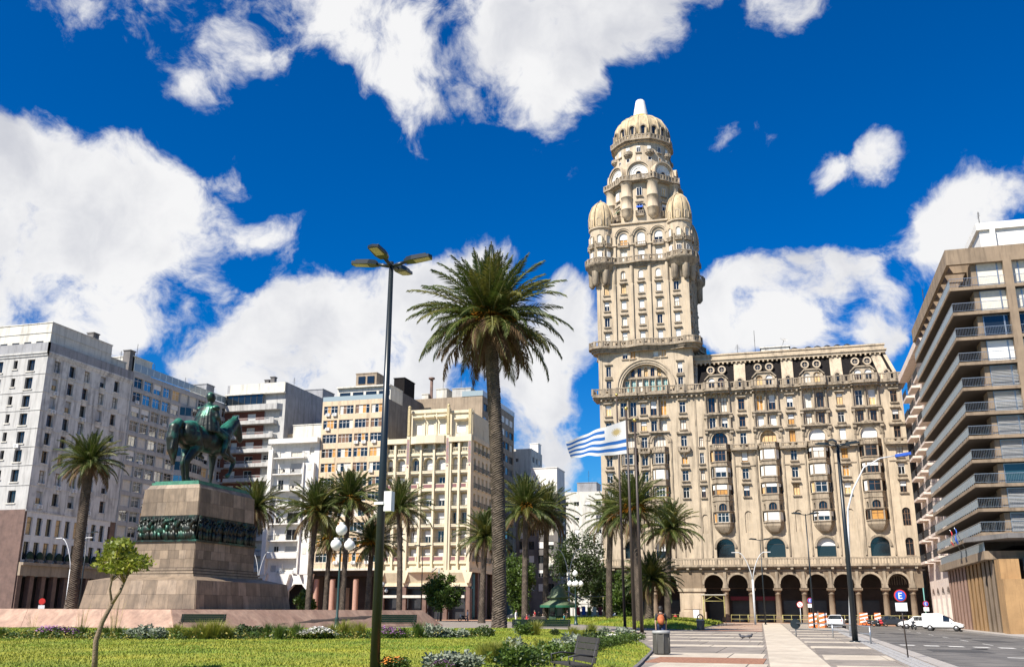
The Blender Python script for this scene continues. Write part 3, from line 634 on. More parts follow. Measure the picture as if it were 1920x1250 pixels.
        tu = put('turret', b.mesh('turret', 'sandstone'), T, -T.location)
        b = MB(); b.lathe([(2.15, 69.5), (2.2, 71.3), (2.0, 72.6), (1.5, 73.9), (.8, 74.7), (.25, 75.0), (0, 75.05)], x, y, 32, rib=lambda a: 1+.06*abs(math.cos(4*a))**.6)
        for k in range(8):
            a = k*math.pi/4+math.pi/8; b.tube([(x+r_*1.05*math.cos(a), y+r_*1.05*math.sin(a), z_) for r_, z_ in ((2.2, 69.6), (2.25, 71.3), (2.05, 72.6), (1.55, 73.9), (.85, 74.7), (.3, 75.05))], .09, 6)
        b.lathe([(.3, 75.0), (.34, 75.15), (.12, 75.4), (0, 75.6)], x, y, 8)
        for k in range(8):
            a = k*math.pi/4-math.pi/2; f = Fac(T, x+2.2*math.cos(a), y+2.2*math.sin(a), a+math.pi/2)
            nm = cached('tn', lambda: (lambda q: (arc_ring(q, 0, 1.0, .34, .5, -.14, .3), q.box(-.5, -.34, -.14, .3, 0, 1.0), q.box(.34, .5, -.14, .3, 0, 1.0), q.box(-.33, .33, -.04, 0, 0, 1.2, 1), q.mesh('turret_window', ['sandstone', 'glass']))[-1])(MB()))
            f.add('turret_window', nm, 0, 0, 69.75)
            f = Fac(T, x+2.1*math.cos(a), y+2.1*math.sin(a), a+math.pi/2)
            if math.sin(a) < .5:
                window(f, 0, 63.0, .8, 1.5, -.12, 2, 1, 'framewhite', 0, 0, pane=spane(), blind=pick([(2, .95), (1, 0)]))
                f.add('turret_window', cached('tn2', lambda: (lambda q: (arc_ring(q, 0, 1.4, .4, .56, -.2, .2), q.box(-.56, -.4, -.2, .2, 0, 1.4), q.box(.4, .56, -.2, .2, 0, 1.4), q.box(-.4, .4, -.06, 0, 0, 1.72, 1), q.mesh('turret_window', ['sandstone', 'curtain']))[-1])(MB())), 0, 0, 66.0)
                f.add('balcony', cached('tb', lambda: rail_mesh(1.3, .5, 'stone', 'sandtrim', 'sandtrim', .2, .6)), 0, .05, 65.5)
        put('turret_dome', b.mesh('turret_dome', 'domestone'), T, -T.location)
    for x, y in ((-29.6, 163.2), (-15.3, 163.2), (-15.3, 176.9), (-29.6, 176.9)): turret(x, y)
    gallery(62.2, .35, .55, 0)
    # arched belfry storey 62..70
    ops = [(x-.75, x+.75, 62.5, 64.6, '') for x in (-25.6, -22.4, -19.2)]+[(x-.85, x+.85, 65.6, 68.2, 'arch') for x in (-25.6, -22.4, -19.2)]
    for nm, ox, oy, rz, L_ in (('f', XL+2.2, 162.2, 0, XT-XL-4.4), ('r', XT-.2, 164.4, R(90), Dp-4.6), ('b', XT-2.2, 177.9, R(180), XT-XL-4.4), ('l', XL+.2, 175.5, R(-90), Dp-4.6)):
        f = Fac(T, ox, oy, rz); m_ = L_/2; xs = [m_-3.2, m_, m_+3.2]
        ops = [(x-.62, x+.62, 62.5, 64.6, '') for x in xs]+[(x-.75, x+.75, 65.7, 68.1, 'arch') for x in xs]
        f.wall('belfry_wall', L_, 62.2, 69.9, ops, 'sandstone', .4)
        if nm in 'fr':
            for x in xs:
                window(f, x, 62.5, 1.24, 2.1, .2, 2, 1, 'framewhite', 0, 0, pane='curtain', blind=pick([(2, .95), (1, 0)])); window(f, x, 65.7, 1.5, 2.4, .25, 2, 2, 'framewhite', 0, 0, pane=spane(), blind=pick([(1, .5), (1, .95), (1, 0)]))
                f.add('balcony', cached('bb', lambda: rail_mesh(1.9, .45, 'stone', 'sandtrim', 'sandtrim', .25, .65)), x, 0, 65.4)
        b = MB()
        for x in xs: arc_ring(b, x, 67.4, 1.2, 1.42, -.3, 0, 16); arc_ring(b, x, 67.4, 1.44, 1.6, -.42, 0, 16)
        for x in (m_-4.8, m_-1.6, m_+1.6, m_+4.8): b.box(x-.2, x+.2, -.3, 0, 62.4, 65.5); b.box(x-.38, x+.38, -.48, 0, 65.5, 65.8); b.box(x-.22, x+.22, -.32, 0, 65.8, 67.4)
        b.box(-.2, L_+.2, -.3, .4, 69.7, 70.0); f.add('belfry_arches', b.mesh('belfry_arches', 'sandstone'))
    b = MB(); b.box(XL+.6, XT-.6, .6, Dp-.6, 69.6, 69.9); F.add('belfry_roof', b.mesh('belfry_roof', 'greypanel'))
    # round upper body
    P0 = -T.location
    b = MB(); b.lathe([(6.1, 69.8), (6.0, 78.6), (6.3, 78.7)], cx, cy, 40, sm=False); put('upper_drum', b.mesh('upper_drum', 'sandstone'), T, P0)
    b = MB()
    for k in range(8):
        a = -math.pi/2+math.pi/8+k*math.pi/4; x, y = cx+6.3*math.cos(a), cy+6.3*math.sin(a)
        b.lathe([(.15, 71.2), (.55, 71.6), (1.02, 72.1), (1.02, 73.2), (1.1, 73.25), (1.1, 73.4), (1.02, 73.45), (1.0, 75.6), (1.1, 75.65), (1.1, 75.85), (1.02, 75.9), (1.02, 78.3), (1.3, 78.6)], x, y, 14)
    put('engaged_column', b.mesh('engaged_column', 'sandstone'), T, P0)
    for k in range(8):
        a = -math.pi/2+k*math.pi/4
        if math.sin(a) > .5: continue
        f = Fac(T, cx+6.03*math.cos(a), cy+6.03*math.sin(a), a+math.pi/2)
        window(f, 0, 75.9, 1.0, 1.7, -.1, 2, 1, 'framewhite', .05, 0, pane=spane(), blind=sblind()); window(f, 0, 72.6, 1.0, 1.7, -.1, 2, 1, 'framewhite', 0, .1, pane=spane(), blind=sblind())
        f.add('balcony', cached('db', lambda: rail_mesh(1.5, .7, 'stone', 'sandtrim', 'sandtrim', .3, .75)), 0, .05, 72.0)
    for k, m_ in ((0, 'clothblue'), (7, 'awninggreen')):
        a = -math.pi/2+k*math.pi/4; f = Fac(T, cx+6.03*math.cos(a), cy+6.03*math.sin(a), a+math.pi/2); b = MB(); b.yprism([(0, 0), (-.7, -.6), (-.7, -.66), (0, -.06)], -.6, .6); f.add('awning', b.mesh('awning', m_), 0, -.12, 73.9)
    b = MB(); ring(b, cx, cy, 79.0, 6.9, 64, .75, 8, .9, .45); put('gallery', b.mesh('gallery', 'sandtrim'), T, P0)
    b = MB(); b.lathe([(5.6, 79), (5.35, 84), (5.1, 87.3), (5.5, 87.4)], cx, cy, 40, sm=False); put('lantern_drum', b.mesh('lantern_drum', 'sandstone'), T, P0)
    for k in range(8):
        a = -math.pi/2+k*math.pi/4; f = Fac(T, cx+6.25*math.cos(a), cy+6.25*math.sin(a), a+math.pi/2)
        def shell():
            b = MB(); n = 20
            for r0, r1, y0, y1, m in ((1.75, 2.05, -.1, 1.6, 0), (2.05, 2.3, -.35, 1.6, 0)): arc_ring(b, 0, 80.6, r0, r1, y0, y1, n, m=m); b.box(-r1, -r0, y0, y1, 79.0, 80.6, m); b.box(r0, r1, y0, y1, 79.0, 80.6, m)
            pts = [(-1.75, 79.0)]+[(-1.75*math.cos(math.pi*q/n), 80.6+1.75*math.sin(math.pi*q/n)) for q in range(n+1)]+[(1.75, 79.0)]
            b.xprism(pts[::-1], .15, .3, 1); arc_ring(b, 0, 80.6, .95, 1.05, .05, .2, n, m=1); arc_ring(b, 0, 80.6, 1.4, 1.5, .05, .2, n, m=1)
            arc_ring(b, 0, 80.4, .42, .55, .0, .2, 10, m=0); b.box(-.42, .42, .1, .15, 79.3, 80.4, 2); b.xprism([(.42*math.cos(math.pi*q/8), 80.4+.42*math.sin(math.pi*q/8)) for q in range(9)][::-1], .1, .15, 2)
            return b.mesh('arched_niche', ['sandstone', 'whitepaint', 'glass'])
        f.add('arched_niche', cached('shell', shell))
    for k in range(16):
        a = -math.pi/2+k*math.pi/8
        if math.sin(a) > .6: continue
        f = Fac(T, cx+5.2*math.cos(a), cy+5.2*math.sin(a), a+math.pi/2)
        window(f, 0, 85.2, .75, 1.3, -.1, 2, 1, 'framewhite', .05, 0, pane=spane(), blind=sblind())
        f = Fac(T, cx+5.3*math.cos(a), cy+5.3*math.sin(a), a+math.pi/2); window(f, 0, 83.3, .7, .9, -.1, 1, 1, 'framewhite', 0, 0, pane=spane())
        if k % 2: f.add('balcony', cached('sb2', lambda: (lambda q: (q.lathe([(.15, -.8), (.6, -.4), (.75, 0)], 0, .1, 12), ring(q, 0, .1, .0, .75, 12, h=.55, slab=.1), q.mesh('balcony', 'sandtrim'))[-1])(MB())), 0, .0, 84.9)
    b = MB(); ring(b, cx, cy, 87.9, 5.75, 48, .3, 8, .85, .5); put('gallery', b.mesh('gallery', 'sandtrim'), T, P0)
    b = MB(); b.lathe([(5.1, 87.9), (5.15, 89.2), (5.1, 90.6), (4.85, 91.9), (4.25, 93.1), (3.3, 94.0), (2.3, 94.6), (1.9, 94.8)], cx, cy, 96, rib=lambda a: 1+.05*abs(math.cos(8*a))**.6); [b.tube([(cx+r_*1.035*math.cos(k*math.pi/8-math.pi/2), cy+r_*1.035*math.sin(k*math.pi/8-math.pi/2), z_) for r_, z_ in ((5.1, 89.0), (5.15, 90.6), (4.9, 91.9), (4.3, 93.1), (3.35, 94.0), (2.2, 94.7))], [.2, .19, .17, .15, .13, .1], 6) for k in range(16)]; put('dome', b.mesh('dome', 'domestone'), T, P0)
    for k in range(16):
        a = -math.pi/2+k*math.pi/8+math.pi/16; f = Fac(T, cx+5.2*math.cos(a), cy+5.2*math.sin(a), a+math.pi/2)
        f.add('dome_window', cached('dw', lambda: (lambda q: (arc_ring(q, 0, 1.5, .5, .75, -.35, .3), q.box(-.75, -.5, -.35, .3, .3, 1.5), q.box(.5, .75, -.35, .3, .3, 1.5), q.box(-.5, .5, -.06, .0, .2, 1.9, 1), q.mesh('dome_window', ['sandtrim', 'glass']))[-1])(MB())), 0, 0, 88.75)
    mat('goldstain', (.55, .33, .07), .7, .2, 2, .3)
    b = MB(); b.lathe([(2.05, 94.5), (2.1, 94.8), (1.75, 95.0), (1.65, 95.3)], cx, cy, 24); put('lantern_base', b.mesh('lantern_base', 'goldstain'), T, P0)
    b = MB(); b.lathe([(1.55, 95.2), (1.45, 95.6), (.88, 98.8), (.7, 99.0), (0, 99.02)], cx, cy, 24); put('lantern', b.mesh('lantern', 'whitepaint'), T, P0)
build_palace()
# ------------------------------------------------------------------ the other buildings
def shell(t, x0, x1, y0, y1, z0, z1, m, name='roof', faces='blt'):
    """plain hidden sides: b back, r right, l left, f front, t top"""
    b = MB()
    if 'b' in faces: b.face([(x1, y1, z0), (x0, y1, z0), (x0, y1, z1), (x1, y1, z1)])
    if 'l' in faces: b.face([(x0, y1, z0), (x0, y0, z0), (x0, y0, z1), (x0, y1, z1)])
    if 'r' in faces: b.face([(x1, y0, z0), (x1, y1, z0), (x1, y1, z1), (x1, y0, z1)])
    if 'f' in faces: b.face([(x0, y0, z0), (x1, y0, z0), (x1, y0, z1), (x0, y0, z1)])
    if 't' in faces: b.face([(x0, y0, z1), (x1, y0, z1), (x1, y1, z1), (x0, y1, z1)])
    return put(name, b.mesh(name, m), t, -t.location)
def gpane(): return pick([(5, 'glass'), (2, 'curtain'), (1, 'glassmirror')])
def white_corner():
    T = thing('corner_building', 'stained white corner block with deep square windows and dark pillared ground floor', 'building', (-118, 128, 0))
    E_ = Fac(T, -118, 128, R(90)); Fr = Fac(T, -142, 128, 0); L_ = 22.0
    ys = [2.5, 6.2, 9.9, 14.1, 17.9]; rows = [40.1, 37.0, 33.9, 30.85, 27.8, 24.75, 21.5, 18.1]
    ops = [(y-.72, y+.72, z, z+2.05) for z in rows for y in ys]
    nar = [1.2+k*2.17 for k in range(10)]
    ops2 = [(y-.62, y+.62, 13.1, 15.9) for y in nar]+[(y-.62, y+.62, 9.2, 12.0) for y in nar]
    E_.wall('wall', L_, 16.9, 43, ops, 'whitedirty', .55)
    E_.wall('wall', L_-1.4, 8.4, 16.9, ops2, 'whitepaint', .4)
    E_.boxes('brown_pier', [(L_-1.4, L_, -.02, .4, 0, 16.9)], 'brownstone')
    for a0, a1, z, z2 in ops:
        window(E_, (a0+a1)/2, z, 1.44, 2.05, .42, 2, 2, pick([(1, 'framedark'), (1, 'framebrown')]), .42, 0, 'whitedirty', pane=pick([(5, 'glass'), (1.5, 'blindgrey'), (1, 'woodpale'), (1, 'curtain')]), blind=pick([(3, 0), (1, .5), (.6, .95)]), bm='blindgrey')
        if random.random() < .2 and z < 39: E_.add('air_conditioner', ac_mesh(), (a0+a1)/2+.25, -.02, z-.75)
    for a0, a1, z, z2 in ops2: window(E_, (a0+a1)/2, z, 1.24, 2.8, .3, 1 if z > 12 else 2, 2, 'framedark', .2, 0, 'whitepaint', pane=pick([(3, 'glass'), (2, 'woodpale'), (1, 'curtain')]))
    mat('hedgedark', (.012, .03, .015), .9, .4, 3)
    for k, y in enumerate(nar):
        b = MB(); b.ball((0, -.5, .75), .62, 10, 0, 1.1, .6, 1.25); b.box(-.6, .6, -.8, -.2, -.1, .3, 1); E_.add('balcony_planter', cached('bpl', lambda: b.mesh('balcony_planter', ['hedgedark', 'darkconc'])), y+.5, 0, 9.0)
    b = MB()
    for z in rows[:-1]: b.box(0, L_, -.1, 0, z-.62, z-.48); b.box(-.1, 0, -.1, 24, z-.62, z-.48) if 0 else None
    b.box(-.1, L_, -.16, 0, 16.75, 17.0); b.box(-.3, L_, -.3, 0, 43.0, 43.35); b.box(-.15, L_, -.15, 0, 42.6, 43.0)
    E_.add('string_course', b.mesh('string_course', 'whitedirty'))
    E_.boxes('parapet', [(-.2, L_, -.2, .1, 43.35, 44.9)], 'greyconc')
    E_.boxes('balcony_slab', [(0, L_, -1.0, .3, 8.3, 8.75), (0, L_, -.6, .3, 6.7, 8.3)], 'tanconc')
    b = MB()
    for k in range(9): y = .5+k*2.6; b.box(y-.45, y+.45, -.3, .6, 0, 6.7)
    E_.add('pillar', b.mesh('pillar', 'brownstone')); E_.boxes('shopfront', [(0, L_, 4.5, 4.7, 0, 6.7), (0, L_, .6, 4.5, 6.5, 6.7)], 'interior')
    # front towards the square
    xs = [(-127.8, 1.6), (-124.4, .8), (-121.2, 1.5), (-131.5, 1.5), (-135, .8), (-138.5, 1.5)]; ops = []
    for z in rows:
        for x, w_ in xs: ops.append((x+142-w_/2, x+142+w_/2, z+(.5 if w_ < 1 else 0), z+2.0))
    Fr.wall('wall', 24, 17, 43, ops, 'greywhite', .5); Fr.boxes('stone_base', [(-.1, 24.05, -.15, .3, 0, 17)], 'brownstone')
    for a0, a1, z, z2 in ops: 
        window(Fr, (a0+a1)/2, z, a1-a0, z2-z, .4, 2 if a1-a0 > 1 else 1, 1, 'framedark', .38, 0, 'palewall', pane='glass')
        if random.random() < .1: Fr.add('air_conditioner', ac_mesh(), (a0+a1)/2-.3, -.02, z-.75)
    b = MB()
    for z in rows[:-1]: b.box(0, 24.1, -.08, 0, z-.62, z-.5)
    b.box(0, 24.3, -.3, 0, 43, 43.35); b.box(0, 24.15, -.15, 0, 42.6, 43); Fr.add('string_course', b.mesh('string_course', 'greywhite')); Fr.boxes('parapet', [(0, 24.2, -.2, .1, 43.35, 44.9)], 'greyconc')
    b = MB(); b.box(-141, -118.9, 129.0, 144.5, 43.3, 48.7); b.box(-141.1, -118.8, 128.9, 144.6, 47.0, 47.12); b.box(-141.1, -118.8, 128.9, 144.6, 48.7, 48.85)
    put('penthouse', b.mesh('penthouse', 'palewall'), T, -T.location)
    for x in (-121, -123.5, -126, -128.5): Fr.add('window', boxmesh('slot', 1.4, .1, .45, 'shopdark'), x+142, .93, 45.1)
    roof_clutter(T, [(-128, -119.4, 144.6, 149.5, 43.3, 46.6, 'palewall'), (-121, -119.6, 140, 141.5, 48.8, 50, 'darkconc')])
    antenna(T, -121, 146, 46.7, 2.5); antenna(T, -119.6, 148, 46.7, 2)
    shell(T, -142, -118.02, 128, 150, 0, 43.2, 'greyconc', 'roof', 'bt')
white_corner()
def glass_block():
    T = thing('office_block', 'grey banded office block with mirror windows and a projecting glazed bay', 'building', (-118, 150, 0))
    Ls = 36.0; E_ = Fac(T, -118, 150, R(90)); fl = 2.78; nz = 14; top = 45.2
    piers = [0.3+k*3.0 for k in range(13)]
    ops = []
    for j in range(nz):
        z = top-1.0-(j+1)*fl+.9
        for k in range(12):
            a0 = piers[k]+.24; ops.append((a0, a0+2.52, z-.1, z+1.85))
    E_.wall('wall', Ls, 4, top, ops, 'greypanel', .3)
    for i, (a0, a1, z, z2) in enumerate(ops):
        k = i % 12
        if k in (5, 6, 7) and i//12 > 0: continue
        window(E_, (a0+a1)/2, z, 2.52, 1.95, .12, 2, 2, 'framewhite', pane=pick([(6, 'glassmirror'), (1, 'glass'), (1.3, 'curtain'), (1.3, 'woodpale')]), blind=pick([(6, 0), (1, .5)]))
        if random.random() < .05: E_.add('air_conditioner', ac_mesh(), (a0+a1)/2, -.02, z-.3)
    bay = MB(); P = [(15.2, 0), (17.4, -1.9), (24.0, -.9), (24.4, 0)]
    for j in range(1, nz):
        z = top-1.0-(j+1)*fl; bay.prism(P, z, z+.95); o = None
    E_.add('bay_band', bay.mesh('bay_band', 'greypanel'))
    for j in range(1, nz):
        z = top-1.0-(j+1)*fl+.95
        for (p, q), n in (((P[0], P[1]), 1), ((P[1], P[2]), 3)):
            d = Vector((q[0]-p[0], q[1]-p[1])); L_ = d.length; an = math.atan2(d.y, d.x)
            for k in range(n):
                t = (k+.5)/n; w_ = L_/n-.3
                o = E_.add('window', win_frame(w_, fl-.95, 2, 1, 'greypanel', 0, 0, 'greypanel'), p[0]+d.x*t, p[1]+d.y*t+.12, z); o.rotation_euler.z += an
                put('pane', quadmesh('pane', w_-.08, fl-1.03, pick([(4, 'glassblue'), (2, 'glass'), (2, 'glassmirror')])), o, (0, .045, .04))
    b = MB()
    for k in range(13): b.box(piers[k]-.2, piers[k]+.2, -.12, 0, 4, top-.4)
    for j in range(nz): z = top-1.0-j*fl; b.box(0, Ls, -.16, 0, z-.08, z+.55)
    E_.add('pier', b.mesh('pier', 'greypanel')); 
    b = MB()
    for k in range(18): b.box(k*2+.03, k*2+1.97, -.1, -.07, top+.1, top+1.5, 0)
    b.box(0, Ls, -.12, -.05, top+1.5, top+1.56, 1); E_.add('glass_parapet', b.mesh('glass_parapet', ['glassclear', 'steel']))
    b = MB()
    for k in range(60): x = 19+random.random()*8; b.face([(x, .2, top), (x+.1, .3, top), (x+random.uniform(-.5, .5), .1, top+random.uniform(.8, 1.9))])
    mat('roofplants', (.25, .27, .10), .8, .3, 3); E_.add('roof_plants', b.mesh('roof_plants', 'roofplants'))
    E_.boxes('shopfront', [(0, Ls, .5, .7, 0, 4)], 'shopdark'); shell(T, -140, -118.03, 150, 186, 0, top, 'greypanel', 'roof', 'bt')
    roof_clutter(T, [(-126, -120, 152, 158, top, top+3.5, 'palewall'), (-124, -120, 177, 180, top, top+3.6, 'greyconc'), (-121.5, -120, 151, 152.5, top, top+4.4, 'darkconc')])
    antenna(T, -120, 153, top+3.6, 2.6); antenna(T, -121, 160, top, 4); antenna(T, -120.5, 170, top, 3.5)
glass_block()
def balcony_block():
    T = thing('apartment_building', 'apartment block with red brick behind long white balconies and a bare grey side wall', 'building', (-110, 182, 0))
    F = Fac(T, -118.5, 182, 0); W_ = 15.2; fl = 3.1; zs = [43.6-fl*k for k in range(13)]
    ops = []
    for z in zs[1:]:
        ops += [(10.6, 13.9, z+.95, z+2.35), (2.6, 4.1, z+.1, z+2.2), (6.2, 8.2, z+.1, z+2.2)]
    F.wall('wall', W_, 3.5, 47.2, ops, 'greywhite', .3)
    b = MB()
    for z in zs[1:]: b.box(1.2, 9.6, -.06, 0, z, z+2.5)
    # brick panels stand around the openings
    b = MB()
    for z in zs[1:]:
        for x0, x1 in ((.2, 2.6), (4.1, 6.2), (8.2, 10.3)): b.box(x0, x1, -.07, 0, z, z+2.7)
        b.box(2.6, 4.1, -.07, 0, z+2.2, z+2.7); b.box(6.2, 8.2, -.07, 0, z+2.2, z+2.7)
    F.add('brick_panel', b.mesh('brick_panel', 'brickred'))
    for a0, a1, z, z2 in ops:
        window(F, (a0+a1)/2, z, a1-a0, z2-z, .15, 4 if a0 > 10 else 2, 2 if a0 > 10 else 1, 'framewhite', 0, 0, pane=pick([(3, 'glass'), (2, 'curtain')]), blind=0 if a0 > 10 else pick([(2, .95), (1, .5), (1, 0)]))
    for k, z in enumerate(zs[1:]): F.add('balcony', cached('balc12', lambda: (lambda b: (b.prism([(-5.9, 0), (-5.0, -1.4), (6.2, -1.4), (6.4, 0)], -.3, 0), b.prism([(-5.9, 0), (-5.0, -1.4), (6.2, -1.4), (6.4, 0), (6.2, 0), (6.05, -1.25), (-4.9, -1.25), (-5.7, 0)], 0, .5), [b.box(-4.6+i*.16, -4.57+i*.16, -1.36, -1.32, .5, .95, 1) for i in range(64)], b.box(-5, 6.2, -1.38, -1.3, .95, 1.02, 0), b.box(5.2, 6.2, -1.4, -1.25, .5, .95, 0), b.mesh('balcony', ['greywhite', 'railblue']))[-1])(MB())), 7.2, 0, z)
    b = MB(); b.prism([(.6, 0), (1.2, -1.2), (13.8, -1.2), (14.6, 0)], 43.3, 44.6); F.add('balcony', b.mesh('balcony', 'greywhite'))
    F.boxes('glazed_veranda', [(1, 10, -.6, -.5, 44.6, 46.9)], 'glass'); F.boxes('veranda_frame', [(1+k*1.5-.05, 1+k*1.5+.05, -.66, -.6, 44.6, 46.9) for k in range(7)], 'framedark')
    F.boxes('roof_slab', [(.6, W_, -1.0, .2, 46.9, 47.2), (1.4, W_-.2, -.3, 0, 47.2, 49.4)], 'palewall')
    shell(T, -118.5, -103.3, 182, 205, 0, 47.2, 'greyconc', 'side_wall', 'rblt'); b = MB(); b.box(-118, -103.4, 182.1, 200, 47.2, 49.4); put('roof_parapet', b.mesh('roof_parapet', 'greyconc'), T, -T.location)
    roof_clutter(T, [(-108, -103.35, 199, 205, 47.2, 51.5, 'greyconc'), (-110, -109, 184, 185, 49.4, 50.6, 'darkconc'), (-108.6, -107.6, 184, 185, 49.4, 51.2, 'darkconc')])
    b = MB(); b.box(-103.2, -93.5, 196, 206, 36, 43, 0); put('rear_block', b.mesh('rear_block', 'whitedirty'), T, -T.location)
    F.boxes('shopfront', [(0, W_, .3, .6, 0, 3.6)], 'shopdark'); antenna(T, -106, 190, 49.4, 3)
balcony_block()
def white_narrow():
    T = thing('narrow_building', 'narrow white apartment block with iron balconies above two white ground floor arches', 'building', (-99, 180, 0))
    F = Fac(T, -104.6, 180, 0); W_ = 11.2; zs = [32.3-3.4*k for k in range(7)]; ops = []
    for z in zs: ops += [(2.0, 3.2, z, z+2.3), (4.6, 7.2, z, z+2.3), (8.9, 10.0, z+.5, z+2.2)]
    ops += [(1.6, 2.9, 9.0, 10.4), (4.3, 6.9, 9.0, 10.6), (8.4, 9.9, 9.0, 10.5)]
    F.wall('wall', W_, 7.6, 35.3, ops, 'whitepaint', .35)
    for a0, a1, z, z2 in ops: window(F, (a0+a1)/2, z, a1-a0, z2-z, .2, 2, 1, 'framewhite', .1 if z < 11 else 0, 0, 'whitepaint', pane=pick([(2, 'glass'), (2, 'curtain')]), blind=pick([(1, .95), (2, .5), (1, 0)]), bm=pick([(2, 'blindwhite'), (1, 'blindgrey')]))
    for i, z in enumerate(zs): F.add('balcony', rail_mesh(7.0, 1.5, 'iron' if i != 6 else 'solid', 'whitepaint', 'iron' if i != 6 else 'whitepaint', .22, 1.0), 4.9, 0, z-.02)
    for z in zs[1:5]:
        for k in range(2):
            b = MB(); b.box(-.25, .25, -.25, .25, .4, .45); b.box(-.25, .25, .2, .25, .45, .95); [b.box(x, x+.04, y, y+.04, 0, .4) for x in (-.25, .21) for y in (-.25, .21)]
            F.add('balcony_chair', cached('bch', lambda: b.mesh('balcony_chair', 'iron')), 3.2+k*2.2+random.random(), -.8, z)
    F.boxes('corner_fin', [(0, 1.0, -1.3, 0, 8.5, 34), (8.3, 8.55, -1.5, 0, 8.5, 31)], 'whitepaint'); F.boxes('bay', [(8.55, 10.6, -1.0, 0, 8.5, 31)], 'whitepaint')
    for z in zs[1:]: F.add('window', boxmesh('bwin', .9, .1, 1.3, 'curtain'), 9.6, -1.06, z+.6)
    F.boxes('roof_slab', [(-.2, W_, -1.3, .3, 35.3, 36.3)], 'whitepaint'); roof_clutter(T, [(-101, -94, 182, 190, 36.2, 39.6, 'palewall'), (-104, -101.2, 184, 190, 36.2, 38, 'beigeband')])
    A = F; A.wall('arcade_wall', W_, 0, 7.6, [(.6, 5.0, 0, 6.6), (5.9, 10.3, 0, 6.6)], 'whitepaint', .8)
    b = MB()
    for c in (2.8, 8.1):
        for s in (-1, 1): b.xprism([(c+s*2.2, 5.2), (c+s*2.2, 6.6), (c+s*.9, 6.6)] if s > 0 else [(c-2.2, 5.2), (c-.9, 6.6), (c-2.2, 6.6)], .0, .8)
    for x in (.3, 5.45, 10.7): b.xprism([(x-.45, 6.2), (x+.45, 6.2), (x+1.1, 8.6), (x-1.1, 8.6)], -.9, -.01)
    A.add('arch_bracket', b.mesh('arch_bracket', 'whitepaint')); A.boxes('shopfront', [(0, W_, 3.5, 3.7, 0, 7.4)], 'interior')
    for x in (.8, 3.7, 7.2): F.add('air_conditioner', ac_mesh(), x, -.05, 8.75)
    shell(T, -104.6, -93.4, 180, 200, 0, 35.4, 'whitedirty', 'roof', 'blrt')
white_narrow()
def beige_block():
    T = thing('office_building', 'beige banded office block with wooden blinds, many air conditioners and pink columns', 'building', (-86, 180, 0))
    F = Fac(T, -93.3, 180, 0); W_ = 14.8; fl = 3.03; top = 44.0; n = 11; ops = []
    for j in range(n):
        z = top-1.0-fl*(j+1)+1.15
        for k in range(4): ops.append((.35+k*3.62, .35+k*3.62+3.2, z, z+1.85))
    F.wall('wall', W_, 9.6, top, ops, 'beigeband', .25)
    for i, (a0, a1, z, z2) in enumerate(ops):
        o = F.add('window', win_frame(3.2, 1.85, 4, 2, 'framewhite', 0, 0, 'beigeband'), (a0+a1)/2, .15, z)
        for q in range(4): put('pane', quadmesh('pane', .72, 1.75, pick([(4, 'glass'), (1.8, 'woodshutter'), (.8, 'curtain'), (1, 'framebrown')])), o, (-1.2+.8*q, .045, .05))
        for q in range(pick([(4, 0), (4, 1), (1, 2)])): F.add('air_conditioner', ac_mesh(), a0+.6+random.random()*2.2, -.02, z-.35)
    F.boxes('white_pier', [(.35+k*3.62-.38, .35+k*3.62-.04, .02, .1, 9.7, top-1.2) for k in range(1, 4)], 'whitepaint')
    b = MB(); b.box(2.6, W_+.03, 1.4, 8, top, 46.9); b.box(2.6, W_+.1, .8, 8, 46.9, 47.2); put('penthouse', b.mesh('penthouse', 'palewall'), T, F.pos(0, 0, 0))
    for k in range(4): F.add('window', boxmesh('pwin', 2.4, .1, 1.0, 'glass'), 4.4+k*3.0, 1.34, 45.0)
    b = MB(); b.box(0, W_, .05, .08, top, top+1.0, 0); b.box(0, .03, .08, 3, top, top+1, 0); F.add('glass_parapet', b.mesh('glass_parapet', 'glassclear'))
    roof_clutter(T, [(-87.8, -83.0, 184, 190, 47.1, 50.6, 'tanconc'), (-81.5, -79, 190, 196, 47.1, 50.6, 'slate'), (-80.5, -79, 205, 207, 47, 49.5, 'palewall')])
    F.add('window', boxmesh('rwin', 1.6, .1, 1.6, 'glass'), 6.9, 3.86, 48.4); F.add('window', boxmesh('rwin', 1.6, .1, 1.6, 'glass'), 9.0, 3.86, 48.4)
    shell(T, -93.3, -78.5, 180, 222, 0, 43.98, 'darkconc', 'side_wall', 'rblt'); b = MB(); b.box(-93.2, -78.52, 187.9, 221.9, 43.9, 46.9); put('rear_block', b.mesh('rear_block', 'darkconc'), T, -T.location)
    b = MB(); b.tube([(-77.6, 203, 30), (-77.6, 203, 53)], .35, 10); b.lathe([(.3, 53), (.75, 53.3), (.75, 53.6), (.3, 53.7)], -77.6, 203, 10); put('flue', b.mesh('flue', 'brownstone'), T, -T.location)
    F.boxes('first_floor_slab', [(-.2, W_, -1.2, .3, 9.2, 9.6), ], 'palewall')
    cm = MB(); cm.lathe([(.55, 0), (.55, 7.6)], 0, 0, 16); cm = cm.mesh('column', 'pinkstone')
    for x in (.6, 4.2, 9.3, 14.3): F.add('column', cm, x, .7, 0)
    F.boxes('shopfront', [(0, W_, 5, 5.2, 0, 9.2), (0, W_, .3, 5, 8.2, 9.2)], 'interior'); F.boxes('shop_wall', [(1, 6, 4.8, 5, 0, 6)], 'tanconc')
    b = MB()
    b.box(0, W_, -1.15, -1.1, 10.5, 10.56); [b.box(k*.8, k*.8+.05, -1.15, -1.1, 9.6, 10.5) for k in range(19)]; F.add('railing', b.mesh('railing', 'steel'))
beige_block()
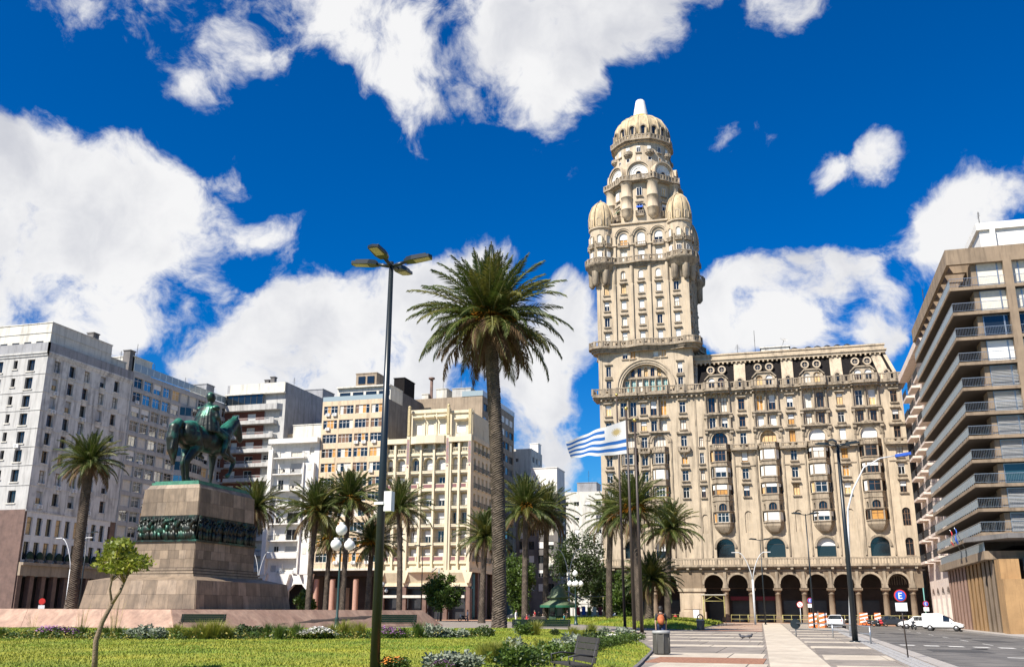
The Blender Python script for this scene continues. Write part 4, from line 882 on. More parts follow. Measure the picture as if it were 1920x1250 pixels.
def deco_block():
    T = thing('deco_building', 'cream art deco apartment building with tall fluted piers and coloured tile bands', 'building', (-68, 176, 0))
    F = Fac(T, -76.6, 176, 0); E_ = Fac(T, -58.4, 176, R(90)); W_ = 18.2
    mat('tilepurple', (.22, .10, .10), .5, .25, 6); mat('tilegold', (.46, .37, .20), .5, .3, 4); mat('tileblue', (.08, .10, .22), .4, .3, 8, col2=(.4, .12, .08), mixs=6)
    fz = [31.3, 27.75, 24.3, 20.85, 17.4, 13.95, 10.5]           # storey floors
    ops = []; xsl = [1.0, 3.5]; xsm = [7.0, 9.75, 12.5]; xsr = [15.2, 16.9]
    def cols(z, h, arch): 
        o = []
        for x, w_ in ((.95, 1.3), (3.3, 1.9), (6.3, 1.7), (9.1, 2.3), (11.7, 2.3), (14.7, 1.3), (16.5, 1.5)): o.append((x-w_/2, x+w_/2, z, z+h)+(('arch',) if arch else ('',)))
        return o
    for i, z in enumerate(fz): ops += cols(z+.15, 2.65, i == 1)
    F.wall('wall', W_, 8.6, 34.4, ops, 'creamwall', 1.0)
    for o in ops:
        w_ = o[1]-o[0]; x = (o[0]+o[1])/2
        window(F, x+.1, o[2], min(1.3, w_), 2.3, .85, 2, 1, 'framewhite', 0, 0, pane=pick([(2, 'glass'), (2, 'curtain')]), blind=pick([(2, .95), (2, .5), (1, 0)]))
        F.add('loggia_back', boxmesh('loggia_back', w_, .05, 2.65, 'creamwall'), x, 1.0, o[2])
        i = min(range(7), key=lambda k: abs(fz[k]+.15-o[2]))
        if i == 0: F.add('balcony', rail_mesh(w_, .12, 'stone', 'creamwall', 'creamwall', .15, .9), x, .0, o[2]+.02)
        elif i in (2, 6):
            b = MB(); b.box(-w_/2, w_/2, -.35, -.2, 0, .95); b.box(-w_/2+.25, w_/2-.25, -.37, -.35, .15, .8, 1); F.add('balcony', cached(('dp', round(w_, 2)), lambda: b.mesh('balcony', ['creamwall', 'tilepurple'])), x, .2, o[2])
        else: F.add('balcony', rail_mesh(w_, .35, 'iron', 'creamwall', 'iron', .15, .95), x, 0, o[2]+.02)
    # projecting middle bay and fluted piers
    b = MB()
    for x in (2.2, 7.65, 10.4, 13.85 , 15.6): b.box(x-.2, x+.2, -.55, 0, 9, 33.6)
    for x in (.1, 5.0, 13.3, 17.85): b.box(x-.32, x+.32, -.75, 0, 6.6, 34.9)
    for z in fz: b.box(.3, W_-.3, -.3, 0, z-.35, z+.1)
    b.box(0, 4.8, -.8, .3, 33.4, 34.4); b.box(13.5, W_, -.8, .3, 33.4, 34.4); b.prism([(5.2, 0), (5.6, -.9), (7.0, -1.5), (11.0, -1.5), (12.6, -.9), (13.1, 0)], 33.2, 34.7); b.prism([(5.2, 0), (5.6, -.9), (7.0, -1.5), (11.0, -1.5), (12.6, -.9), (13.1, 0)], 8.6, 9.4)
    F.add('pier', b.mesh('pier', 'creamwall'))
    b = MB()
    for x in (5.0, 13.3, 17.85): [b.box(x+dx-.05, x+dx+.05, -.79, -.75, 29.2, 34.2) for dx in (-.18, 0, .18)]; b.box(x-.14, x+.14, -.79, -.75, 28.6, 28.9)
    F.add('tile_band', b.mesh('tile_band', 'tileblue'))
    b = MB(); 
    for x in (5.0, 13.3): b.box(x-.24, x+.24, -.85, -.25, 34.9, 40.5); b.ball((x, -.55, 40.7), .34, 8)
    b.box(17.55, 18.15, -.8, -.1, 34.9, 39.8)
    F.add('finial', b.mesh('finial', 'tilegold'))
    U = F; ops = [(6.1, 7.3, 35.3, 37.4), (8.5, 9.8, 35.3, 37.4), (11.0, 12.3, 35.3, 37.4), (14.6, 16.6, 35.2, 37.0)]
    U.wall('attic_wall', 13.1, 34.4, 39.9, ops, 'creamwall', .4, 5.0, .6)
    for o in ops: window(F, (o[0]+o[1])/2, o[2], o[1]-o[0], o[3]-o[2], .8, 2, 1, 'framewhite', pane='curtain', blind=.95)
    b = MB()
    for x in (6.7, 9.15, 11.65): b.yprism([(.6, 38.3), (-.35, 38.6), (-.35, 38.9), (.6, 38.9)], x-1.0, x+1.0)
    for x in (7.95, 10.4): b.box(x-.12, x+.12, .4, .6, 34.6, 39.9)
    b.box(5.0, 13.3, .3, 1.0, 39.6, 40.3); b.box(13.4, 18.1, .3, 1.0, 39.3, 39.8); b.yprism([(.6, 37.6), (-.3, 37.9), (-.3, 38.2), (.6, 38.2)], 14.4, 17)
    F.add('attic_moulding', b.mesh('attic_moulding', 'creamwall'))
    # base wedges, dark shops
    b = MB(); 
    for x0, x1 in ((.3, 4.7), (5.3, 13.0), (13.6, 17.6)): b.yprism([(0, 6.4), (-.9, 8.5), (-.9, 9.0), (0, 9.0)], x0, x1)
    for x in (.1, 5.0, 13.3, 17.85): b.xprism([(x-.32, 6.6), (x+.32, 6.6), (x+1.0, 8.6), (x-1.0, 8.6)], -.98, -.9)
    b.box(0, W_, -.3, .6, 6.0, 6.6); F.add('base_band', b.mesh('base_band', 'creamwall'))
    F.boxes('shopfront', [(0, W_, 1.5, 1.7, 0, 6.0), (0, W_, 0, 1.5, 5.6, 6.0)], 'shopdark'); F.boxes('pillar', [(x-.4, x+.4, -.3, .5, 0, 6) for x in (.4, 5, 9.1, 13.3, 17.8)], 'brownstone'); F.boxes('shop_sign', [(.8, 17.2, -.5, -.4, 3.9, 4.4)], 'palewall')
    # side front along the street
    ops = []
    for i, z in enumerate(fz):
        for y in (1.6, 4.2, 6.8, 9.4, 12): ops.append((y-.65, y+.65, z+.15, z+2.6, 'arch' if i == 1 else ''))
    E_.wall('wall', 16, 8.6, 34.4, ops, 'creamwall', .5)
    for o in ops:
        window(E_, (o[0]+o[1])/2, o[2], 1.3, 2.45, .4, 2, 1, 'framewhite', pane=pick([(2, 'glass'), (1, 'curtain')]), blind=pick([(1, .95), (1, .5), (1, 0)])); E_.add('balcony', rail_mesh(1.5, .4, 'iron', 'creamwall', 'iron', .15, .9), (o[0]+o[1])/2, 0, o[2]+.02)
    E_.boxes('cornice', [(0, 16, -.35, .2, 33.6, 34.5), (0, 16, -.3, 0, 8.6, 9.2)], 'creamwall'); E_.wall('attic_wall', 15, 34.4, 39.3, [(y-.5, y+.5, 35.2, 37) for y in (2, 5, 8)], 'creamwall', .4, .6, .5)
    E_.boxes('pillar', [(y-.4, y+.4, .0, .6, 0, 8.6) for y in (.6, 5, 10, 15)], 'brownstone'); E_.boxes('shopfront', [(0, 16, 1, 1.2, 0, 8.6)], 'shopdark')
    shell(T, -76.6, -58.42, 176, 192, 0, 34.38, 'creamwall', 'roof', 'blt'); b = MB(); b.box(-71.6, -58.95, 176.9, 191, 34.4, 39.6); put('attic', b.mesh('attic', 'creamwall'), T, -T.location)
deco_block()
def banded(name, label, x0, x1, y0, y1, top, m, front=None, side=None, fl=3.0, zmin=4, roofs=()):
    """block with optional window rows on the front (-y) and right (+x) faces; each row: list of (start, width)"""
    T = thing(name, label, 'building', ((x0+x1)/2, y0, 0))
    for rows, f, L_ in ((front, Fac(T, x0, y0, 0), x1-x0), (side, Fac(T, x1, y0, R(90)), y1-y0)):
        ops = []
        if rows:
            z = top-1.0-fl
            while z > zmin:
                for a, w_, h in rows: ops.append((a, a+w_, z+.9, z+.9+h))
                z -= fl
        f.wall('wall', L_, 0, top, ops, m, .25)
        for a0, a1, z, z2 in ops: window(f, (a0+a1)/2, z, a1-a0, z2-z, .15, max(2, int((a1-a0)/.9)), 1, pick([(1, 'framewhite'), (1, 'framedark')]), pane=gpane(), blind=pick([(3, 0), (1, .5), (1, .95)]))
        if rows:
            for k in range(6):
                o = random.choice(ops)
                if random.random() < .5: f.add('air_conditioner', ac_mesh(), (o[0]+o[1])/2, -.02, o[2]-.6)
    shell(T, x0, x1, y0, y1, 0, top, m, 'roof', 'blt'); roof_clutter(T, roofs); return T
t = banded('rear_office_building', 'bare concrete block with banded windows on its side, rising behind the cream building', -83, -64.2, 200, 226, 48.0, 'tanconc', None, [(1+k*3.5, 3.1, 1.7) for k in range(7)], roofs=[(-76, -73.5, 202, 206, 48, 50.5, 'palewall'), (-72.5, -68, 203, 208, 48, 50.6, 'greypanel'), (-79.5, -78, 202, 204, 48, 49.5, 'palewall')])
antenna(t, -74, 201, 50.5, 3); antenna(t, -70, 202, 50.6, 3.5); antenna(t, -77, 201, 48, 3)
b = MB(); b.box(-69, -64.1, 199.9, 226.1, 48.0, 49.2); put('glass_parapet', b.mesh('glass_parapet', 'glassclear'), t, -t.location)
banded('side_street_building', 'pale grey block with small windows down the side street, left of the dark one', -66.5, -61.3, 232, 243, 41, 'palewall', [(1.0, .8, 1.0)], [(1+k*3.2, 2.0, 1.5) for k in range(3)], 3.2, roofs=[(-63.8, -61.6, 240, 243, 41, 43.5, 'whitepaint')])
banded('dark_street_building', 'dark narrow block with a white upper wing at the end of the side street', -60.5, -50.6, 215, 223.5, 27.5, 'darkconc', [(.8, 1.3, 1.8), (3, 1.3, 1.8), (5.2, 1.3, 1.8), (7.6, 1.3, 1.8)], [(1.0+k*2.6, 1.4, 1.6) for k in range(3)], 3.1, roofs=[(-57, -50.8, 215.3, 223.2, 27.5, 33.4, 'whitepaint')])
t = banded('far_low_building', 'far pale low building with a grey tank room on its roof, left of the palace', -68, -48, 290, 310, 36.8, 'palewall', [(1.5+k*3.4, 1.6, 1.3) for k in range(5)], None, 4.2, roofs=[(-62.3, -56.2, 291, 298, 36.8, 39.6, 'greyconc')])
antenna(t, -59, 293, 39.6, 4)

mat('soffit', (.06, .05, .045), .9, .2, 1)  # near-black colour painting the shade in the gaps between balconies
def right_slab():
    T = thing('slab_apartments', 'modern concrete apartment block with stacked slab balconies and tall fins on the right', 'building', (20, 104, 0))
    zs = [34.35, 31.65, 28.95, 26.3, 23.65, 21.1, 18.7, 16.3, 13.9, 11.5, 9.2]
    X0, X1, Y0, Y1 = 18, 42, 104, 135.5; B = -T.location; d = 1.7
    def slab(b, z0, z1, e=0): b.prism([(X0+e, Y0+e), (X1, Y0+e), (X1, Y1), (X0+e, Y1)], z0, z1)
    for z in zs:
        b = MB(); slab(b, z-.34, z-.02); b.face([(X0+.12, Y0+.12, z-.345), (X0+.12, Y1, z-.345), (X1, Y1, z-.345), (X1, Y0+.12, z-.345)], 1); put('floor_slab', b.mesh('floor_slab', ['slabconc', 'soffit']), T, B)  # dark sheet under each slab, coloured as its shade
    b = MB(); b.box(X0+d+1.4, X1, Y0+d+.25, Y1-.5, 8, 37.5); put('core', b.mesh('core', 'interior'), T, B)  # core coloured dark for the shade deep in the recess
    F = Fac(T, X0, Y0, 0); Lf = Fac(T, X0, Y1, R(-90)); LL = Y1-Y0
    for i, z in enumerate(zs):
        h = (zs[i-1]-.42 if i else 37.0)-z
        # glazing to the front, recessed
        k = 0; x = 2.9
        style = [('curtain', 0), ('curtain', 0), ('glass', 0), ('blindwhite', .3), ('blindgrey', .9), ('blindwhite', .9), ('blindgrey', .9), ('blindgrey', .9), ('glassblue', 0), ('glass', .5), ('glass', .5)][i]
        while x < 23:
            w_ = 2.0; pm = style[0]
            if i == 3 and k in (3, 4): pm = 'woodshutter'
            o = F.add('window', win_frame(w_, h, 1, 1, 'steel', 0, 0, 'slabconc'), x+w_/2, .6, z); put('pane', quadmesh('pane', w_-.08, h-.08, pm), o, (0, .045, .04))
            if style[1] > .4: 
                def lv():
                    b = MB(); hh = h-.1; n = 14
                    for q in range(n): b.obox((0, 0, hh*(q+.5)/n), w_/2-.06, .055, .012, Matrix.Rotation(R(35), 3, 'X'))
                    return b.mesh('louvre_blind', 'blindgrey')
                put('blind', cached(('lv', round(h, 2)), lv), o, (0, -.06, .05))
            x += w_; k += 1
        F.add('end_wall', boxmesh('end_wall', .5, 2.2, h, 'slabconc'), 2.62, .62, z)
        # recessed wall along the left side, shade put into its dark colour
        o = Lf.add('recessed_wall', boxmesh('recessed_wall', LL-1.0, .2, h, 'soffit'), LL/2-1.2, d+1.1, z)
        for q in range(7):
            wn = Lf.add('window', win_frame(2.4, h-.4, 2, 1, 'steel', 0, 0, 'slabconc'), 3+q*4.1, d+.98, z+.05); put('pane', quadmesh('pane', 2.32, h-.48, pick([(4, 'glass'), (1, 'blindgrey')])), wn, (0, .045, .04))
        # railings: front and left
        b = MB(); b.box(.06, 24, .06, .11, .95, 1.0); b.box(.06, 24, .06, .09, .12, .15)
        for q in range(160): b.box(.07+q*.15, .085+q*.15, .07, .085, .15, .95)
        F.add('railing', cached('rf', lambda: b.mesh('railing', 'steel')), 0, 0, z)
        b2 = MB(); b2.box(0, LL-.15, .06, .11, .95, 1.0)
        for q in range(int(LL/1.2)): b2.box(q*1.2+.05, q*1.2+.1, .06, .11, 0, .95); b2.face([(q*1.2+.12, .085, .14), (q*1.2+1.15, .085, .14), (q*1.2+1.15, .085, .9), (q*1.2+.12, .085, .9)], 1)
        Lf.add('railing', cached('rl', lambda: b2.mesh('railing', ['steel', 'railblue'])), 0, 0, z)
    # roof frame, open pergola on the left side
    b = MB(); b.box(X0, X1, Y0, Y0+.5, 36.9, 38.6); b.box(X0, X0+.35, Y0+.5, Y1, 36.9, 38.6); b.box(X0+2.6, X1, Y0+.5, Y1, 37.4, 37.9)
    for k in range(10): y = Y0+3.2+k*3.2; b.box(X0+.35, X0+2.6, y, y+.5, 37.0, 38.2)
    b.box(23.4, 24.2, Y0-.02, Y0+1.6, 8, 37.5); put('roof_frame', b.mesh('roof_frame', 'slabconc'), T, B)
    b = MB(); b.box(22.4, 42, 108, 122, 37.9, 41.9); b.box(22.1, 42, 107.7, 122, 41.9, 42.7); b.box(23.4, 23.9, 107.6, 108, 37.9, 41.9); put('penthouse', b.mesh('penthouse', 'whitepaint'), T, B)
    antenna(T, 18.3, 124, 38.6, 2.2); antenna(T, 22.6, 108.2, 42.7, 1.5)
    # canopy, mezzanine and fins
    b = MB(); b.box(X0, X1, Y0, Y1, 6.6, 7.4); b.box(19.6, X1, Y0+1, Y1, 5.2, 6.6); put('podium_slab', b.mesh('podium_slab', 'slabconc'), T, B)
    b = MB(); b.prism([(19.5, Y0-4.0), (X1, Y0-4.0), (X1, Y0+2), (16.6, Y0+2)], 8.35, 8.8); put('entrance_canopy', b.mesh('entrance_canopy', 'darkconc'), T, B)
    b = MB(); b.box(18.05, 18.1, Y0, Y1, 8.2, 8.26); [b.box(18.05, 18.1, Y0+k*.3, Y0+k*.3+.04, 7.4, 8.2) for k in range(100)]; put('railing', b.mesh('railing', 'steel'), T, B)
    def fin(): 
        b = MB(); b.prism([(0, -.95), (1.9, .6), (1.9, 2.0), (.0, .55)], -.4, 6.6); return b
    f1 = fin().mesh('fin', 'ochreconc'); f2 = fin().mesh('fin', 'pinkconc'); f3 = fin().mesh('fin', 'slabconc')
    for k in range(13): put('fin', (f1 if 3 <= k < 7 else f2 if k >= 7 else f3), T, Vector((18.7, Y0+1.2+k*2.35, 0))+B)
    b = MB(); b.box(18.4, 20.6, 99.0, 101.2, -.4, 4.6); b.box(18.7, 20.4, 101.2, 103.5, -.4, 6.5); put('corner_pillar', b.mesh('corner_pillar', 'ochreconc'), T, B)
    b = MB(); b.box(20.9, X1, Y0-2, Y1, -.4, 6.6); put('ground_floor', b.mesh('ground_floor', 'shopdark'), T, B)
    # two flags on the canopy
    for k, ms in enumerate((['clothred', 'tilegold', 'clothred'], ['clothblue']*3)):
        b = MB(); b.tube([(0, 0, 0), (-.9, -.5, 2.2)], .03, 6, 0); 
        for j in range(3):
            for q in range(4):
                P = lambda u, v: (-.85+.12*math.sin(v*5+u*3)-u*.0+.0, -.46-.9*u, 2.1-1.3*v-.55*u+.08*math.sin(u*9))
                u0, u1, v0, v1 = q/4, (q+1)/4, j/3, (j+1)/3; b.face([P(u0, v0), P(u1, v0), P(u1, v1), P(u0, v1)], j+1)
        o = tag(put('wall_flag', b.mesh('wall_flag', ['steel']+ms), None, (17.9, 117-3.2*k, 8.2)), ['red and yellow flag hanging from the right-hand block above its fins', 'blue flag hanging from the right-hand block beside the red one'][k], 'flag')
right_slab()
def pale_balconies():
    T = thing('balcony_house', 'pale pink house with iron balconies and bay windows between the palace and the slab block', 'building', (20, 140, 0))
    mat('palepink', (.66, .55, .48), .8, .08, .6, .35)
    f = Fac(T, 19.6, 159, R(-90)); L_ = 23.2; ops = []; zs = [33.2-3.05*k for k in range(9)]
    for z in zs:
        for a in (2.5, 6, 9.5, 13, 16.5, 20): ops.append((a-.5, a+.5, z, z+2.2))
    f.wall('wall', L_, 6, 37.5, ops, 'palepink', .3)
    for a0, a1, z, z2 in ops:
        window(f, (a0+a1)/2, z, 1.0, 2.2, .15, 2, 1, 'framewhite', pane=gpane(), blind=pick([(1, 0), (1, .5)]))
    for z in zs:
        for a in (4.2, 11.2, 18.2): f.add('balcony', rail_mesh(4.6, 1.15, 'iron', 'palepink', 'iron', .35, 1.0), a, 0, z-.05)
    f.boxes('cornice', [(-.2, L_, -1.2, .2, 36.6, 37.6)], 'palepink'); f.wall('arcade', L_, 0, 6, [(1.2, 4.2, 0, 5, 'arch', .8), (6, 9, 0, 5, 'arch', .8), (11, 14, 0, 5, 'arch', .8), (16, 19, 0, 5, 'arch', .8)], 'palepink', .8); f.boxes('shopfront', [(0, L_, 1, 1.2, 0, 6)], 'interior')
    shell(T, 19.62, 34, 135.8, 159, 0, 37.5, 'palepink', 'roof', 'bft')
    b = MB(); b.box(20.5, 26, 159.3, 175, 0, 34); b.prism([(19.2, 159.2), (22, 159.2), (22, 166), (19.2, 166)], 30.5, 31.3); put('rear_wing', b.mesh('rear_wing', 'palepink'), T, -T.location)
pale_balconies()
# ------------------------------------------------------------------ ground, paving, road, lawns
mat('paving', (.245, .21, .178), .85, .14, 1.2, .3, .15, 25, col2=(.185, .16, .135), mixs=.5, objvar=.12)
mat('pavecream', (.52, .455, .36), .85, .1, 1.5, .22, .1, 25, col2=(.44, .375, .295), mixs=.7, objvar=.07)
mat('gravelred', (.235, .10, .06), .9, .45, 14, 0, .5, 40, col2=(.33, .17, .10), mixs=9)
mat('asphalt', (.085, .08, .075), .85, .25, .9, 0, .2, 40, col2=(.15, .138, .125), mixs=.35, edge=(.38, .62))
mat('kerbstone', (.34, .31, .28), .85, .15, 2, .2, .2, 20); mat('cobble', (.33, .32, .31), .85, .3, 6, 0, .4, 15)
mat('roadpaint', (.62, .60, .56), .7, .25, 3); mat('citymat', (.16, .15, .14), .9, .15, .3)
mat('redwalk', (.34, .19, .12), .85, .15, 2)
mat('soil', (.085, .055, .035), .95, .3, 4)
mat('grass', (.12, .175, .01), .9, .16, .9, 0, .6, 30, col2=(.29, .27, .02), mixs=.22, edge=(.38, .62))
mat('blade', (.12, .20, .012), .7, .2, .5, col2=(.32, .30, .03), mixs=.3, edge=(.36, .68)); mat('grassdry', (.26, .22, .05), .85, .3, .5)
def structure(o): o['kind'] = 'structure'; return o
def sheet(name, pts, z, m, parent=None):
    b = MB(); b.face([(x, y, z) for x, y in pts]); o = put(name, b.mesh(name, m), parent)
    if not parent: structure(o)
    return o
sheet('ground', [(-1500, -300), (1500, -300), (1500, 2500), (-1500, 2500)], -.6, 'citymat')
b = MB(); b.box(-116, 4.45, -40, 157.5, -.5, 0); plaza = structure(put('plaza_paving', b.mesh('plaza_paving', 'paving')))
b = MB(); b.face([(4.75, -40, -.14), (17.3, -40, -.36), (17.3, 157.5, -.36), (4.75, 157.5, -.14)]); structure(put('road', b.mesh('road', 'asphalt')))
b = MB(); b.box(17.3, 60, -40, 160, -.5, -.2); structure(put('side_pavement', b.mesh('side_pavement', 'kerbstone')))
b = MB(); b.box(-116, 19.6, 157.5, 200, -.5, -.02); structure(put('palace_pavement', b.mesh('palace_pavement', 'redwalk')))
b = MB(); b.box(-30, 17.2, 153.5, 157.5, -.3, .03); structure(put('arcade_step', b.mesh('arcade_step', 'redwalk')))
# slabs of the walk: light bands, grey fields, red gravel beds
def seg(x_l, x_r, y0, y1, m, name, ln=3.0, z=.0):
    x = x_l
    while x < x_r-.05:
        x2 = min(x+ln, x_r); b = MB(); b.box(x+.025, x2-.025, y0+.03, y1-.03, 0, .012+.004*random.random())
        put(name, b.mesh(name, m), plaza, (0, 0, z)); x = x2
bl = lambda y: -.88-(y-32)*.033; br = lambda y: .95-(y-32)*.0275      # edges of the long cream path
y = 28
def lx(y): return -4.75 if y < 34 else (-4.95-(y-32.4)*.1 if y < 44 else (-6.1-(y-43.8)*.168 if y < 72 else -38 if y < 88 else -8.7))
bands = [(28.0, 33.8, 'c'), (33.8, 37.9, 'r'), (37.9, 42.0, 'c'), (42.0, 49.6, 'g'), (49.6, 52.4, 'c'), (52.4, 58.2, 'g'), (58.2, 60.6, 'c'), (60.6, 66, 'g'), (66, 68.4, 'c'), (68.4, 74.2, 'g'), (74.2, 76.6, 'c'), (76.6, 82, 'g'), (82, 84.5, 'c'), (84.5, 89.5, 'g')]
yy = 89.5
while yy < 146: bands += [(yy, yy+4.6, 'r'), (yy+4.6, yy+7.6, 'c')]; yy += 7.6
for y0, y1, k in bands:
    m, nm = {'c': ('pavecream', 'paving_band'), 'r': ('gravelred', 'gravel_bed'), 'g': ('paving', 'paving_slab')}[k]
    seg(lx((y0+y1)/2)+(.25 if y0 < 72 else 0), bl((y0+y1)/2)-.12, y0, y1, m, nm, 2.9 if k != 'r' else 30)
    if k != 'r': seg(br((y0+y1)/2)+.12, 3.3, y0, y1, m, nm, 2.2)
    else: seg(br((y0+y1)/2)+.12, 3.3, y0, y1, 'paving', 'paving_slab', 2.2)
y = 20
while y < 156:
    y2 = y+2.4; b = MB(); i = len(b.v); q = [(bl(y), y+.025), (br(y), y+.025), (br(y2), y2-.025), (bl(y2), y2-.025)]; b.prism(q, 0, .02); put('path_slab', b.mesh('path_slab', 'pavecream'), plaza); y = y2
b = MB()
for k in range(520):
    yk = 25+k*.12*2
    for j in range(3): b.box(3.36+j*.26, 3.59+j*.26, yk, yk+.215, 0, .015+.01*random.random())
put('cobble_strip', b.mesh('cobble_strip', 'cobble'), plaza, kind='stuff')
for k in range(70): b = MB(); put('kerb_stone', cached('kerb', lambda: (b.box(4.18, 4.74, 0, 1.88, -.4, .03), b.mesh('kerb_stone', 'kerbstone'))[1]), plaza, (0, 20+k*1.9, 0))
def mark(name, x0, x1, y0, y1): 
    zf = lambda x: -.14-(x-4.75)*.22/12.55+.006
    b = MB(); b.face([(x0, y0, zf(x0)), (x1, y0, zf(x1)), (x1, y1, zf(x1)), (x0, y1, zf(x0))]); structure(put(name, b.mesh(name, 'roadpaint')))
for k in range(9): mark('road_marking', 5.6+k*1.3, 6.4+k*1.3, 61+.0*k, 62.2)
mark('road_marking', 8.6, 17, 47.2, 47.7)
for k in range(7): mark('road_marking', 11.2, 11.32, 66+k*9, 69.5+k*9)
for k, (x, y, r) in enumerate(((9.2, 58, .45), (12.5, 84, .45), (7.2, 96, .45), (14.6, 70, .45))):
    zf = lambda x: -.14-(x-4.75)*.22/12.55
    b = MB(); b.lathe([(r, .012), (r*.93, .018), (0, .018)], 0, 0, 18); tag(put('manhole_cover', b.mesh('manhole_cover', 'iron'), None, (x, y, zf(x))), ['manhole cover nearest the dashed road line', 'manhole cover on the far road before the van', 'manhole cover near the kerb on the far road', 'manhole cover in the right lane of the road'][k], 'manhole')
mat('asphaltpatch', (.055, .052, .05), .9, .2, 2)
for x0, x1, y0, y1 in ((6.2, 9.0, 52, 56), (10.5, 15.5, 54.5, 55.2), (12, 14.2, 74, 80), (5.6, 8.4, 70, 71), (6, 16.5, 86.5, 87.1), (8, 10, 92, 99)):
    zf = lambda x: -.14-(x-4.75)*.22/12.55+.004
    b = MB(); b.face([(x0, y0, zf(x0)), (x1, y0+.15, zf(x1)), (x1-.1, y1, zf(x1-.1)), (x0+.1, y1-.1, zf(x0+.1))]); structure(put('road_patch', b.mesh('road_patch', 'asphaltpatch')))
# lawns ---------------------------------------------------------------------------------
def in_poly(x, y, P):
    c = False; n = len(P)
    for i in range(n):
        (x1, y1), (x2, y2) = P[i], P[(i+1) % n]
        if (y1 > y) != (y2 > y) and x < (x2-x1)*(y-y1)/(y2-y1)+x1: c = not c
    return c
def edge_d(x, y, P):
    d = 1e9
    for i in range(len(P)):
        (x1, y1), (x2, y2) = P[i], P[(i+1) % len(P)]; dx, dy = x2-x1, y2-y1; t = max(0, min(1, ((x-x1)*dx+(y-y1)*dy)/(dx*dx+dy*dy))); d = min(d, math.hypot(x-x1-t*dx, y-y1-t*dy))
    return d
def mound(P, hmax, wid):
    return lambda x, y: (hmax*(1-math.exp(-edge_d(x, y, P)/wid)) if in_poly(x, y, P) else 0)
LAWN1 = [(-4.0, 8), (-4.55, 28), (-4.95, 32.4), (-6.1, 43.8), (-8.2, 54), (-10.6, 67), (-13, 71.5), (-22, 72.5), (-30, 71), (-37, 64), (-46, 61), (-62, 60.5), (-90, 60.5), (-90, 8)]
LAWN2 = [(-9.0, 90), (-15, 99), (-26.8, 122), (-34, 131), (-46, 152), (-40, 155), (-13, 155), (-10.2, 147)]
H1 = mound(LAWN1, .42, 2.2); H2 = mound(LAWN2, .75, 3.5)
def grid_lawn(name, P, H, st, label):
    x0, x1 = min(p[0] for p in P), max(p[0] for p in P); y0, y1 = min(p[1] for p in P), max(p[1] for p in P)
    bm = bmesh.new(); vs = [bm.verts.new((x, y, 0)) for x, y in P]; bm.faces.new(vs)
    n = int((x1-x0)/st)
    for k in range(1, n): bmesh.ops.bisect_plane(bm, geom=bm.verts[:]+bm.edges[:]+bm.faces[:], plane_co=(x0+k*st, 0, 0), plane_no=(1, 0, 0))
    n = int((y1-y0)/st)
    for k in range(1, n): bmesh.ops.bisect_plane(bm, geom=bm.verts[:]+bm.edges[:]+bm.faces[:], plane_co=(0, y0+k*st, 0), plane_no=(0, 1, 0))
    for v in bm.verts: 
        d = edge_d(v.co.x, v.co.y, P); v.co.z = .035 if d < .01 else H(v.co.x, v.co.y)+.03+.04*math.sin(v.co.x*.7)*math.cos(v.co.y*.5)
    me = bpy.data.meshes.new(name); bm.to_mesh(me); bm.free(); me.materials.append(MATS['grass'])
    for p in me.polygons: p.use_smooth = True
    o = structure(put(name, me)); return o
def zH(H, x, y): return H(x, y)+.03+.04*math.sin(x*.7)*math.cos(y*.5)
grid_lawn('lawn', LAWN1, H1, 1.2, ''); grid_lawn('lawn', LAWN2, H2, 1.5, '')
b = MB()
for P in (LAWN1, LAWN2):
    for i in range(len(P)):
        (x1, y1), (x2, y2) = P[i], P[(i+1) % len(P)]; d = Vector((x2-x1, y2-y1)); a = math.atan2(d.y, d.x); b.obox(((x1+x2)/2, (y1+y2)/2, .0), d.length/2+.03, .06, .07, Matrix.Rotation(a, 3, 'Z'))
structure(put('lawn_edging', b.mesh('lawn_edging', 'darkconc')))
def grass_blades(P, H, n, hh, ymin, ymax, name, label, dry=None):
    b = MB(); x0, x1 = min(p[0] for p in P), max(p[0] for p in P); c = 0
    while c < n:
        y = ymin+(ymax-ymin)*random.random()**1.4; x = x0+(x1-x0)*random.random()
        if x < -1.02*y-2 or not in_poly(x, y, P): continue
        z = zH(H, x, y); k = hh*random.uniform(.6, 1.5)*(1+y/70); a = random.random()*6.28; w_ = .012+.00042*y; dx, dy = math.cos(a)*w_, math.sin(a)*w_; lx_, ly_ = random.uniform(-.6, .6)*k, random.uniform(-.6, .6)*k
        i = len(b.v); b.v += [(x-dx, y-dy, z-.02), (x+dx, y+dy, z-.02), (x+lx_, y+ly_, z+k)]; b.f.append((i, i+1, i+2)); b.m.append(0); b.s.append(False); c += 1
    o = put(name, b.mesh(name, 'blade')); o['kind'] = 'stuff'; o['label'] = label; o['category'] = 'grass'
grass_blades(LAWN1, H1, 170000, .03, 18, 72, 'grass', 'mown yellow green grass of the near lawn in front of the plinth')
grass_blades(LAWN2, H2, 20000, .07, 88, 155, 'grass', 'dry mown grass on the far mounded lawn below the palms')
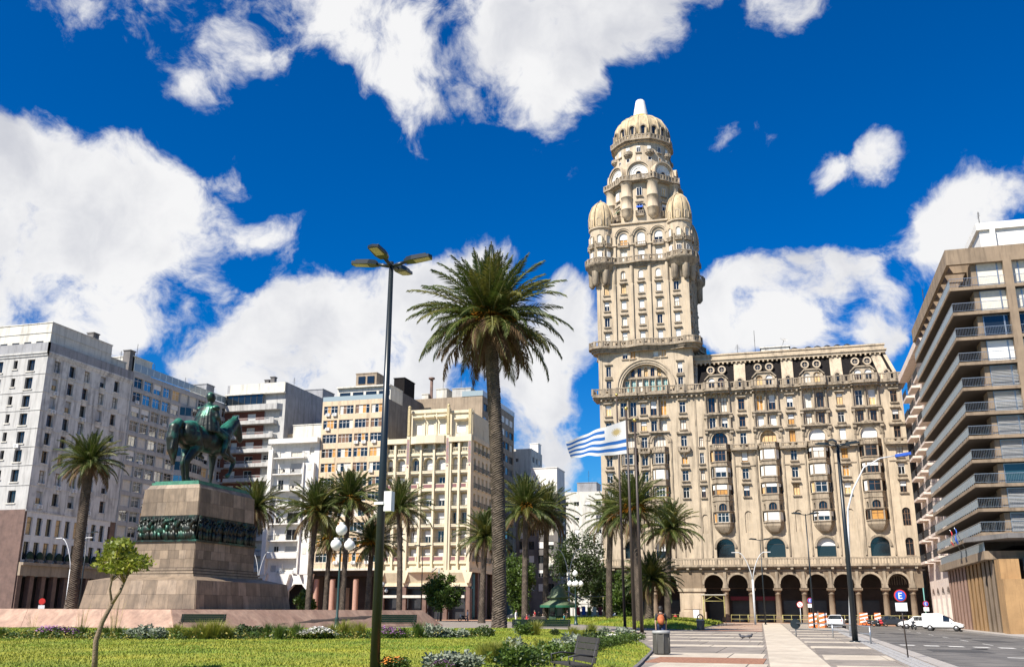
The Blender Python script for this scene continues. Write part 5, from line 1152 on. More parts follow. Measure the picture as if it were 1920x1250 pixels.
# ------------------------------------------------------------------ sloped granite plinth and the monument
mat('granitepink', (.40, .26, .185), .7, .2, 1.4, .35, .1, 12, col2=(.31, .19, .135), mixs=.9, edge=(.42, .62), zs=.5)
mat('graniteA', (.235, .172, .115), .6, .25, 1.1, .6, .15, 10, objvar=.18); mat('graniteB', (.18, .13, .087), .6, .25, 1.1, .6, .15, 10, objvar=.18); mat('graniteC', (.28, .21, .147), .6, .25, 1.1, .6, .15, 10, objvar=.18)
mat('granitegap', (.07, .05, .04), .9, .2, 3)
def quad_slabs(T, name, p00, p10, p11, p01, nu, nv, m, th=.06, gap=.012, stagger=True, jit=.0):
    """slabs on the quad p00-p10-p11-p01 (u along, v up), each its own thin block proud of a dark core"""
    p00, p10, p11, p01 = map(Vector, (p00, p10, p11, p01)); nrm = (p10-p00).cross(p01-p00).normalized()
    P = lambda u, v: (p00*(1-u)+p10*u)*(1-v)+(p01*(1-u)+p11*u)*v
    Lu = (p10-p00).length; Lv = (p01-p00).length
    for j in range(nv):
        cuts = [0]+[max(.02, min(.98, (k+(.5 if stagger and j % 2 else 0))/nu+random.uniform(-jit, jit)/nu)) for k in range(1 if not (stagger and j % 2) else 0, nu)]+[1]; cuts = sorted(set(cuts))
        for k in range(len(cuts)-1):
            u0, u1, v0, v1 = cuts[k]+gap/Lu, cuts[k+1]-gap/Lu, j/nv+gap/Lv, (j+1)/nv-gap/Lv
            if u1-u0 < .01: continue
            t_ = th+random.uniform(-.006, .006); b = MB(); q = [P(u0, v0), P(u1, v0), P(u1, v1), P(u0, v1)]; c = sum(q, Vector())/4; lo = [x-c for x in q]; hi = [x+nrm*t_-c for x in q]
            b.face(hi); [b.face([lo[a], lo[(a+1) % 4], hi[(a+1) % 4], hi[a]]) for a in range(4)]
            put(name, b.mesh(name, m() if callable(m) else m), T, c-T.location)
def plinth():
    T = thing('granite_plinth', 'long low plinth with sloping pink granite sides below the rider monument', 'plinth', (-45, 66, 0))
    a, c, d, e = Vector((-45.5, 66, 0)), Vector((-38.5, 106.4, 0)), Vector((-130, 106.4, 0)), Vector((-130, 66, 0)); s = 1.75; up = Vector((0, 0, 1.62))
    A = Vector((-47.4, 68.0, 0))+up; Cc = Vector((-40.2, 104.2, 0))+up; D = Vector((-128, 104.2, 0))+up; E2 = Vector((-128, 68.0, 0))+up
    dn = Vector((0, 0, -.12)); b = MB(); [b.face([v+dn for v in q]) for q in ([a, c, Cc, A], [e, a, A, E2], [c, d, D, Cc], [A, Cc, D, E2])]; put('core', b.mesh('core', 'granitegap'), T, -T.location)
    quad_slabs(T, 'granite_slab', e, a, A, E2, 12, 1, 'granitepink', .04, .01, False, .1); quad_slabs(T, 'granite_slab', a, c, Cc, A, 9, 1, 'granitepink', .04, .01, False, .1); quad_slabs(T, 'granite_slab', c, d, D, Cc, 12, 1, 'granitepink', .04, .01, False)
    b = MB(); b.face([A+Vector((0, 0, .05)), Cc+Vector((0, 0, .05)), D+Vector((0, 0, .05)), E2+Vector((0, 0, .05))]); put('top_paving', b.mesh('top_paving', 'granitepink'), T, -T.location)
plinth()
PZ = 1.67
def pedestal():
    T = thing('monument_pedestal', 'stepped granite pedestal with a bronze relief band under the horse rider', 'pedestal', (-56.5, 84, PZ))
    gm = lambda: pick([(2, 'graniteA'), (2, 'graniteB'), (1, 'graniteC')])
    def block(x0, x1, y0, y1, z0, z1, tap, nu1, nu2, nv, th=.05, jit=.35):
        p = [(x0, y0, z0), (x1, y0, z0), (x1, y1, z0), (x0, y1, z0)]; q = [(x0+tap, y0+tap, z1), (x1-tap, y0+tap, z1), (x1-tap, y1-tap, z1), (x0+tap, y1-tap, z1)]
        b = MB(); [b.face([p[i], p[(i+1) % 4], q[(i+1) % 4], q[i]]) for i in range(4)]; b.face(q); put('core', b.mesh('core', 'granitegap'), T, -T.location)
        for i, n in ((0, nu1), (1, nu2), (2, nu1), (3, nu2)): quad_slabs(T, 'granite_block', p[i], p[(i+1) % 4], q[(i+1) % 4], q[i], n, nv, gm, th, .008, True, jit)
    block(-62.6, -50.6, 76, 93, PZ, 4.15, .35, 8, 11, 2)
    b = MB()                                   # weathered slope up to the steps
    p = [(-62.2, 76.4), (-51, 76.4), (-51, 92.6), (-62.2, 92.6)]; q = [(-60.2, 78.2), (-52.6, 78.2), (-52.6, 90.0), (-60.2, 90.0)]
    for i in range(4): b.face([(*p[i], 4.16), (*p[(i+1) % 4], 4.16), (*q[(i+1) % 4], 4.62), (*q[i], 4.62)])
    put('slope', b.mesh('slope', 'graniteA'), T, -T.location)
    for k in range(3): b = MB(); e = .2*k; b.box(-60.4+e, -52.4-e, 78.0+e, 90.2-e, 4.55+k*.27, 4.55+k*.27+.2); b.box(-60.1+e, -52.7-e, 78.3+e, 89.9-e, 4.55+k*.27+.19, 4.55+k*.27+.27, 1); put('step', b.mesh('step', ['graniteC', 'granitegap']), T, -T.location)  # recess between steps coloured dark to stand in for its shade
    block(-59.75, -53.05, 78.9, 89.4, 5.35, 7.75, .1, 6, 9, 3); block(-59.5, -53.3, 79.15, 89.15, 10.15, 12.7, .1, 5, 7, 2); block(-59.3, -53.5, 79.35, 88.95, 12.7, 13.1, .25, 5, 7, 1, .04)
    b = MB(); b.box(-59.0, -53.8, 79.6, 88.7, 13.1, 13.35); b.box(-58.8, -54, 79.8, 88.5, 13.35, 13.5); put('bronze_cap', b.mesh('bronze_cap', 'verdigris'), T, -T.location)
    # relief: ranks of marching figures
    b = MB(); b.box(-59.5, -53.3, 79.1, 89.2, 7.75, 10.15); b.box(-59.85, -52.95, 78.8, 89.5, 7.72, 7.9)
    def fig(x, y, nx, ny, h):
        tx, ty = -ny, nx; o = random.uniform(.05, .28); px, py = x+nx*o, y+ny*o; s = h/1.9; ln = random.uniform(-.2, .2)
        b.tube([(px, py, 7.9), (px+tx*ln*.3, py+ty*ln*.3, 7.9+.9*s)], [.1, .15], 6); b.tube([(px+tx*.2, py+ty*.2, 7.9), (px+tx*ln*.3, py+ty*ln*.3, 7.9+.9*s)], [.1, .15], 6)
        b.tube([(px+tx*ln*.3, py+ty*ln*.3, 7.9+.85*s), (px+tx*ln*.6, py+ty*ln*.6, 7.9+1.5*s)], [.17, .22], 7); b.ball((px+tx*ln*.7, py+ty*ln*.7, 7.9+1.75*s), .15*s, 8)
        for k in (-1, 1): b.tube([(px+tx*(ln*.6+k*.2), py+ty*(ln*.6+k*.2), 7.9+1.45*s), (px+tx*(ln*.6+k*.35)+nx*.1, py+ty*(ln*.6+k*.35)+ny*.1, 7.9+random.uniform(.8, 1.9)*s)], [.09, .06], 5)
        if random.random() < .35: b.tube([(px+tx*.3, py+ty*.3, 8.0), (px+tx*.6, py+ty*.6, 10.1)], .03, 4)
    for k in range(24): fig(-59.4+k*.26, 79.1, 0, -1, random.uniform(1.5, 2.1))
    for k in range(36): fig(-53.3, 79.3+k*.275, 1, 0, random.uniform(1.5, 2.1))
    for k in range(4): x = -58.6+k*1.5; b.ball((x, 78.95, 8.9), .5, 10, 0, 1.3, .5, .9); b.tube([(x+.4, 78.8, 9.1), (x+.75, 78.75, 9.7), (x+.95, 78.7, 9.5)], [.25, .16, .1], 7)
    put('bronze_relief', b.mesh('bronze_relief', 'bronze'), T, -T.location)
mat('verdigris', (.05, .20, .13), .6, .35, 2.5, .5); mat('bronze', (.018, .022, .018), .42, .4, 2.5, 0, .25, 9, metal=.35, col2=(.03, .12, .085), mixs=1.1, edge=(.52, .7))
def bronze_patina():
    m = MATS['bronzehorse'] = MATS['bronze'].copy(); n = m.node_tree.nodes; l = m.node_tree.links; bs = n['Principled BSDF']
    # verdigris lies where rain reaches: upward surfaces broken up by noise
    g = n.new('ShaderNodeNewGeometry'); sx = n.new('ShaderNodeSeparateXYZ'); l.new(g.outputs['True Normal'], sx.inputs[0]); nz = n.new('ShaderNodeTexNoise'); nz.inputs['Scale'].default_value = .9; nz.inputs['Detail'].default_value = 8; l.new(g.outputs['Position'], nz.inputs['Vector'])
    ad = n.new('ShaderNodeMath'); ad.operation = 'MULTIPLY_ADD'; l.new(sx.outputs[2], ad.inputs[0]); ad.inputs[1].default_value = .38; l.new(nz.outputs[0], ad.inputs[2])
    mr = n.new('ShaderNodeMapRange'); l.new(ad.outputs[0], mr.inputs[0]); mr.inputs[1].default_value = .64; mr.inputs[2].default_value = .95
    mx = n.new('ShaderNodeMixRGB'); l.new(mr.outputs[0], mx.inputs[0]); src = bs.inputs['Base Color'].links[0].from_socket; l.new(src, mx.inputs[1]); mx.inputs[2].default_value = (.035, .23, .15, 1); l.new(mx.outputs[0], bs.inputs['Base Color'])
bronze_patina(); pedestal()
def fuse(b, name, voxel, mats, smooth=5, scale=1.0):
    """weld overlapping volumes into one continuous skin"""
    me = b.mesh(name, mats); o = bpy.data.objects.new(name+'_tmp', me); C.objects.link(o)
    r = o.modifiers.new('r', 'REMESH'); r.mode = 'VOXEL'; r.voxel_size = voxel; s = o.modifiers.new('s', 'SMOOTH'); s.factor = .5; s.iterations = smooth
    dg = bpy.context.evaluated_depsgraph_get(); dg.update(); m2 = bpy.data.meshes.new_from_object(o.evaluated_get(dg)); bpy.data.objects.remove(o)
    m2.name = name; m2.materials.clear()
    for q in (mats if isinstance(mats, (list, tuple)) else [mats]): m2.materials.append(MATS[q])
    if scale != 1: m2.transform(Matrix.Scale(scale, 4))
    for p in m2.polygons: p.use_smooth = True; p.material_index = 0
    return m2
def cap(b, pts, rad, n=10):
    b.tube(pts, rad, n)
    for p, r in zip(pts, rad): b.ball(p, r, n)
def rider_statue():
    h = MB()
    for c, r, s in (((-.62, 0, 1.34), .36, (1, .86, .95)), ((-.25, 0, 1.27), .36, (1.3, .86, .92)), ((.12, 0, 1.24), .37, (1.2, .84, .95)), ((.42, 0, 1.25), .38, (1.05, .78, 1.0)), ((.66, 0, 1.27), .28, (.9, .9, 1.25)), ((.45, 0, 1.52), .2, (1.4, .6, .8)), ((-.78, .13, 1.3), .24, (1, .8, 1.2)), ((-.78, -.13, 1.3), .24, (1, .8, 1.2))): h.ball(c, r, 16, 0, *s)
    cap(h, [(.6, 0, 1.4), (.82, 0, 1.62), (1.02, 0, 1.82), (1.15, 0, 1.93)], [.28, .22, .18, .15], 12)
    cap(h, [(1.15, 0, 1.92), (1.27, 0, 1.78), (1.37, 0, 1.6), (1.43, 0, 1.47)], [.145, .135, .1, .078], 12)
    cap(h, [(1.2, 0, 1.72), (1.28, 0, 1.62)], [.11, .09])
    for s in (-1, 1): cap(h, [(1.12, s*.07, 2.02), (1.16, s*.085, 2.15)], [.045, .015], 6)
    for k in range(9): t = k/8; cap(h, [(.52+.6*t, .0, 1.62+.42*t), (.56+.56*t, -.1, 1.52+.38*t)], [.075, .05], 6)
    for s, dx in ((1, .22), (-1, 0)): cap(h, [(-.68, s*.15, 1.22), (-.5+dx*.4, s*.19, .97), (-.8+dx, s*.17, .57), (-.8+dx, s*.17, .5), (-.74+dx, s*.16, .17), (-.69+dx, s*.16, .07)], [.24, .17, .085, .075, .05, .065]); h.lathe([(.085, 0), (.07, .1), (.0, .1)], -.67+dx, s*.16, 10)
    cap(h, [(.55, .16, 1.1), (.56, .17, .85), (.55, .16, .55), (.54, .16, .18), (.57, .16, .07)], [.17, .11, .068, .046, .06]); h.lathe([(.085, 0), (.07, .1), (.0, .1)], .59, .16, 10)
    cap(h, [(.6, -.16, 1.1), (.72, -.18, .9), (1.02, -.18, .8), (1.0, -.18, .72), (.88, -.18, .43), (.8, -.18, .37)], [.17, .125, .075, .068, .046, .068])
    cap(h, [(-.9, 0, 1.5), (-1.08, 0, 1.53), (-1.2, 0, 1.38), (-1.24, 0, 1.1), (-1.2, 0, .8), (-1.12, 0, .5)], [.09, .13, .16, .17, .14, .05])
    for k in range(10): a = random.uniform(-.1, .1); cap(h, [(-1.22+a*.6, a, 1.2), (-1.26+a, a*1.2, .8), (-1.12+a*.5, a, random.uniform(.4, .6))], [.06, .05, .02], 6)
    r = MB()
    cap(r, [(.02, 0, 1.6), (.03, 0, 1.8), (.02, 0, 2.02), (.03, 0, 2.12)], [.2, .185, .2, .16], 12); r.ball((.02, 0, 2.08), .2, 12, 0, .75, 1.25, .6); cap(r, [(.04, 0, 2.15), (.07, 0, 2.3)], [.075, .07]); r.ball((.09, 0, 2.42), .125, 14, 0, 1.05, .86, 1.15); r.ball((.2, 0, 2.4), .03, 8); r.ball((.06, 0, 2.46), .125, 12, 0, 1, .92, 1)
    for s in (-1, 1):
        cap(r, [(.02, s*.23, 2.08), (-.0, s*.33, 1.86), (.22, s*.25, 1.74), (.36, s*.13, 1.7)], [.1, .085, .065, .05]); cap(r, [(.05, s*.14, 1.6), (.4, s*.36, 1.36), (.42, s*.38, 1.3), (.28, s*.4, .92)], [.14, .115, .1, .07]); cap(r, [(.27, s*.4, .9), (.46, s*.42, .85)], [.065, .045]); r.ball((.0, s*.26, 2.1), .13, 10, 0, 1, .9, .7)
    for k in range(13):                         # folds of the cloak over back and hips
        a = -1.9+k*.32; x, y = -math.cos(a), math.sin(a)
        cap(r, [(.0+.1*x, .2*y, 2.1), (-.02+.2*x, .27*y, 1.85), (-.02+.24*x, .33*y, 1.62), (-.02+.28*x, .38*y, 1.45)], [.08, .075, .07, .05], 6)
    r.ball((-.02, 0, 1.56), .3, 12, 0, 1.05, 1.0, .5)
    s = 3.75
    T = thing('rider_statue', 'green bronze statue of a cloaked rider on a stepping horse atop the pedestal', 'statue', (-56.5, 84.0, 13.5), R(83))
    put('horse', fuse(h, 'horse', .022, 'bronzehorse', 3, s), T); put('rider', fuse(r, 'rider', .02, 'bronzehorse', 2, s), T)
rider_statue()
# ------------------------------------------------------------------ palms, trees, shrubs
def leafmat(name, col, col2, rough=.5, tr=.25, mixs=1.5):
    m = mat(name, col, rough, .25, 2.5, col2=col2, mixs=mixs); n = m.node_tree.nodes; l = m.node_tree.links; b = n['Principled BSDF']; out = n['Material Output']
    t = n.new('ShaderNodeBsdfTranslucent'); l.new(b.inputs['Base Color'].links[0].from_socket, t.inputs[0]); mx = n.new('ShaderNodeMixShader'); mx.inputs[0].default_value = tr; l.new(b.outputs[0], mx.inputs[1]); l.new(t.outputs[0], mx.inputs[2]); l.new(mx.outputs[0], out.inputs[0]); return m
leafmat('frondgreen', (.045, .075, .012), (.075, .095, .016)); leafmat('frondyellow', (.15, .135, .028), (.10, .11, .02)); leafmat('frondbrown', (.16, .095, .04), (.10, .06, .03), .8)
mat('palmtrunk', (.07, .052, .038), .9, .35, 3, 0, .5, 10, col2=(.125, .095, .07), mixs=1.6); mat('palmfruit', (.50, .22, .02), .6, .25, 3); mat('rachis', (.16, .16, .05), .6, .2, 2)
def frond(kind, seed):
    rnd = random.Random(seed); b = MB(); n = 30; droop = (.22, .5, .8, .85)[kind]; pts = []
    a = 0.0; p = Vector((0, 0, 0)); ph = 0
    for k in range(n+1):
        t = k/n; pts.append(p.copy()); ph = -droop*(t**1.6)*1.25; p = p+Vector((math.cos(ph), 0, math.sin(ph)))/n
    b.tube([pts[k] for k in range(0, n+1, 3)], [.011*(1-.8*k/n)+.002 for k in range(0, n+1, 3)], 4, 1, False)
    for k in range(3, n*2):
        t = k/(2*n); i = int(t*n); f = t*n-i; q = pts[i].lerp(pts[min(i+1, n)], f); tan = (pts[min(i+1, n)]-pts[max(i-1, 0)]).normalized(); up = Vector((0, 1, 0)).cross(tan)*-1
        ln = .15*math.sin(math.pi*min(1, .12+t*.93))**.6*rnd.uniform(.85, 1.1)+.015
        for s in (-1, 1):
            d = (tan*(.55+.5*t)+Vector((0, s, 0))*(.95-.35*t)+up*rnd.uniform(-.1, .42)*(1 if kind < 3 else -1)).normalized(); w_ = tan*.0105
            tip = q+d*ln-Vector((0, 0, .022*(1+kind*.5))); mid = q+d*ln*.45+Vector((0, 0, .004)); i0 = len(b.v); b.v += [tuple(q), tuple(mid-w_), tuple(tip), tuple(mid+w_)]; b.f.append((i0, i0+1, i0+2, i0+3)); b.m.append(0); b.s.append(False)
    return b
FR = {}
for kd in range(4):
    for sd_ in range(2):
        for mt in ('frondgreen', 'frondyellow', 'frondbrown'):
            if (mt == 'frondbrown') == (kd == 3) or (mt == 'frondyellow' and kd >= 1): FR[(kd, sd_, mt)] = frond(kd, kd*7+sd_).mesh('frond', [mt, 'rachis'])
def fruit_mesh():
    b = MB()
    for k in range(46):
        a = random.uniform(-.5, .5); e = random.uniform(.1, .9); L_ = random.uniform(.6, 1.0); p = [Vector((0, 0, 0))]; v = Vector((math.cos(a)*math.cos(e), math.sin(a), math.sin(e)))*L_*.3
        for q in range(3): p.append(p[-1]+v); v = v+Vector((0, 0, -.14*L_))
        b.tube(p, [.02, .035, .035, .02], 4, 0, False)
    return b.mesh('fruit_stalk', 'palmfruit')
FRUIT = fruit_mesh()
def trunk_mesh(h, r0, r1, lean, nseg=18):
    b = MB(); n = int(h/.115); i = 0
    for j in range(n+1):
        t = j/n; r = r0+(r1-r0)*min(1, t*1.2); r *= 1+.28*math.exp(-t*h/.7)
        if t > .9: r *= 1+.35*math.sin((t-.9)/.1*math.pi/2)
        for k in range(nseg): a = 2*math.pi*(k+.25*j)/nseg; q = r*(1+(.08 if (j+k) % 2 else -.05)+random.uniform(-.03, .03)); b.v.append((lean[0]*t*t+q*math.cos(a), lean[1]*t*t+q*math.sin(a), h*t))
    for j in range(n):
        for k in range(nseg): b.f.append((j*nseg+k, j*nseg+(k+1) % nseg, (j+1)*nseg+(k+1) % nseg, (j+1)*nseg+k)); b.m.append(0); b.s.append(False)
    return b.mesh('trunk', 'palmtrunk')
def palm(label, x, y, z, h, r, L_, nf=80, fruit=0, lean=(0, 0), dead=10, group='palms standing round the square', tr=None):
    T = thing('palm_tree', label, 'palm', (x, y, z), 0, group); put('trunk', trunk_mesh(h, r, (tr or r*.85), lean), T)
    top = Vector((lean[0], lean[1], h-.1))
    for k in range(nf):
        t = (k+.5)/nf; az = k*2.39996+random.uniform(-.25, .25)
        if k < nf-dead:
            u = t*nf/(nf-dead); el = R(84-100*u**1.15+random.uniform(-7, 7)); kd = 0 if u < .25 else 1 if u < .6 else 2; mt = 'frondgreen' if (kd == 0 or random.random() < .74) else 'frondyellow'; ln = L_*(.84+.2*min(1, u*1.6))*random.uniform(.85, 1.05)
        else: el = R(random.uniform(-52, 0)); kd = 3 if random.random() < .75 else 2; mt = 'frondbrown' if kd == 3 else 'frondyellow'; ln = L_*random.uniform(.65, .95)
        o = put('frond', FR[(kd, k % 2, mt)], T, top+Vector((math.cos(az)*.3*r, math.sin(az)*.3*r, .25*(1-t))), 0); o.rotation_euler = Euler((random.uniform(-.4, .4), -el, az)); o.scale = (ln, ln*random.uniform(.9, 1.15), ln)
    for k in range(fruit): az = random.random()*6.28 if k > 1 else R(-70-80*k); o = put('fruit_stalk', FRUIT, T, top+Vector((0, 0, .15)), az); o.scale = (L_*.42,)*3
    return T
def ground_at(px, py, H):
    z = 0
    for _ in range(6): p = atZ(px, py, z); z = zH(H, p.x, p.y) if H else 0
    return Vector((p.x, p.y, z))
p = ground_at(936, 1184, H1); bpz = p; c = atY(917, 600, p.y)
palm('tallest palm with a huge spreading crown and thick trunk, alone by the path', p.x, p.y, p.z-.05, c.z-p.z, .54, 7.2, 160, 6, (c.x-p.x, 0), 50, tr=.54)
def palm_px(label, px, py, Y, L_, base=0., **k):
    c = atY(px, py, Y); palm(label, c.x, c.y, base, c.z-base, k.pop('r', .42), L_, **k)
palm_px('dark palm rising in front of the white corner block, left of the rider', 168, 866, 80, 3.7, PZ, r=.5, tr=.45, nf=105, dead=20)
mids = [('palm just left of the tallest bright palm before the beige office block', 588, 958, 135, 4.9, {'fruit': 2}), ('orange fruited palm in front of the beige office block', 652, 938, 138, 5.0, {'fruit': 4}), ('palm before the cream deco building, right of the four headed lamp', 755, 952, 135, 4.4, {}),
        ('lower palm behind the near lamp post', 694, 1018, 142, 4.2, {'fruit': 3}), ('palm directly right of the tallest palm trunk', 984, 952, 128, 4.7, {'fruit': 1}), ('palm behind and right of the pair, before the dark narrow block', 1022, 960, 136, 4.8, {}),
        ('low palm half hidden behind the thick trunk of the tallest palm', 905, 1005, 130, 3.7, {}), ('left of the palms standing at the palace corner', 1138, 972, 128, 4.2, {'fruit': 1}), ('orange fruited palm behind the flagpoles before the palace', 1192, 955, 112, 4.6, {'fruit': 6}),
        ('rightmost palm before the palace corner', 1246, 990, 125, 3.9, {}), ('short bushy young palm under the palms at the palace', 1214, 1085, 116, 3.3, {'r': .55}), ('lower palm behind the left mid palm', 617, 1010, 150, 4.0, {'fruit': 2}), ('palm peeking out behind the pedestal', 478, 950, 150, 4.6, {})]
for lb, px, py, Y, L_, kw in mids: palm_px(lb, px, py, Y, L_*random.uniform(1.05, 1.3), nf=random.randint(66, 104), dead=random.randint(8, 24), lean=(random.uniform(-.7, .7), random.uniform(-.5, .5)), **kw)
leafmat('leafbright', (.13, .17, .015), (.26, .27, .03), .5, .35, 4.); leafmat('leafgreen', (.055, .10, .014), (.09, .14, .02), .5, .3); leafmat('leafdark', (.03, .055, .012), (.05, .075, .015), .5, .25); leafmat('leafgrey', (.20, .23, .16), (.27, .30, .22), .7, .2); leafmat('leafyellow', (.26, .26, .04), (.20, .22, .03), .6, .3)
mat('bark', (.20, .145, .095), .9, .3, 6, 0, .5, 20); mat('barkdark', (.06, .045, .035), .9, .3, 4); mat('petalwhite', (.72, .70, .66), .6, .08, 5); mat('petalpurple', (.30, .13, .30), .6, .25, 5); mat('petalorange', (.6, .22, .03), .6, .2, 5)
def leaves(b, c, rx, ry, rz, n, s, m=0, rnd=random, shell_=.4, flat=.0):
    for _ in range(n):
        while True:
            v = Vector((rnd.uniform(-1, 1), rnd.uniform(-1, 1), rnd.uniform(-1, 1)))
            if shell_ < v.length < 1: break
        p = Vector((c[0]+v.x*rx, c[1]+v.y*ry, c[2]+v.z*rz)); d = Vector((rnd.uniform(-1, 1), rnd.uniform(-1, 1), rnd.uniform(-.5, .9))).normalized(); e = d.cross(Vector((rnd.uniform(-1, 1), rnd.uniform(-1, 1), rnd.uniform(-1, 1)))).normalized(); k = s*rnd.uniform(.6, 1.3)
        i = len(b.v); b.v += [tuple(p), tuple(p+d*k*.5+e*k*.28), tuple(p+d*k), tuple(p+d*k*.5-e*k*.28)]; b.f.append((i, i+1, i+2, i+3)); b.m.append(m); b.s.append(False)
def tree(label, x, y, h, rx, rz, ls, nl, mt, bk='barkdark', r=.16, zc=None, name='leafy_tree', ncl=34):
    T = thing(name, label, 'tree', (x, y, 0)); zc = zc or h-rz; b = MB(); tips = []
    b.tube([(0, 0, -.3), (.05, .02, zc*.4), (-.05, .05, zc*.75)], [r*1.25, r, r*.8], 9)
    for k in range(7):
        a = k*.9+random.random(); e = Vector((math.cos(a)*rx*.6, math.sin(a)*rx*.6, zc+random.uniform(-.3, .6)*rz)); b.tube([(-.05, .05, zc*.72), (e.x*.4, e.y*.4, (zc*.75+e.z)/2+.2), tuple(e)], [r*.6, r*.4, r*.12], 6)
    put('trunk', b.mesh('trunk', bk), T)
    b = MB()
    for k in range(ncl):
        v = Vector((random.gauss(0, 1), random.gauss(0, 1), random.gauss(0, 1))).normalized()*random.uniform(.35, .92); q = random.uniform(.18, .4); leaves(b, (v.x*rx, v.y*rx, zc+v.z*rz), rx*q, rx*q, rz*q*.8, nl//ncl, ls, shell_=.2)
    put('crown', b.mesh('crown', mt), T); return T
for lb, px, Y, top, rx, rz, mt in (('leafy street tree before the cream deco building with a white lamp beside it', 828, 150, 1072, 2.9, 3.2, 'leafgreen'), ('tall dark leafy tree behind the globe lamp left of the palace', 1078, 150, 985, 4.6, 6.5, 'leafdark'), ('bright leafy tree in front of the palace corner, beside the young palm', 1170, 135, 1062, 2.6, 4.3, 'leafgreen'), ('leafy tree behind the tallest palm trunk', 975, 155, 1035, 3.5, 5.0, 'leafgreen'), ('dark green tree left of the shelter', 1120, 160, 1040, 3.0, 5.0, 'leafdark'), ('small green tree between the pink columns of the beige block', 575, 160, 1105, 1.8, 2.2, 'leafgreen')):
    c = atY(px, top, Y); tree(lb, c.x, c.y, c.z, rx, rz, .42, 7600, mt, ncl=44)
def sapling():
    p = ground_at(178, 1262, H1); T = thing('sapling', 'thin curved sapling with a bright yellow green crown on the near lawn', 'tree', p); Y = p.y
    P = lambda px, py, dy=0: atY(px, py, Y+dy)-Vector(p)
    b = MB(); b.tube([(0, 0, -.2), P(180, 1200), P(192, 1165), P(210, 1131)], [.06, .052, .046, .042], 9); b.tube([P(210, 1131), P(225, 1108), P(240, 1075, .2), P(252, 1045, .3)], [.036, .03, .02, .008], 8); b.tube([P(210, 1131), P(206, 1105), P(212, 1075, -.2), P(210, 1050, -.3)], [.026, .022, .015, .006], 7)
    tw = []
    for q in range(64):
        s0 = random.choice([P(240, 1075, .2), P(250, 1055, .3), P(246, 1062, .25), P(212, 1075, -.2), P(211, 1058, -.3), P(232, 1092, .1), P(208, 1090, -.1)]); a = random.uniform(0, 6.28); rr = math.sqrt(random.random()); lb = random.choice(((198, 1058, 20, 17), (215, 1036, 22, 16), (240, 1040, 22, 19), (262, 1050, 19, 14), (228, 1062, 16, 10), (227, 1022, 13, 9))); e = P(lb[0]+lb[2]*rr*math.cos(a), lb[1]+lb[3]*rr*math.sin(a), random.uniform(-.9, .9)); mid = (s0+e)/2+Vector((0, 0, .08)); b.tube([s0, mid, e], [.011, .007, .003], 5); tw.append((s0, mid, e))
    put('trunk', b.mesh('trunk', 'bark'), T); b = MB()
    for s0, mid, e in tw:
        for k in range(4): c = mid.lerp(e, .35+.22*k); leaves(b, c, .15, .15, .11, 9, .10, shell_=0)
    put('crown', b.mesh('crown', 'leafbright'), T)
sapling()
def tuft(n, h, spread, w_=.018, seed=0):
    rnd = random.Random(seed); b = MB()
    for _ in range(n):
        a = rnd.random()*6.28; s = spread*rnd.random()**.6; x, y = .25*s*math.cos(a), .25*s*math.sin(a); ex, ey = s*math.cos(a), s*math.sin(a); k = h*rnd.uniform(.6, 1.1); p0 = Vector((x, y, -.05)); p1 = Vector(((x+ex)/2, (y+ey)/2, k*.7)); p2 = Vector((ex, ey, k)); wv = Vector((-math.sin(a), math.cos(a), 0))*w_
        i = len(b.v); b.v += [tuple(p0-wv), tuple(p0+wv), tuple(p1+wv*.8), tuple(p1-wv*.8), tuple(p2)]; b.f += [(i, i+1, i+2, i+3), (i+3, i+2, i+4)]; b.m += [0, 0]; b.s += [False, False]
    return b
def cushion(n, r, h, ls, seed=0):
    b = MB(); rnd = random.Random(seed)
    for k in range(7): a = k*.9; leaves(b, (r*.45*math.cos(a), r*.45*math.sin(a), h*.42), r*.55, r*.55, h*.5, n//7, ls, rnd=rnd, shell_=.1)
    return b
def flowers(b, r, h, n, m, s):
    for _ in range(n):
        a = random.random()*6.28; q = r*math.sqrt(random.random()); z = h*(1-.5*(q/r)**2)*random.uniform(.85, 1.1); x, y = q*math.cos(a), q*math.sin(a); i = len(b.v); e = random.random()*3
        b.v += [(x+s*math.cos(e+k*1.57), y+s*math.sin(e+k*1.57), z+s*.5*math.sin(k*2)) for k in range(4)]; b.f.append((i, i+1, i+2, i+3)); b.m.append(m); b.s.append(False)
    return b
PL = {}
for s in range(3):
    PL['tuft', s] = tuft(150, .75, .5, .014, s).mesh('leaves', 'leafgreen'); PL['soft', s] = tuft(320, .9, .8, .010, s+9).mesh('leaves', 'leafyellow'); PL['lav', s] = cushion(520, .45, .62, .16, s).mesh('leaves', 'leafgrey'); PL['bush', s] = cushion(520, .5, .7, .15, s).mesh('leaves', 'leafgreen'); PL['dark', s] = cushion(460, .45, .6, .15, s).mesh('leaves', 'leafdark')
    PL['purple', s] = flowers(cushion(420, .6, .5, .13, s), .6, .55, 160, 1, .05).mesh('leaves', ['leafgreen', 'petalpurple']); PL['white', s] = flowers(cushion(420, .65, .45, .13, s), .65, .5, 260, 1, .055).mesh('leaves', ['leafgreen', 'petalwhite']); PL['hedge', s] = cushion(620, .55, .7, .12, s).mesh('leaves', 'leafgreen'); PL['stalks', s] = tuft(26, 1.7, .6, .008, s+30).mesh('leaves', 'grassdry')
    PL['orange', s] = flowers(cushion(420, .5, .5, .13, s), .55, .5, 120, 1, .06).mesh('leaves', ['leafdark', 'petalorange'])
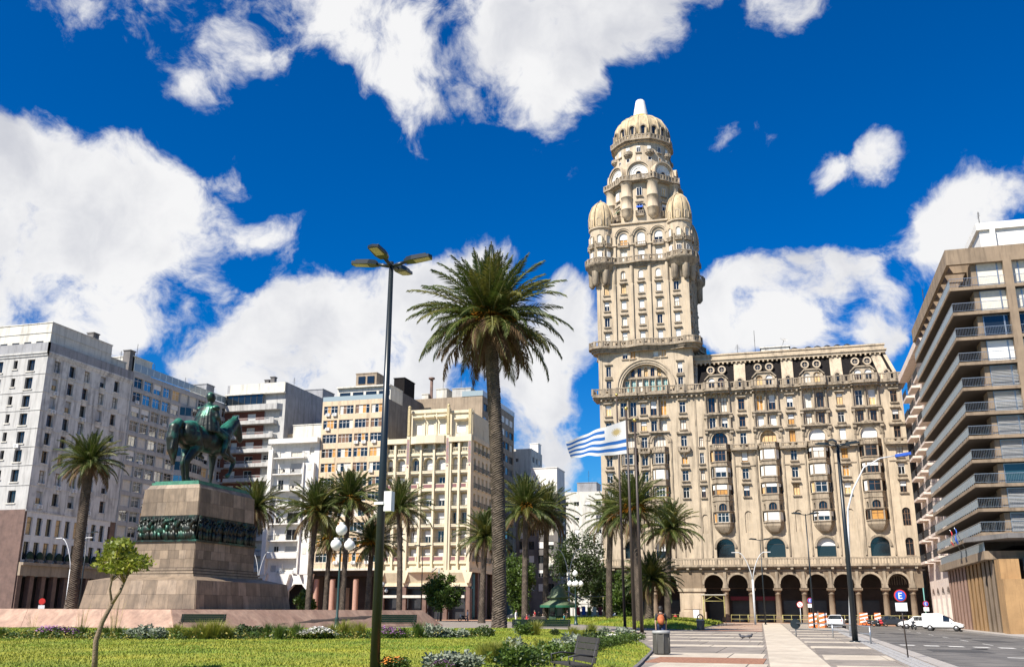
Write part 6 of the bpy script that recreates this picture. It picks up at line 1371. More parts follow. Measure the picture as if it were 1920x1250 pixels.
KIND = {'tuft': 'upright dark green leaf tuft', 'soft': 'soft pale feathery grass clump', 'lav': 'grey green lavender cushion', 'bush': 'rounded green bush', 'dark': 'dark green low bush', 'purple': 'purple flowering plant', 'white': 'white flowering plant', 'hedge': 'clipped green hedge bush', 'stalks': 'tall dry flower stalks', 'orange': 'orange flowering dark bush'}
PLANTED = []
def plant(kind, px, py, s, where, H=H1):
    p = ground_at(px, py, H); T = thing('hedge_plant' if kind == 'hedge' else 'garden_plant', '', 'plant', p, 0, KIND[kind]+' row '+where); o = put('foliage', PL[kind, random.randrange(3)], T, (0, 0, 0), random.random()*6); s *= random.uniform(.62, .98); o.scale = (s*1.1, s*1.1, s); PLANTED.append((kind, where, px, T))
w1 = 'in the long bed below the plinth'
for kd, px, py, s in [('tuft', 5, 1196, .8), ('bush', 22, 1196, .6), ('stalks', 58, 1196, .9), ('soft', 45, 1196, .6), ('purple', 88, 1195, 1.0), ('purple', 106, 1196, 1.1), ('purple', 126, 1196, 1.0), ('tuft', 152, 1196, 1.1), ('stalks', 150, 1196, 1.0), ('tuft', 200, 1196, 1.0), ('stalks', 212, 1196, 1.1), ('tuft', 224, 1197, 1.0), ('lav', 248, 1197, 1.1), ('lav', 272, 1197, 1.0), ('lav', 297, 1197, 1.1), ('soft', 330, 1196, 1.0), ('soft', 352, 1197, .9), ('soft', 378, 1197, 1.0), ('soft', 402, 1197, 1.0), ('soft', 425, 1197, .9),
                       ('dark', 455, 1194, 1.2), ('dark', 481, 1194, 1.1), ('tuft', 500, 1195, 1.2), ('tuft', 522, 1198, 1.1), ('tuft', 534, 1195, 1.1), ('tuft', 556, 1197, 1.0), ('white', 575, 1197, 1.1), ('white', 596, 1197, 1.2), ('white', 612, 1196, 1.0), ('soft', 624, 1194, 1.0), ('soft', 645, 1193, 1.0), ('soft', 672, 1196, .9), ('purple', 722, 1196, 1.1), ('purple', 735, 1197, 1.0), ('tuft', 757, 1196, .9), ('tuft', 784, 1196, 1.2), ('lav', 812, 1195, 1.1), ('lav', 840, 1195, 1.1), ('lav', 866, 1195, 1.1), ('bush', 905, 1191, 1.1), ('bush', 890, 1193, .7), ('dark', 916, 1193, .8)]: plant(kd, px, py, s, w1)
w2 = 'in the bed beside the near path'
for kd, px, py, s in [('bush', 982, 1190, 1.2), ('soft', 1003, 1190, 1.0), ('lav', 965, 1224, .9), ('lav', 1047, 1218, 1.0), ('lav', 1075, 1218, 1.0), ('lav', 1134, 1190, 1.0), ('lav', 1165, 1192, 1.1), ('lav', 1172, 1196, 1.0), ('white', 1132, 1206, 1.0), ('white', 1145, 1204, 1.0), ('soft', 905, 1238, .7), ('soft', 925, 1242, .8), ('soft', 945, 1238, .6), ('soft', 1098, 1205, .9), ('soft', 1110, 1188, .9), ('soft', 1015, 1225, .8), ('dark', 1095, 1212, 1.0), ('dark', 1115, 1208, 1.0), ('orange', 735, 1254, .6), ('bush', 752, 1256, .55), ('lav', 812, 1252, .7), ('lav', 838, 1252, .8), ('lav', 862, 1250, .8), ('lav', 882, 1253, .8), ('purple', 830, 1256, .6), ('bush', 985, 1246, .9), ('bush', 1005, 1243, .9), ('bush', 965, 1250, .9), ('bush', 1030, 1238, .8), ('soft', 1075, 1192, .8), ('dark', 1040, 1190, .8)]: plant(kd, px, py, s, w2)
for k in range(16): t = k/15; plant('hedge', 1060+143*t, 1229-31*t, .75, 'in the row along the lawn edge')
w3 = 'on the far mounded lawn'
for k in range(46):
    px = 892+k*10.2; py = 1159.5+random.uniform(-1, 1)+(2.5 if px > 1040 else 0)
    if 930 < px < 955: continue
    if px < 1335: plant(pick([(3, 'lav'), (2, 'bush'), (3, 'soft'), (.6, 'white'), (1, 'tuft')]), px, py, 1.2, w3, H2)
for px in (1345, 1352, 1335, 1320): plant('bush', px, 1163, 1.0, w3, H2)

ORD = 'first second third fourth fifth sixth seventh eighth ninth tenth eleventh twelfth thirteenth fourteenth fifteenth sixteenth seventeenth eighteenth nineteenth twentieth'.split()
for key in set((k, w_) for k, w_, _, _ in PLANTED):
    row = sorted([q for q in PLANTED if q[:2] == key], key=lambda q: q[2])
    for i, q in enumerate(row): q[3]['label'] = (KIND[key[0]]+' '+key[1]) if len(row) == 1 else ORD[min(i, 19)]+' '+KIND[key[0]]+' from the left '+key[1]

def ground_cover(name, label, line, n, H, spread, mats):
    b = MB()
    for _ in range(n):
        t = random.random()*(len(line)-1); i = int(t); f = t-i; px = line[i][0]*(1-f)+line[i+1][0]*f; py = line[i][1]*(1-f)+line[i+1][1]*f; p = ground_at(px, py+random.uniform(-spread, spread), H); k = random.uniform(.1, .3)
        for q in range(4): leaves(b, (p.x+random.gauss(0, .25), p.y+random.gauss(0, .35), p.z+k*.4), .12, .12, k, 3, .12, random.choice((0, 0, 1, 2)), shell_=0)
    o = put(name, b.mesh(name, mats)); o['kind'] = 'stuff'; o['label'] = label; o['category'] = 'ground cover'
ground_cover('ground_cover', 'low mixed ground cover filling the long bed below the plinth', [(-20, 1196), (200, 1197), (450, 1196), (700, 1196), (900, 1193)], 900, H1, 1.2, ['leafgreen', 'leafdark', 'grassdry'])
ground_cover('ground_cover', 'low mixed ground cover filling the bed beside the near path', [(930, 1238), (990, 1240), (1060, 1218), (1120, 1204), (1190, 1196)], 500, H1, 6, ['leafgreen', 'leafyellow', 'leafgrey'])
# ------------------------------------------------------------------ street furniture, vehicles, people
def lamp_head():
    b = MB(); b.prism([(0, -.13), (.25, -.2), (.8, -.17), (.86, 0), (.8, .17), (.25, .2), (0, .13)], 0, .085); b.prism([(.05, -.1), (.25, -.15), (.7, -.12), (.7, .12), (.25, .15), (.05, .1)], .085, .15); me = b.mesh('lamp_head', 'lampdark')
    l = MB(); l.box(.3, .78, -.13, .13, -.012, 0); return me, l.mesh('lens', 'lamplens')
LH = lamp_head()
def lamp4(label, x, y, z, h, r0, heads, box=False, arm=.35, k=1.0):
    T = thing('street_lamp', label, 'street lamp', (x, y, z)); b = MB(); b.tube([(0, 0, 0), (0, 0, h)], [r0, r0*.5], 14); b.lathe([(r0*1.9, 0), (r0*1.9, .06), (r0*1.05, .08)], 0, 0, 14); put('pole', b.mesh('pole', 'lampdark'), T)
    for a in heads:
        b = MB(); b.tube([(0, 0, h-.12), (math.cos(R(a))*arm, math.sin(R(a))*arm, h-.02)], .045, 8); put('arm', b.mesh('arm', 'lampdark'), T); o = put('lamp_head', LH[0], T, (math.cos(R(a))*(arm-.05), math.sin(R(a))*(arm-.05), h-.06)); o.rotation_euler = Euler((0, R(-6), R(a))); o.scale = (k, k, k); put('lens', LH[1], o)
    if box: b = MB(); b.box(.1, .28, -.1, .1, 3.55, 4.0); b.box(-.13, .1, -.13, .13, 3.7, 3.76); put('control_box', b.mesh('control_box', 'blindwhite'), T)
    return T
p = Vector((-8.55, 20.6, 0)); p.z = zH(H1, p.x, p.y); top = atY(735, 484, p.y); base_px = atY(701, 1250, p.y)
lamp4('near tall dark lamp post with four flat heads against the clouds', base_px.x+.02, p.y, p.z-.1, top.z-p.z, .115, (1, 89, 181, 267), True, .42, .82)
q = atZ(1604, 1203, 0); tq = atY(1573, 832, q.y); lamp4('tall lamp post with four flat heads beside the road on the right', q.x, q.y, 0, tq.z, .17, (5, 60, 175, 250), False, .5, 1.0)
for lb, px0, py0, Y in (('slim two headed lamp post before the palace, right of the white forked one', 1510, 963, 110), ('shorter slim two headed lamp post before the palace arcade', 1425, 1011, 135), ('slim dark lamp post before the cream deco building', 793, 1023, 150), ('slim lamp post with two heads behind the left palm', 165, 998, 112)):
    c = atY(px0, py0, Y); lamp4(lb, c.x, c.y, 0, c.z, .11, (10, 190), False, .5, 1.2)
def forked(label, x, y, h, spread, z0=0):
    T = thing('forked_lamp', label, 'street lamp', (x, y, z0)); b = MB(); b.tube([(0, 0, 0), (0, 0, h*.62)], .14, 12); put('pole', b.mesh('pole', 'poleGalv'), T)
    for s in (-1, 1):
        b = MB(); pts = [(0, 0, h*.6)]+[(s*spread*(t/6)**1.3, 0, h*.6+h*.4*(1-(1-t/6)**1.6)) for t in range(1, 7)]; b.tube(pts, [.08]+[.06]*6, 8); e = pts[-1]; b.obox((e[0]+s*.45, 0, e[2]+.02), .5, .14, .05, Matrix.Identity(3), 0); put('arm', b.mesh('arm', 'poleGalv'), T)
for lb, px, py, Y, sp in (('white forked lamp before the palace arcade', 1408, 1035, 135, 1.6), ('white forked lamp right of the pedestal', 488, 1035, 150, 1.4), ('white forked lamp behind the left palm', 140, 1008, 112, 2.0), ('white forked lamp before the leafy tree left of the palace', 1066, 1030, 140, 1.4)):
    c = atY(px, py, Y); forked(lb, c.x, c.y, c.z, sp)
T = thing('curved_lamp', 'white lamp post with one long curved arm and blue head by the road', 'street lamp', (3.6, 75, 0)); b = MB(); b.tube([(0, 0, 0), (.3, 0, 4), (.62, 0, 8.9), (1.1, 0, 10.3), (2.0, 0, 11.9), (3.2, 0, 12.55), (4.3, 0, 12.7)], [.1, .09, .07, .06, .05, .045, .04], 8); put('pole', b.mesh('pole', 'poleGalv'), T); b = MB(); b.obox((4.8, 0, 12.75), .55, .17, .1, Matrix.Rotation(R(-8), 3, 'Y')); b.ball((4.85, 0, 12.68), .2, 8, 0, 1.6, .8, .4); put('lamp_head', b.mesh('lamp_head', 'clothblue'), T)
def globe_lamp(label, x, y, z, h, n=3, s=1.0, r=.26):
    T = thing('globe_lamp', label, 'street lamp', (x, y, z)); b = MB(); hh = h-.95*s
    b.lathe([(.26, 0), (.26, .25), (.2, .3), (.17, .9), (.2, .95), (.11, 1.1), (.09, hh*.6), (.075, hh), (.14, hh+.05), (.05, hh+.1), (.05, h-.5*s)], 0, 0, 12); put('post', b.mesh('post', 'lampgreen'), T)
    for k in range(n):
        a = 2*math.pi*k/n+.4; b = MB(); b.tube([(0, 0, hh-.12), (math.cos(a)*.35*s, math.sin(a)*.35*s, hh+.1), (math.cos(a)*.58*s, math.sin(a)*.58*s, hh-.02)], .035, 6); put('arm', b.mesh('arm', 'lampgreen'), T); put('globe', GL, T, (math.cos(a)*.58*s, math.sin(a)*.58*s, hh-.32*s)).scale = (r/.26,)*3
    put('globe', GL, T, (0, 0, h-.25*s)).scale = (r*1.08/.26,)*3
g = MB(); g.ball((0, 0, 0), .26, 16); g.lathe([(.1, .24), (.12, .3), (0, .33)], 0, 0, 8); GL = g.mesh('globe', 'globe')
c = atZ(632, 1182, 0); t_ = atY(647, 985, c.y); globe_lamp('green lamp post with white globes in front of the plinth', t_.x-.3, c.y, 0, t_.z, 3, 1.25, .45)
c = atZ(1080, 1171, 0); t_ = atY(1080, 1070, c.y); globe_lamp('dark globe lamp standing before the green domed kiosk', c.x, c.y, 0, t_.z, 4, 1.2, .32)
c = atY(718, 1092, 150); globe_lamp('small globe lamp before the shops of the cream deco building', c.x, c.y, 0, c.z, 3, 1.0, .3)
# flagpoles and flag ----------------------------------------------------------------
mat('polebrown', (.045, .032, .026), .45, .15, 4); mat('goldball', (.6, .42, .12), .3, .1, 4, metal=.7)
def pole(label, px0, py0, px1, py1, z0=0):
    c = atZ(px0, py0, z0); t_ = atY(px1, py1, c.y); T = thing('flagpole', label, 'flagpole', (c.x, c.y, z0)); b = MB(); b.tube([(0, 0, 0), (t_.x-c.x, 0, t_.z)], [.15, .075], 12); b.lathe([(.32, 0), (.32, .1), (.2, .14)], 0, 0, 12); put('pole', b.mesh('pole', 'polebrown'), T); b = MB(); b.ball((t_.x-c.x, 0, t_.z+.12), .16, 10); put('ball_finial', b.mesh('ball_finial', 'goldball'), T); return c, t_
pole('left and tallest of three brown flagpoles, bare', 1172, 1178, 1156, 742); c2, t2 = pole('middle brown flagpole carrying the striped flag', 1190, 1188, 1174, 768); pole('right bare flagpole of the three', 1204, 1188, 1190, 790)
def flag():
    m = bpy.data.materials.new('flagcloth'); MATS['flagcloth'] = m; m.use_nodes = True; n = m.node_tree.nodes; l = m.node_tree.links; bs = n['Principled BSDF']; bs.inputs['Roughness'].default_value = .8
    uv = n.new('ShaderNodeUVMap'); uv.uv_map = 'UVMap'; sx = n.new('ShaderNodeSeparateXYZ'); l.new(uv.outputs[0], sx.inputs[0])
    def M(op, a, b_=None, c=None):
        q = n.new('ShaderNodeMath'); q.operation = op
        for i, v in enumerate((a, b_, c)):
            if v is None: continue
            if isinstance(v, (int, float)): q.inputs[i].default_value = v
            else: l.new(v, q.inputs[i])
        return q.outputs[0]
    u, v = sx.outputs[0], sx.outputs[1]
    row = M('FLOOR', M('MULTIPLY', v, 9)); blue = M('MODULO', row, 2); canton = M('MULTIPLY', M('LESS_THAN', u, .37), M('GREATER_THAN', v, 4/9)); blue = M('MULTIPLY', blue, M('SUBTRACT', 1, canton))
    dx = M('MULTIPLY', M('SUBTRACT', u, .185), 1.6); dy = M('SUBTRACT', v, .722); rr = M('SQRT', M('ADD', M('MULTIPLY', dx, dx), M('MULTIPLY', dy, dy))); an = M('ARCTAN2', dy, dx); ray_ = M('MULTIPLY_ADD', M('COSINE', M('MULTIPLY', an, 16)), .035, .105); sun_ = M('LESS_THAN', rr, ray_)
    a = n.new('ShaderNodeMixRGB'); l.new(blue, a.inputs[0]); a.inputs[1].default_value = (.70, .70, .70, 1); a.inputs[2].default_value = (.01, .12, .42, 1); c = n.new('ShaderNodeMixRGB'); l.new(sun_, c.inputs[0]); l.new(a.outputs[0], c.inputs[1]); c.inputs[2].default_value = (.52, .40, .18, 1); l.new(c.outputs[0], bs.inputs['Base Color'])
    tr = n.new('ShaderNodeBsdfTranslucent'); l.new(c.outputs[0], tr.inputs[0]); mx = n.new('ShaderNodeMixShader'); mx.inputs[0].default_value = .3; l.new(bs.outputs[0], mx.inputs[1]); l.new(tr.outputs[0], mx.inputs[2]); l.new(mx.outputs[0], n['Material Output'].inputs[0])
    Y = c2.y; tl, bl_ = atY(1176, 786, Y), atY(1178, 850, Y); fr = atY(1063, 838, Y); V = []; Fc = []; UV = []; nu, nv = 60, 18
    for j in range(nv+1):
        for i in range(nu+1):
            u, v = i/nu, j/nv; top_ = tl.lerp(atY(1062, 826, Y), u); bot = bl_.lerp(atY(1070, 858, Y), u); p = bot.lerp(top_, v); ph = u*9+v*1.6
            p = p+Vector((0, .32*math.sin(ph)*u**.6, .11*math.sin(ph*1.0+1)*u+.05*math.sin(u*21+v*4)*u)); V.append(p-c2); UV.append((u, v))
    for j in range(nv):
        for i in range(nu): a0 = j*(nu+1)+i; Fc.append((a0, a0+1, a0+nu+2, a0+nu+1))
    me = bpy.data.meshes.new('flag'); me.from_pydata([tuple(v) for v in V], [], Fc); ul = me.uv_layers.new(name='UVMap')
    for lp in me.loops: ul.data[lp.index].uv = UV[lp.vertex_index]
    for p in me.polygons: p.use_smooth = True
    me.materials.append(m); tag(put('national_flag', me, None, c2), 'blue and white striped flag with a golden sun blowing left from the middle pole', 'flag')
flag()
# benches, bins -----------------------------------------------------------------------------------
mat('benchgreen', (.003, .014, .009), .8, .15, 4, spec=.1); mat('benchwood', (.035, .031, .026), .7, .25, 6); mat('bingrey', (.075, .07, .06), .55, .12, 5); mat('binlid', (.30, .30, .29), .5, .1, 5)
def bench(label, p, rz, L_=2.0, m='benchgreen', h=1.0):
    T = thing('park_bench', label, 'bench', p, rz)
    for k in range(4): b = MB(); b.box(-L_/2, L_/2, -.45+k*.125, -.345+k*.125, .43, .465); put('seat_slat', b.mesh('seat_slat', m), T)
    for k in range(4): b = MB(); b.obox((0, .1+k*.03, .55+k*.13), L_/2, .016, .06, Matrix.Rotation(R(-14), 3, 'X')); put('back_slat', b.mesh('back_slat', m), T)
    for s in (-1, 1):
        b = MB(); x = s*(L_/2-.12); b.tube([(x, -.42, 0), (x, -.38, .42), (x, .05, .42), (x, .2, 1.0)], .025, 6); b.tube([(x, .22, 0), (x, .08, .42)], .025, 6); b.tube([(x, -.42, .42), (x, -.46, .62), (x, -.2, .66), (x, .1, .62)], .02, 6); put('leg', b.mesh('leg', 'iron'), T)
g_ = ground_at; bench('green bench in the soft grass before the plinth, left of the globe lamp', Vector((*(atZ(378, 1187, .1).xy), .35)), R(16), 3.0); bench('green bench before the right end of the plinth beside the near lamp', Vector((*(atZ(745, 1187, .1).xy), .35)), R(14), 2.6)
bench('weathered slatted bench at the bottom edge beside the sloping lawn', Vector((*(g_(1088, 1286, H1).xy), .1)), R(-62), 1.7, 'benchwood'); bench('low dark bench on the far walk edge by the arcade', Vector((-8.6, 124, 0)), R(-100), 1.9, 'benchwood'); bench('dark bench under the seated group beside the white dressed person', Vector((-31.2, 119.5, 0)), R(172), 3.2, 'benchwood'); bench('long low bench behind the flower bed near the globe lamp', Vector((-19.2, 75.5, .0)), R(8), 4.6, 'benchgreen')
def bin_(label, p, s=1.0, hood=False):
    T = thing('litter_bin', label, 'bin', p); b = MB(); oct_ = lambda r: [(r*math.cos(k*math.pi/4+.39), r*math.sin(k*math.pi/4+.39)) for k in range(8)]; b.prism(oct_(.28*s), .03, .06*s); b.prism(oct_(.32*s), .06*s, .78*s)
    for k in range(8): a = k*math.pi/4+.39; b.tube([(.32*s*math.cos(a), .32*s*math.sin(a), .06), (.32*s*math.cos(a), .32*s*math.sin(a), .78*s)], .015, 5)
    put('body', b.mesh('body', 'bingrey'), T); b = MB(); b.lathe([(.34*s, .78*s), (.35*s, .82*s), (.33*s, .87*s), (.24*s, .88*s), (.22*s, .8*s), (0, .78*s)], 0, 0, 16); put('lid', b.mesh('lid', 'binlid'), T)
    if hood: b = MB(); b.tube([(-.2, 0, .8*s)]+[(-.25*math.cos(k*math.pi/6), 0, 1.0*s+.28*math.sin(k*math.pi/6)) for k in range(7)]+[(.2, 0, .85*s)], .06, 6); put('hood', b.mesh('hood', 'black'), T)
c = atZ(1241, 1227, 0); bin_('grey octagonal litter bin at the corner of the near lawn', c, 1.05); c = atZ(1314, 1181, 0); bin_('small dark litter bin with a hooped hood by the far lawn', c, 1.1, True)
# signs --------------------------------------------------------------------------------------------
mat('signblue', (.02, .10, .50), .4, .05, 5); mat('signred', (.62, .04, .03), .4, .05, 5); mat('signwhite', (.80, .80, .80), .4, .04, 5)
def round_sign(label, p, h, r, post, plate=True, letter=True, lean=0, rz=R(14), face='signblue'):
    T = thing('parking_sign' if letter else 'traffic_sign', label, 'sign', p, rz); b = MB(); b.tube([(0, 0, 0), (lean, 0, h+.1)], post, 8); put('post', b.mesh('post', 'poleGalv' if post > .03 and not letter else 'polebrown'), T)
    def disc(r_, y, m, nm): b = MB(); b.xprism([(lean+r_*math.cos(k*math.pi/16), h+r_*math.sin(k*math.pi/16)) for k in range(32)], y, y+.02); o = put(nm, b.mesh(nm, m), T); return o
    disc(r, -.07, 'signred', 'rim'); o = disc(r*.82, -.09, face, 'face')
    if letter:
        b = MB(); s = r*.5; x = lean-.03*r
        for q in ((x-s*.6, x-s*.28, h-s, h+s), (x-s*.28, x+s*.62, h+s*.68, h+s), (x-s*.28, x+s*.45, h-s*.16, h+s*.16), (x-s*.28, x+s*.62, h-s, h-s*.68)): b.box(q[0], q[1], -.1, -.09, q[2], q[3])
        put('letter_e', b.mesh('letter_e', 'signwhite'), o)
    else: b = MB(); b.obox((lean, -.095, h), r*.75, .005, r*.1, Matrix.Rotation(R(45), 3, 'Y')); put('bar', b.mesh('bar', 'signred'), o)
    if plate: b = MB(); b.box(lean-r*.95, lean+r*.95, -.08, -.06, h-r*2.5, h-r*1.15); put('plate', b.mesh('plate', 'signwhite'), T)
c = atZ(1703, 1233, 0); t_ = atY(1687, 1116, c.y); round_sign('blue round sign with white letter E above a blank white plate on a leaning post', c, t_.z, .225, .026, True, True, t_.x-c.x, R(8))
c = atZ(1500, 1163, 0); round_sign('small white no stopping sign with red rim before the arcade', Vector((.6, 140, 0)), 2.6, .42, .045, False, False, 0, R(0), 'signwhite'); round_sign('small distant blue parking sign with white plate before the arcade', Vector((1.9, 138, 0)), 3.1, .36, .04, True)
c = atY(79, 1128, 112); round_sign('small red rimmed sign seen over the plinth on the left', Vector((c.x, 112, 0)), 2.6, .42, .05, True, False, 0, R(30), 'signred')
round_sign('blue parking sign at the right end of the palace arcade', Vector((17.6, 150, -.2)), 3.0, .4, .04, True)
# railings and fences --------------------------------------------------------------------------------
mat('railyellow', (.36, .32, .12), .6, .2, 4); mat('barrorange', (.65, .16, .03), .6, .12, 4)
def yellow_panel():
    b = MB(); [b.tube([(0, 0, z), (2.5, 0, z)], .035, 6) for z in (.55, 1.15)]; [b.tube([(x, 0, 0), (x, 0, 1.2)], .035, 6) for x in (0, 1.25, 2.48)]; return b.mesh('guard_rail', 'railyellow')
yp = yellow_panel(); x = -9.6; k = 0
words = 'first second third fourth fifth sixth seventh eighth ninth tenth eleventh twelfth'.split()
while x < 17: tag(put('guard_rail', yp, None, (x, 156.6, .0)), f'{words[min(k, 11)]} yellow guard rail panel from the left before the arcade', 'guard rail', 'yellow rails before the arcade'); x += 2.55; k += 1
for k, x in enumerate((-22.6, -20.0)): tag(put('guard_rail', yp, None, (x, 156.6, .0)), ['yellow guard rail left of the corner pier behind the plants', 'yellow guard rail beside the corner pier'][k], 'guard rail', 'yellow rails before the arcade')
T = thing('scaffold_gate', 'yellow tube scaffold gate with a flat roof before the first right arch', 'scaffold', (-12.2, 157.6, 0)); b = MB()
for x in (-1.6, 1.6):
    for y in (-.6, .6): b.tube([(x, y, 0), (x, y, 4.1)], .06, 6)
    b.tube([(x, -.6, 3.2), (x, .6, 3.9)], .05, 6)
for z in (3.2, 4.0): b.tube([(-1.6, -.6, z), (1.6, -.6, z)], .05, 6)
b.tube([(-1.6, -.6, 3.2), (0, -.6, 4.0), (1.6, -.6, 3.2)], .04, 6); put('frame', b.mesh('frame', 'railyellow'), T); b = MB(); b.box(-1.9, 1.9, -.8, .8, 4.1, 4.2); put('roof', b.mesh('roof', 'palewall'), T)
T = thing('notice_board', 'white notice board with dark frame beside the corner pier', 'board', (-14.9, 156.4, 0)); b = MB(); b.box(-.45, .45, -.03, .03, .7, 1.9); put('board', b.mesh('board', 'signwhite'), T); b = MB(); [b.box(*q) for q in ((-.5, -.45, -.04, .04, 0, 1.95), (.45, .5, -.04, .04, 0, 1.95), (-.45, .45, -.04, .04, 1.9, 1.95))]; put('frame', b.mesh('frame', 'black'), T)
T = thing('kerb_railing', 'low steel tube railing along the kerb left of the tall right lamp', 'railing', (0, 72, 0)); 
pts = [Vector((-.1, 71.6, 0)), Vector((2.2, 68, 0)), Vector((3.2, 62, 0)), Vector((3.75, 57, 0))]
for p in pts: b = MB(); b.tube([p, p+Vector((0, 0, .95))], .045, 8); put('post', b.mesh('post', 'steel'), T, (0, -72, 0))
for z in (.9, .5): b = MB(); b.tube([p+Vector((0, 0, z)) for p in pts], .035, 8); put('rail', b.mesh('rail', 'steel'), T, (0, -72, 0))
b = MB(); b.xprism([(-.1+.34*math.cos(k*math.pi/10), .85+.34*math.sin(k*math.pi/10)) for k in range(20)], -.05, .0); put('disc', b.mesh('disc', 'lampdark'), T, (0, -.5, 0))
def barrier(label, x, y, h=1.7, w_=.95):
    T = thing('striped_barrier', label, 'barrier', (x, y, -.15)); b = MB(); b.xprism([(-w_/2, 0), (w_/2, 0), (w_/2*.85, h), (-w_/2*.85, h)], -.2, .2); b.box(-w_/2-.1, w_/2+.1, -.3, .3, 0, .15); put('body', b.mesh('body', 'barrorange'), T)
    for k in range(3): b = MB(); z = .3+k*.48; b.xprism([(-w_*.42, z), (-w_*.42, z+.2), (w_*.42, z+.42), (w_*.42, z+.22)], -.215, -.2); put('stripe', b.mesh('stripe', 'signwhite'), T)
barrier('left orange and white striped barrier beside the white hatchback', 1.7, 112.8); barrier('orange and white striped barrier right against the white hatchback', 2.75, 112.2); barrier('orange and white striped barrier before the arcade, left of two', 9.4, 153, 1.7, 1.3); barrier('orange and white striped barrier before the arcade, right of two', 11.3, 153, 1.7, 1.0)
# vehicles --------------------------------------------------------------------------------------------
mat('carwhite', (.74, .74, .74), .25, .03, 3); mat('cardark', (.03, .035, .045), .25, .1, 3); mat('tyre', (.015, .015, .015), .8, .1, 6); mat('rim', (.35, .35, .36), .35, .1, 6, metal=.7); mat('taillight', (.45, .015, .015), .25, .05, 5); mat('headlight', (.6, .62, .65), .15, .05, 5); mat('plastic', (.03, .03, .032), .6, .1, 5)
HATCH = [(-1.95, .42, .70, .72, .70, .60), (-1.9, .28, .90, .93, .80, .70), (-1.74, .24, .97, 1.05, .84, .70), (-1.4, .24, 1.0, 1.44, .85, .60), (-1.25, .24, 1.0, 1.47, .855, .605), (-.35, .24, .99, 1.51, .86, .62), (-.25, .24, .99, 1.51, .86, .62), (.35, .24, .97, 1.46, .86, .61), (1.0, .24, .94, 1.0, .85, .70), (1.6, .25, .82, .86, .82, .66), (1.9, .3, .66, .70, .72, .56), (1.97, .4, .55, .58, .60, .46)]
SEDAN = [(-2.1, .42, .80, .82, .70, .60), (-2.05, .28, .93, .96, .80, .68), (-1.5, .24, .99, 1.03, .85, .70), (-.95, .24, .98, 1.40, .86, .58), (-.85, .24, .98, 1.42, .86, .59), (-.1, .24, .97, 1.46, .87, .61), (0, .24, .97, 1.46, .87, .61), (.5, .24, .95, 1.41, .86, .6), (1.15, .24, .92, .98, .85, .70), (1.8, .25, .80, .84, .82, .66), (2.1, .3, .64, .68, .72, .56), (2.17, .4, .55, .58, .60, .46)]
VAN = [(-2.1, .4, 1.0, 1.78, .76, .72), (-2.06, .3, 1.05, 1.84, .80, .75), (-1.95, .28, 1.05, 1.86, .81, .75), (-.35, .28, 1.05, 1.88, .81, .74), (-.3, .28, 1.02, 1.86, .81, .73), (.05, .28, 1.0, 1.72, .81, .68), (.12, .28, 1.0, 1.68, .81, .66), (.7, .28, .97, 1.42, .81, .62), (1.15, .28, .92, .98, .80, .68), (1.75, .28, .78, .82, .78, .64), (2.0, .32, .64, .68, .70, .56), (2.07, .42, .55, .58, .58, .46)]
def car(label, st, paint, x, y, z, head, wheels, glass_side, ws, rw, cat='car', name='parked_car'):
    T = thing(name, label, cat, (x, y, z), head); b = MB(); n = len(st); ring_ = []
    for (px, zb, zm, zr, wm, wr) in st:
        q = [(wm*.9, zb), (wm, zb+.14), (wm*1.0, (zb+zm)/2), (wm*.985, zm), (wr, zr-.06 if zr-zm > .15 else zr-.01), (wr*.75, zr)]; ring_.append([(px, yy, zz) for yy, zz in q]+[(px, -yy, zz) for yy, zz in q[::-1]])
    for i in range(n-1):
        for k in range(12):
            k2 = (k+1) % 12; m = 0
            if k in (3, 7) and i in glass_side: m = 1
            if i in ws+rw and k in (4, 5, 6): m = 1
            if k in (11, 0, 10) and k != 11: m = 2 if k == 0 or k == 10 else 0
            b.face([ring_[i][k], ring_[i][k2], ring_[i+1][k2], ring_[i+1][k]][::-1], m, k not in (3, 7))
    b.face(ring_[0][::-1]); b.face(ring_[-1]); me = b.mesh('body', [paint, 'glass', 'plastic']); put('body', me, T)
    def wheel():
        b = MB(); b.lathe([(.2, -.1), (.3, -.1), (.315, -.06), (.315, .06), (.3, .1), (.2, .1)], 0, 0, 18); b.v = [(v[0], v[2], v[1]) for v in b.v]; t = b.mesh('tyre', 'tyre'); b = MB(); b.lathe([(0, -.085), (.2, -.09), (.2, .09), (0, .085)], 0, 0, 14); b.v = [(v[0], v[2], v[1]) for v in b.v]; return t, b.mesh('rim', 'rim')
    wt, wr_ = cached('wheel', wheel)
    for wx in wheels:
        for s in (-1, 1): o = put('wheel', wt, T, (wx, s*.76, .315)); put('rim', wr_, o)
    x0, x1 = st[1][0], st[-2][0]
    for s in (-1, 1):
        b = MB(); b.ball((x0+.02, s*.66, .84), .1, 8, 0, .5, 1.0, 1.6); put('taillight', b.mesh('taillight', 'taillight'), T); b = MB(); b.ball((x1-.12, s*.56, .66), .12, 8, 0, 1.1, 1.0, .7); put('headlight', b.mesh('headlight', 'headlight'), T); b = MB(); b.ball((st[7][0]+.1, s*.95, 1.0), .09, 8, 0, .6, 1, .8); put('mirror', b.mesh('mirror', paint), T)
    b = MB(); b.box(st[0][0]-.03, st[0][0]+.02, -.26, .26, .56, .68); put('number_plate', b.mesh('number_plate', 'signwhite'), T); b = MB(); b.box(st[0][0]-.02, st[0][0]+.1, -.7, .7, .36, .5); put('bumper', b.mesh('bumper', 'plastic'), T)
rz = lambda x: -.14-(x-4.75)*.22/12.55
car('white hatchback seen from behind beside the striped barriers', HATCH, 'carwhite', 4.1, 113.0, rz(4.75), R(84), (-1.25, 1.22), (3, 4, 5, 6), [7], [2])
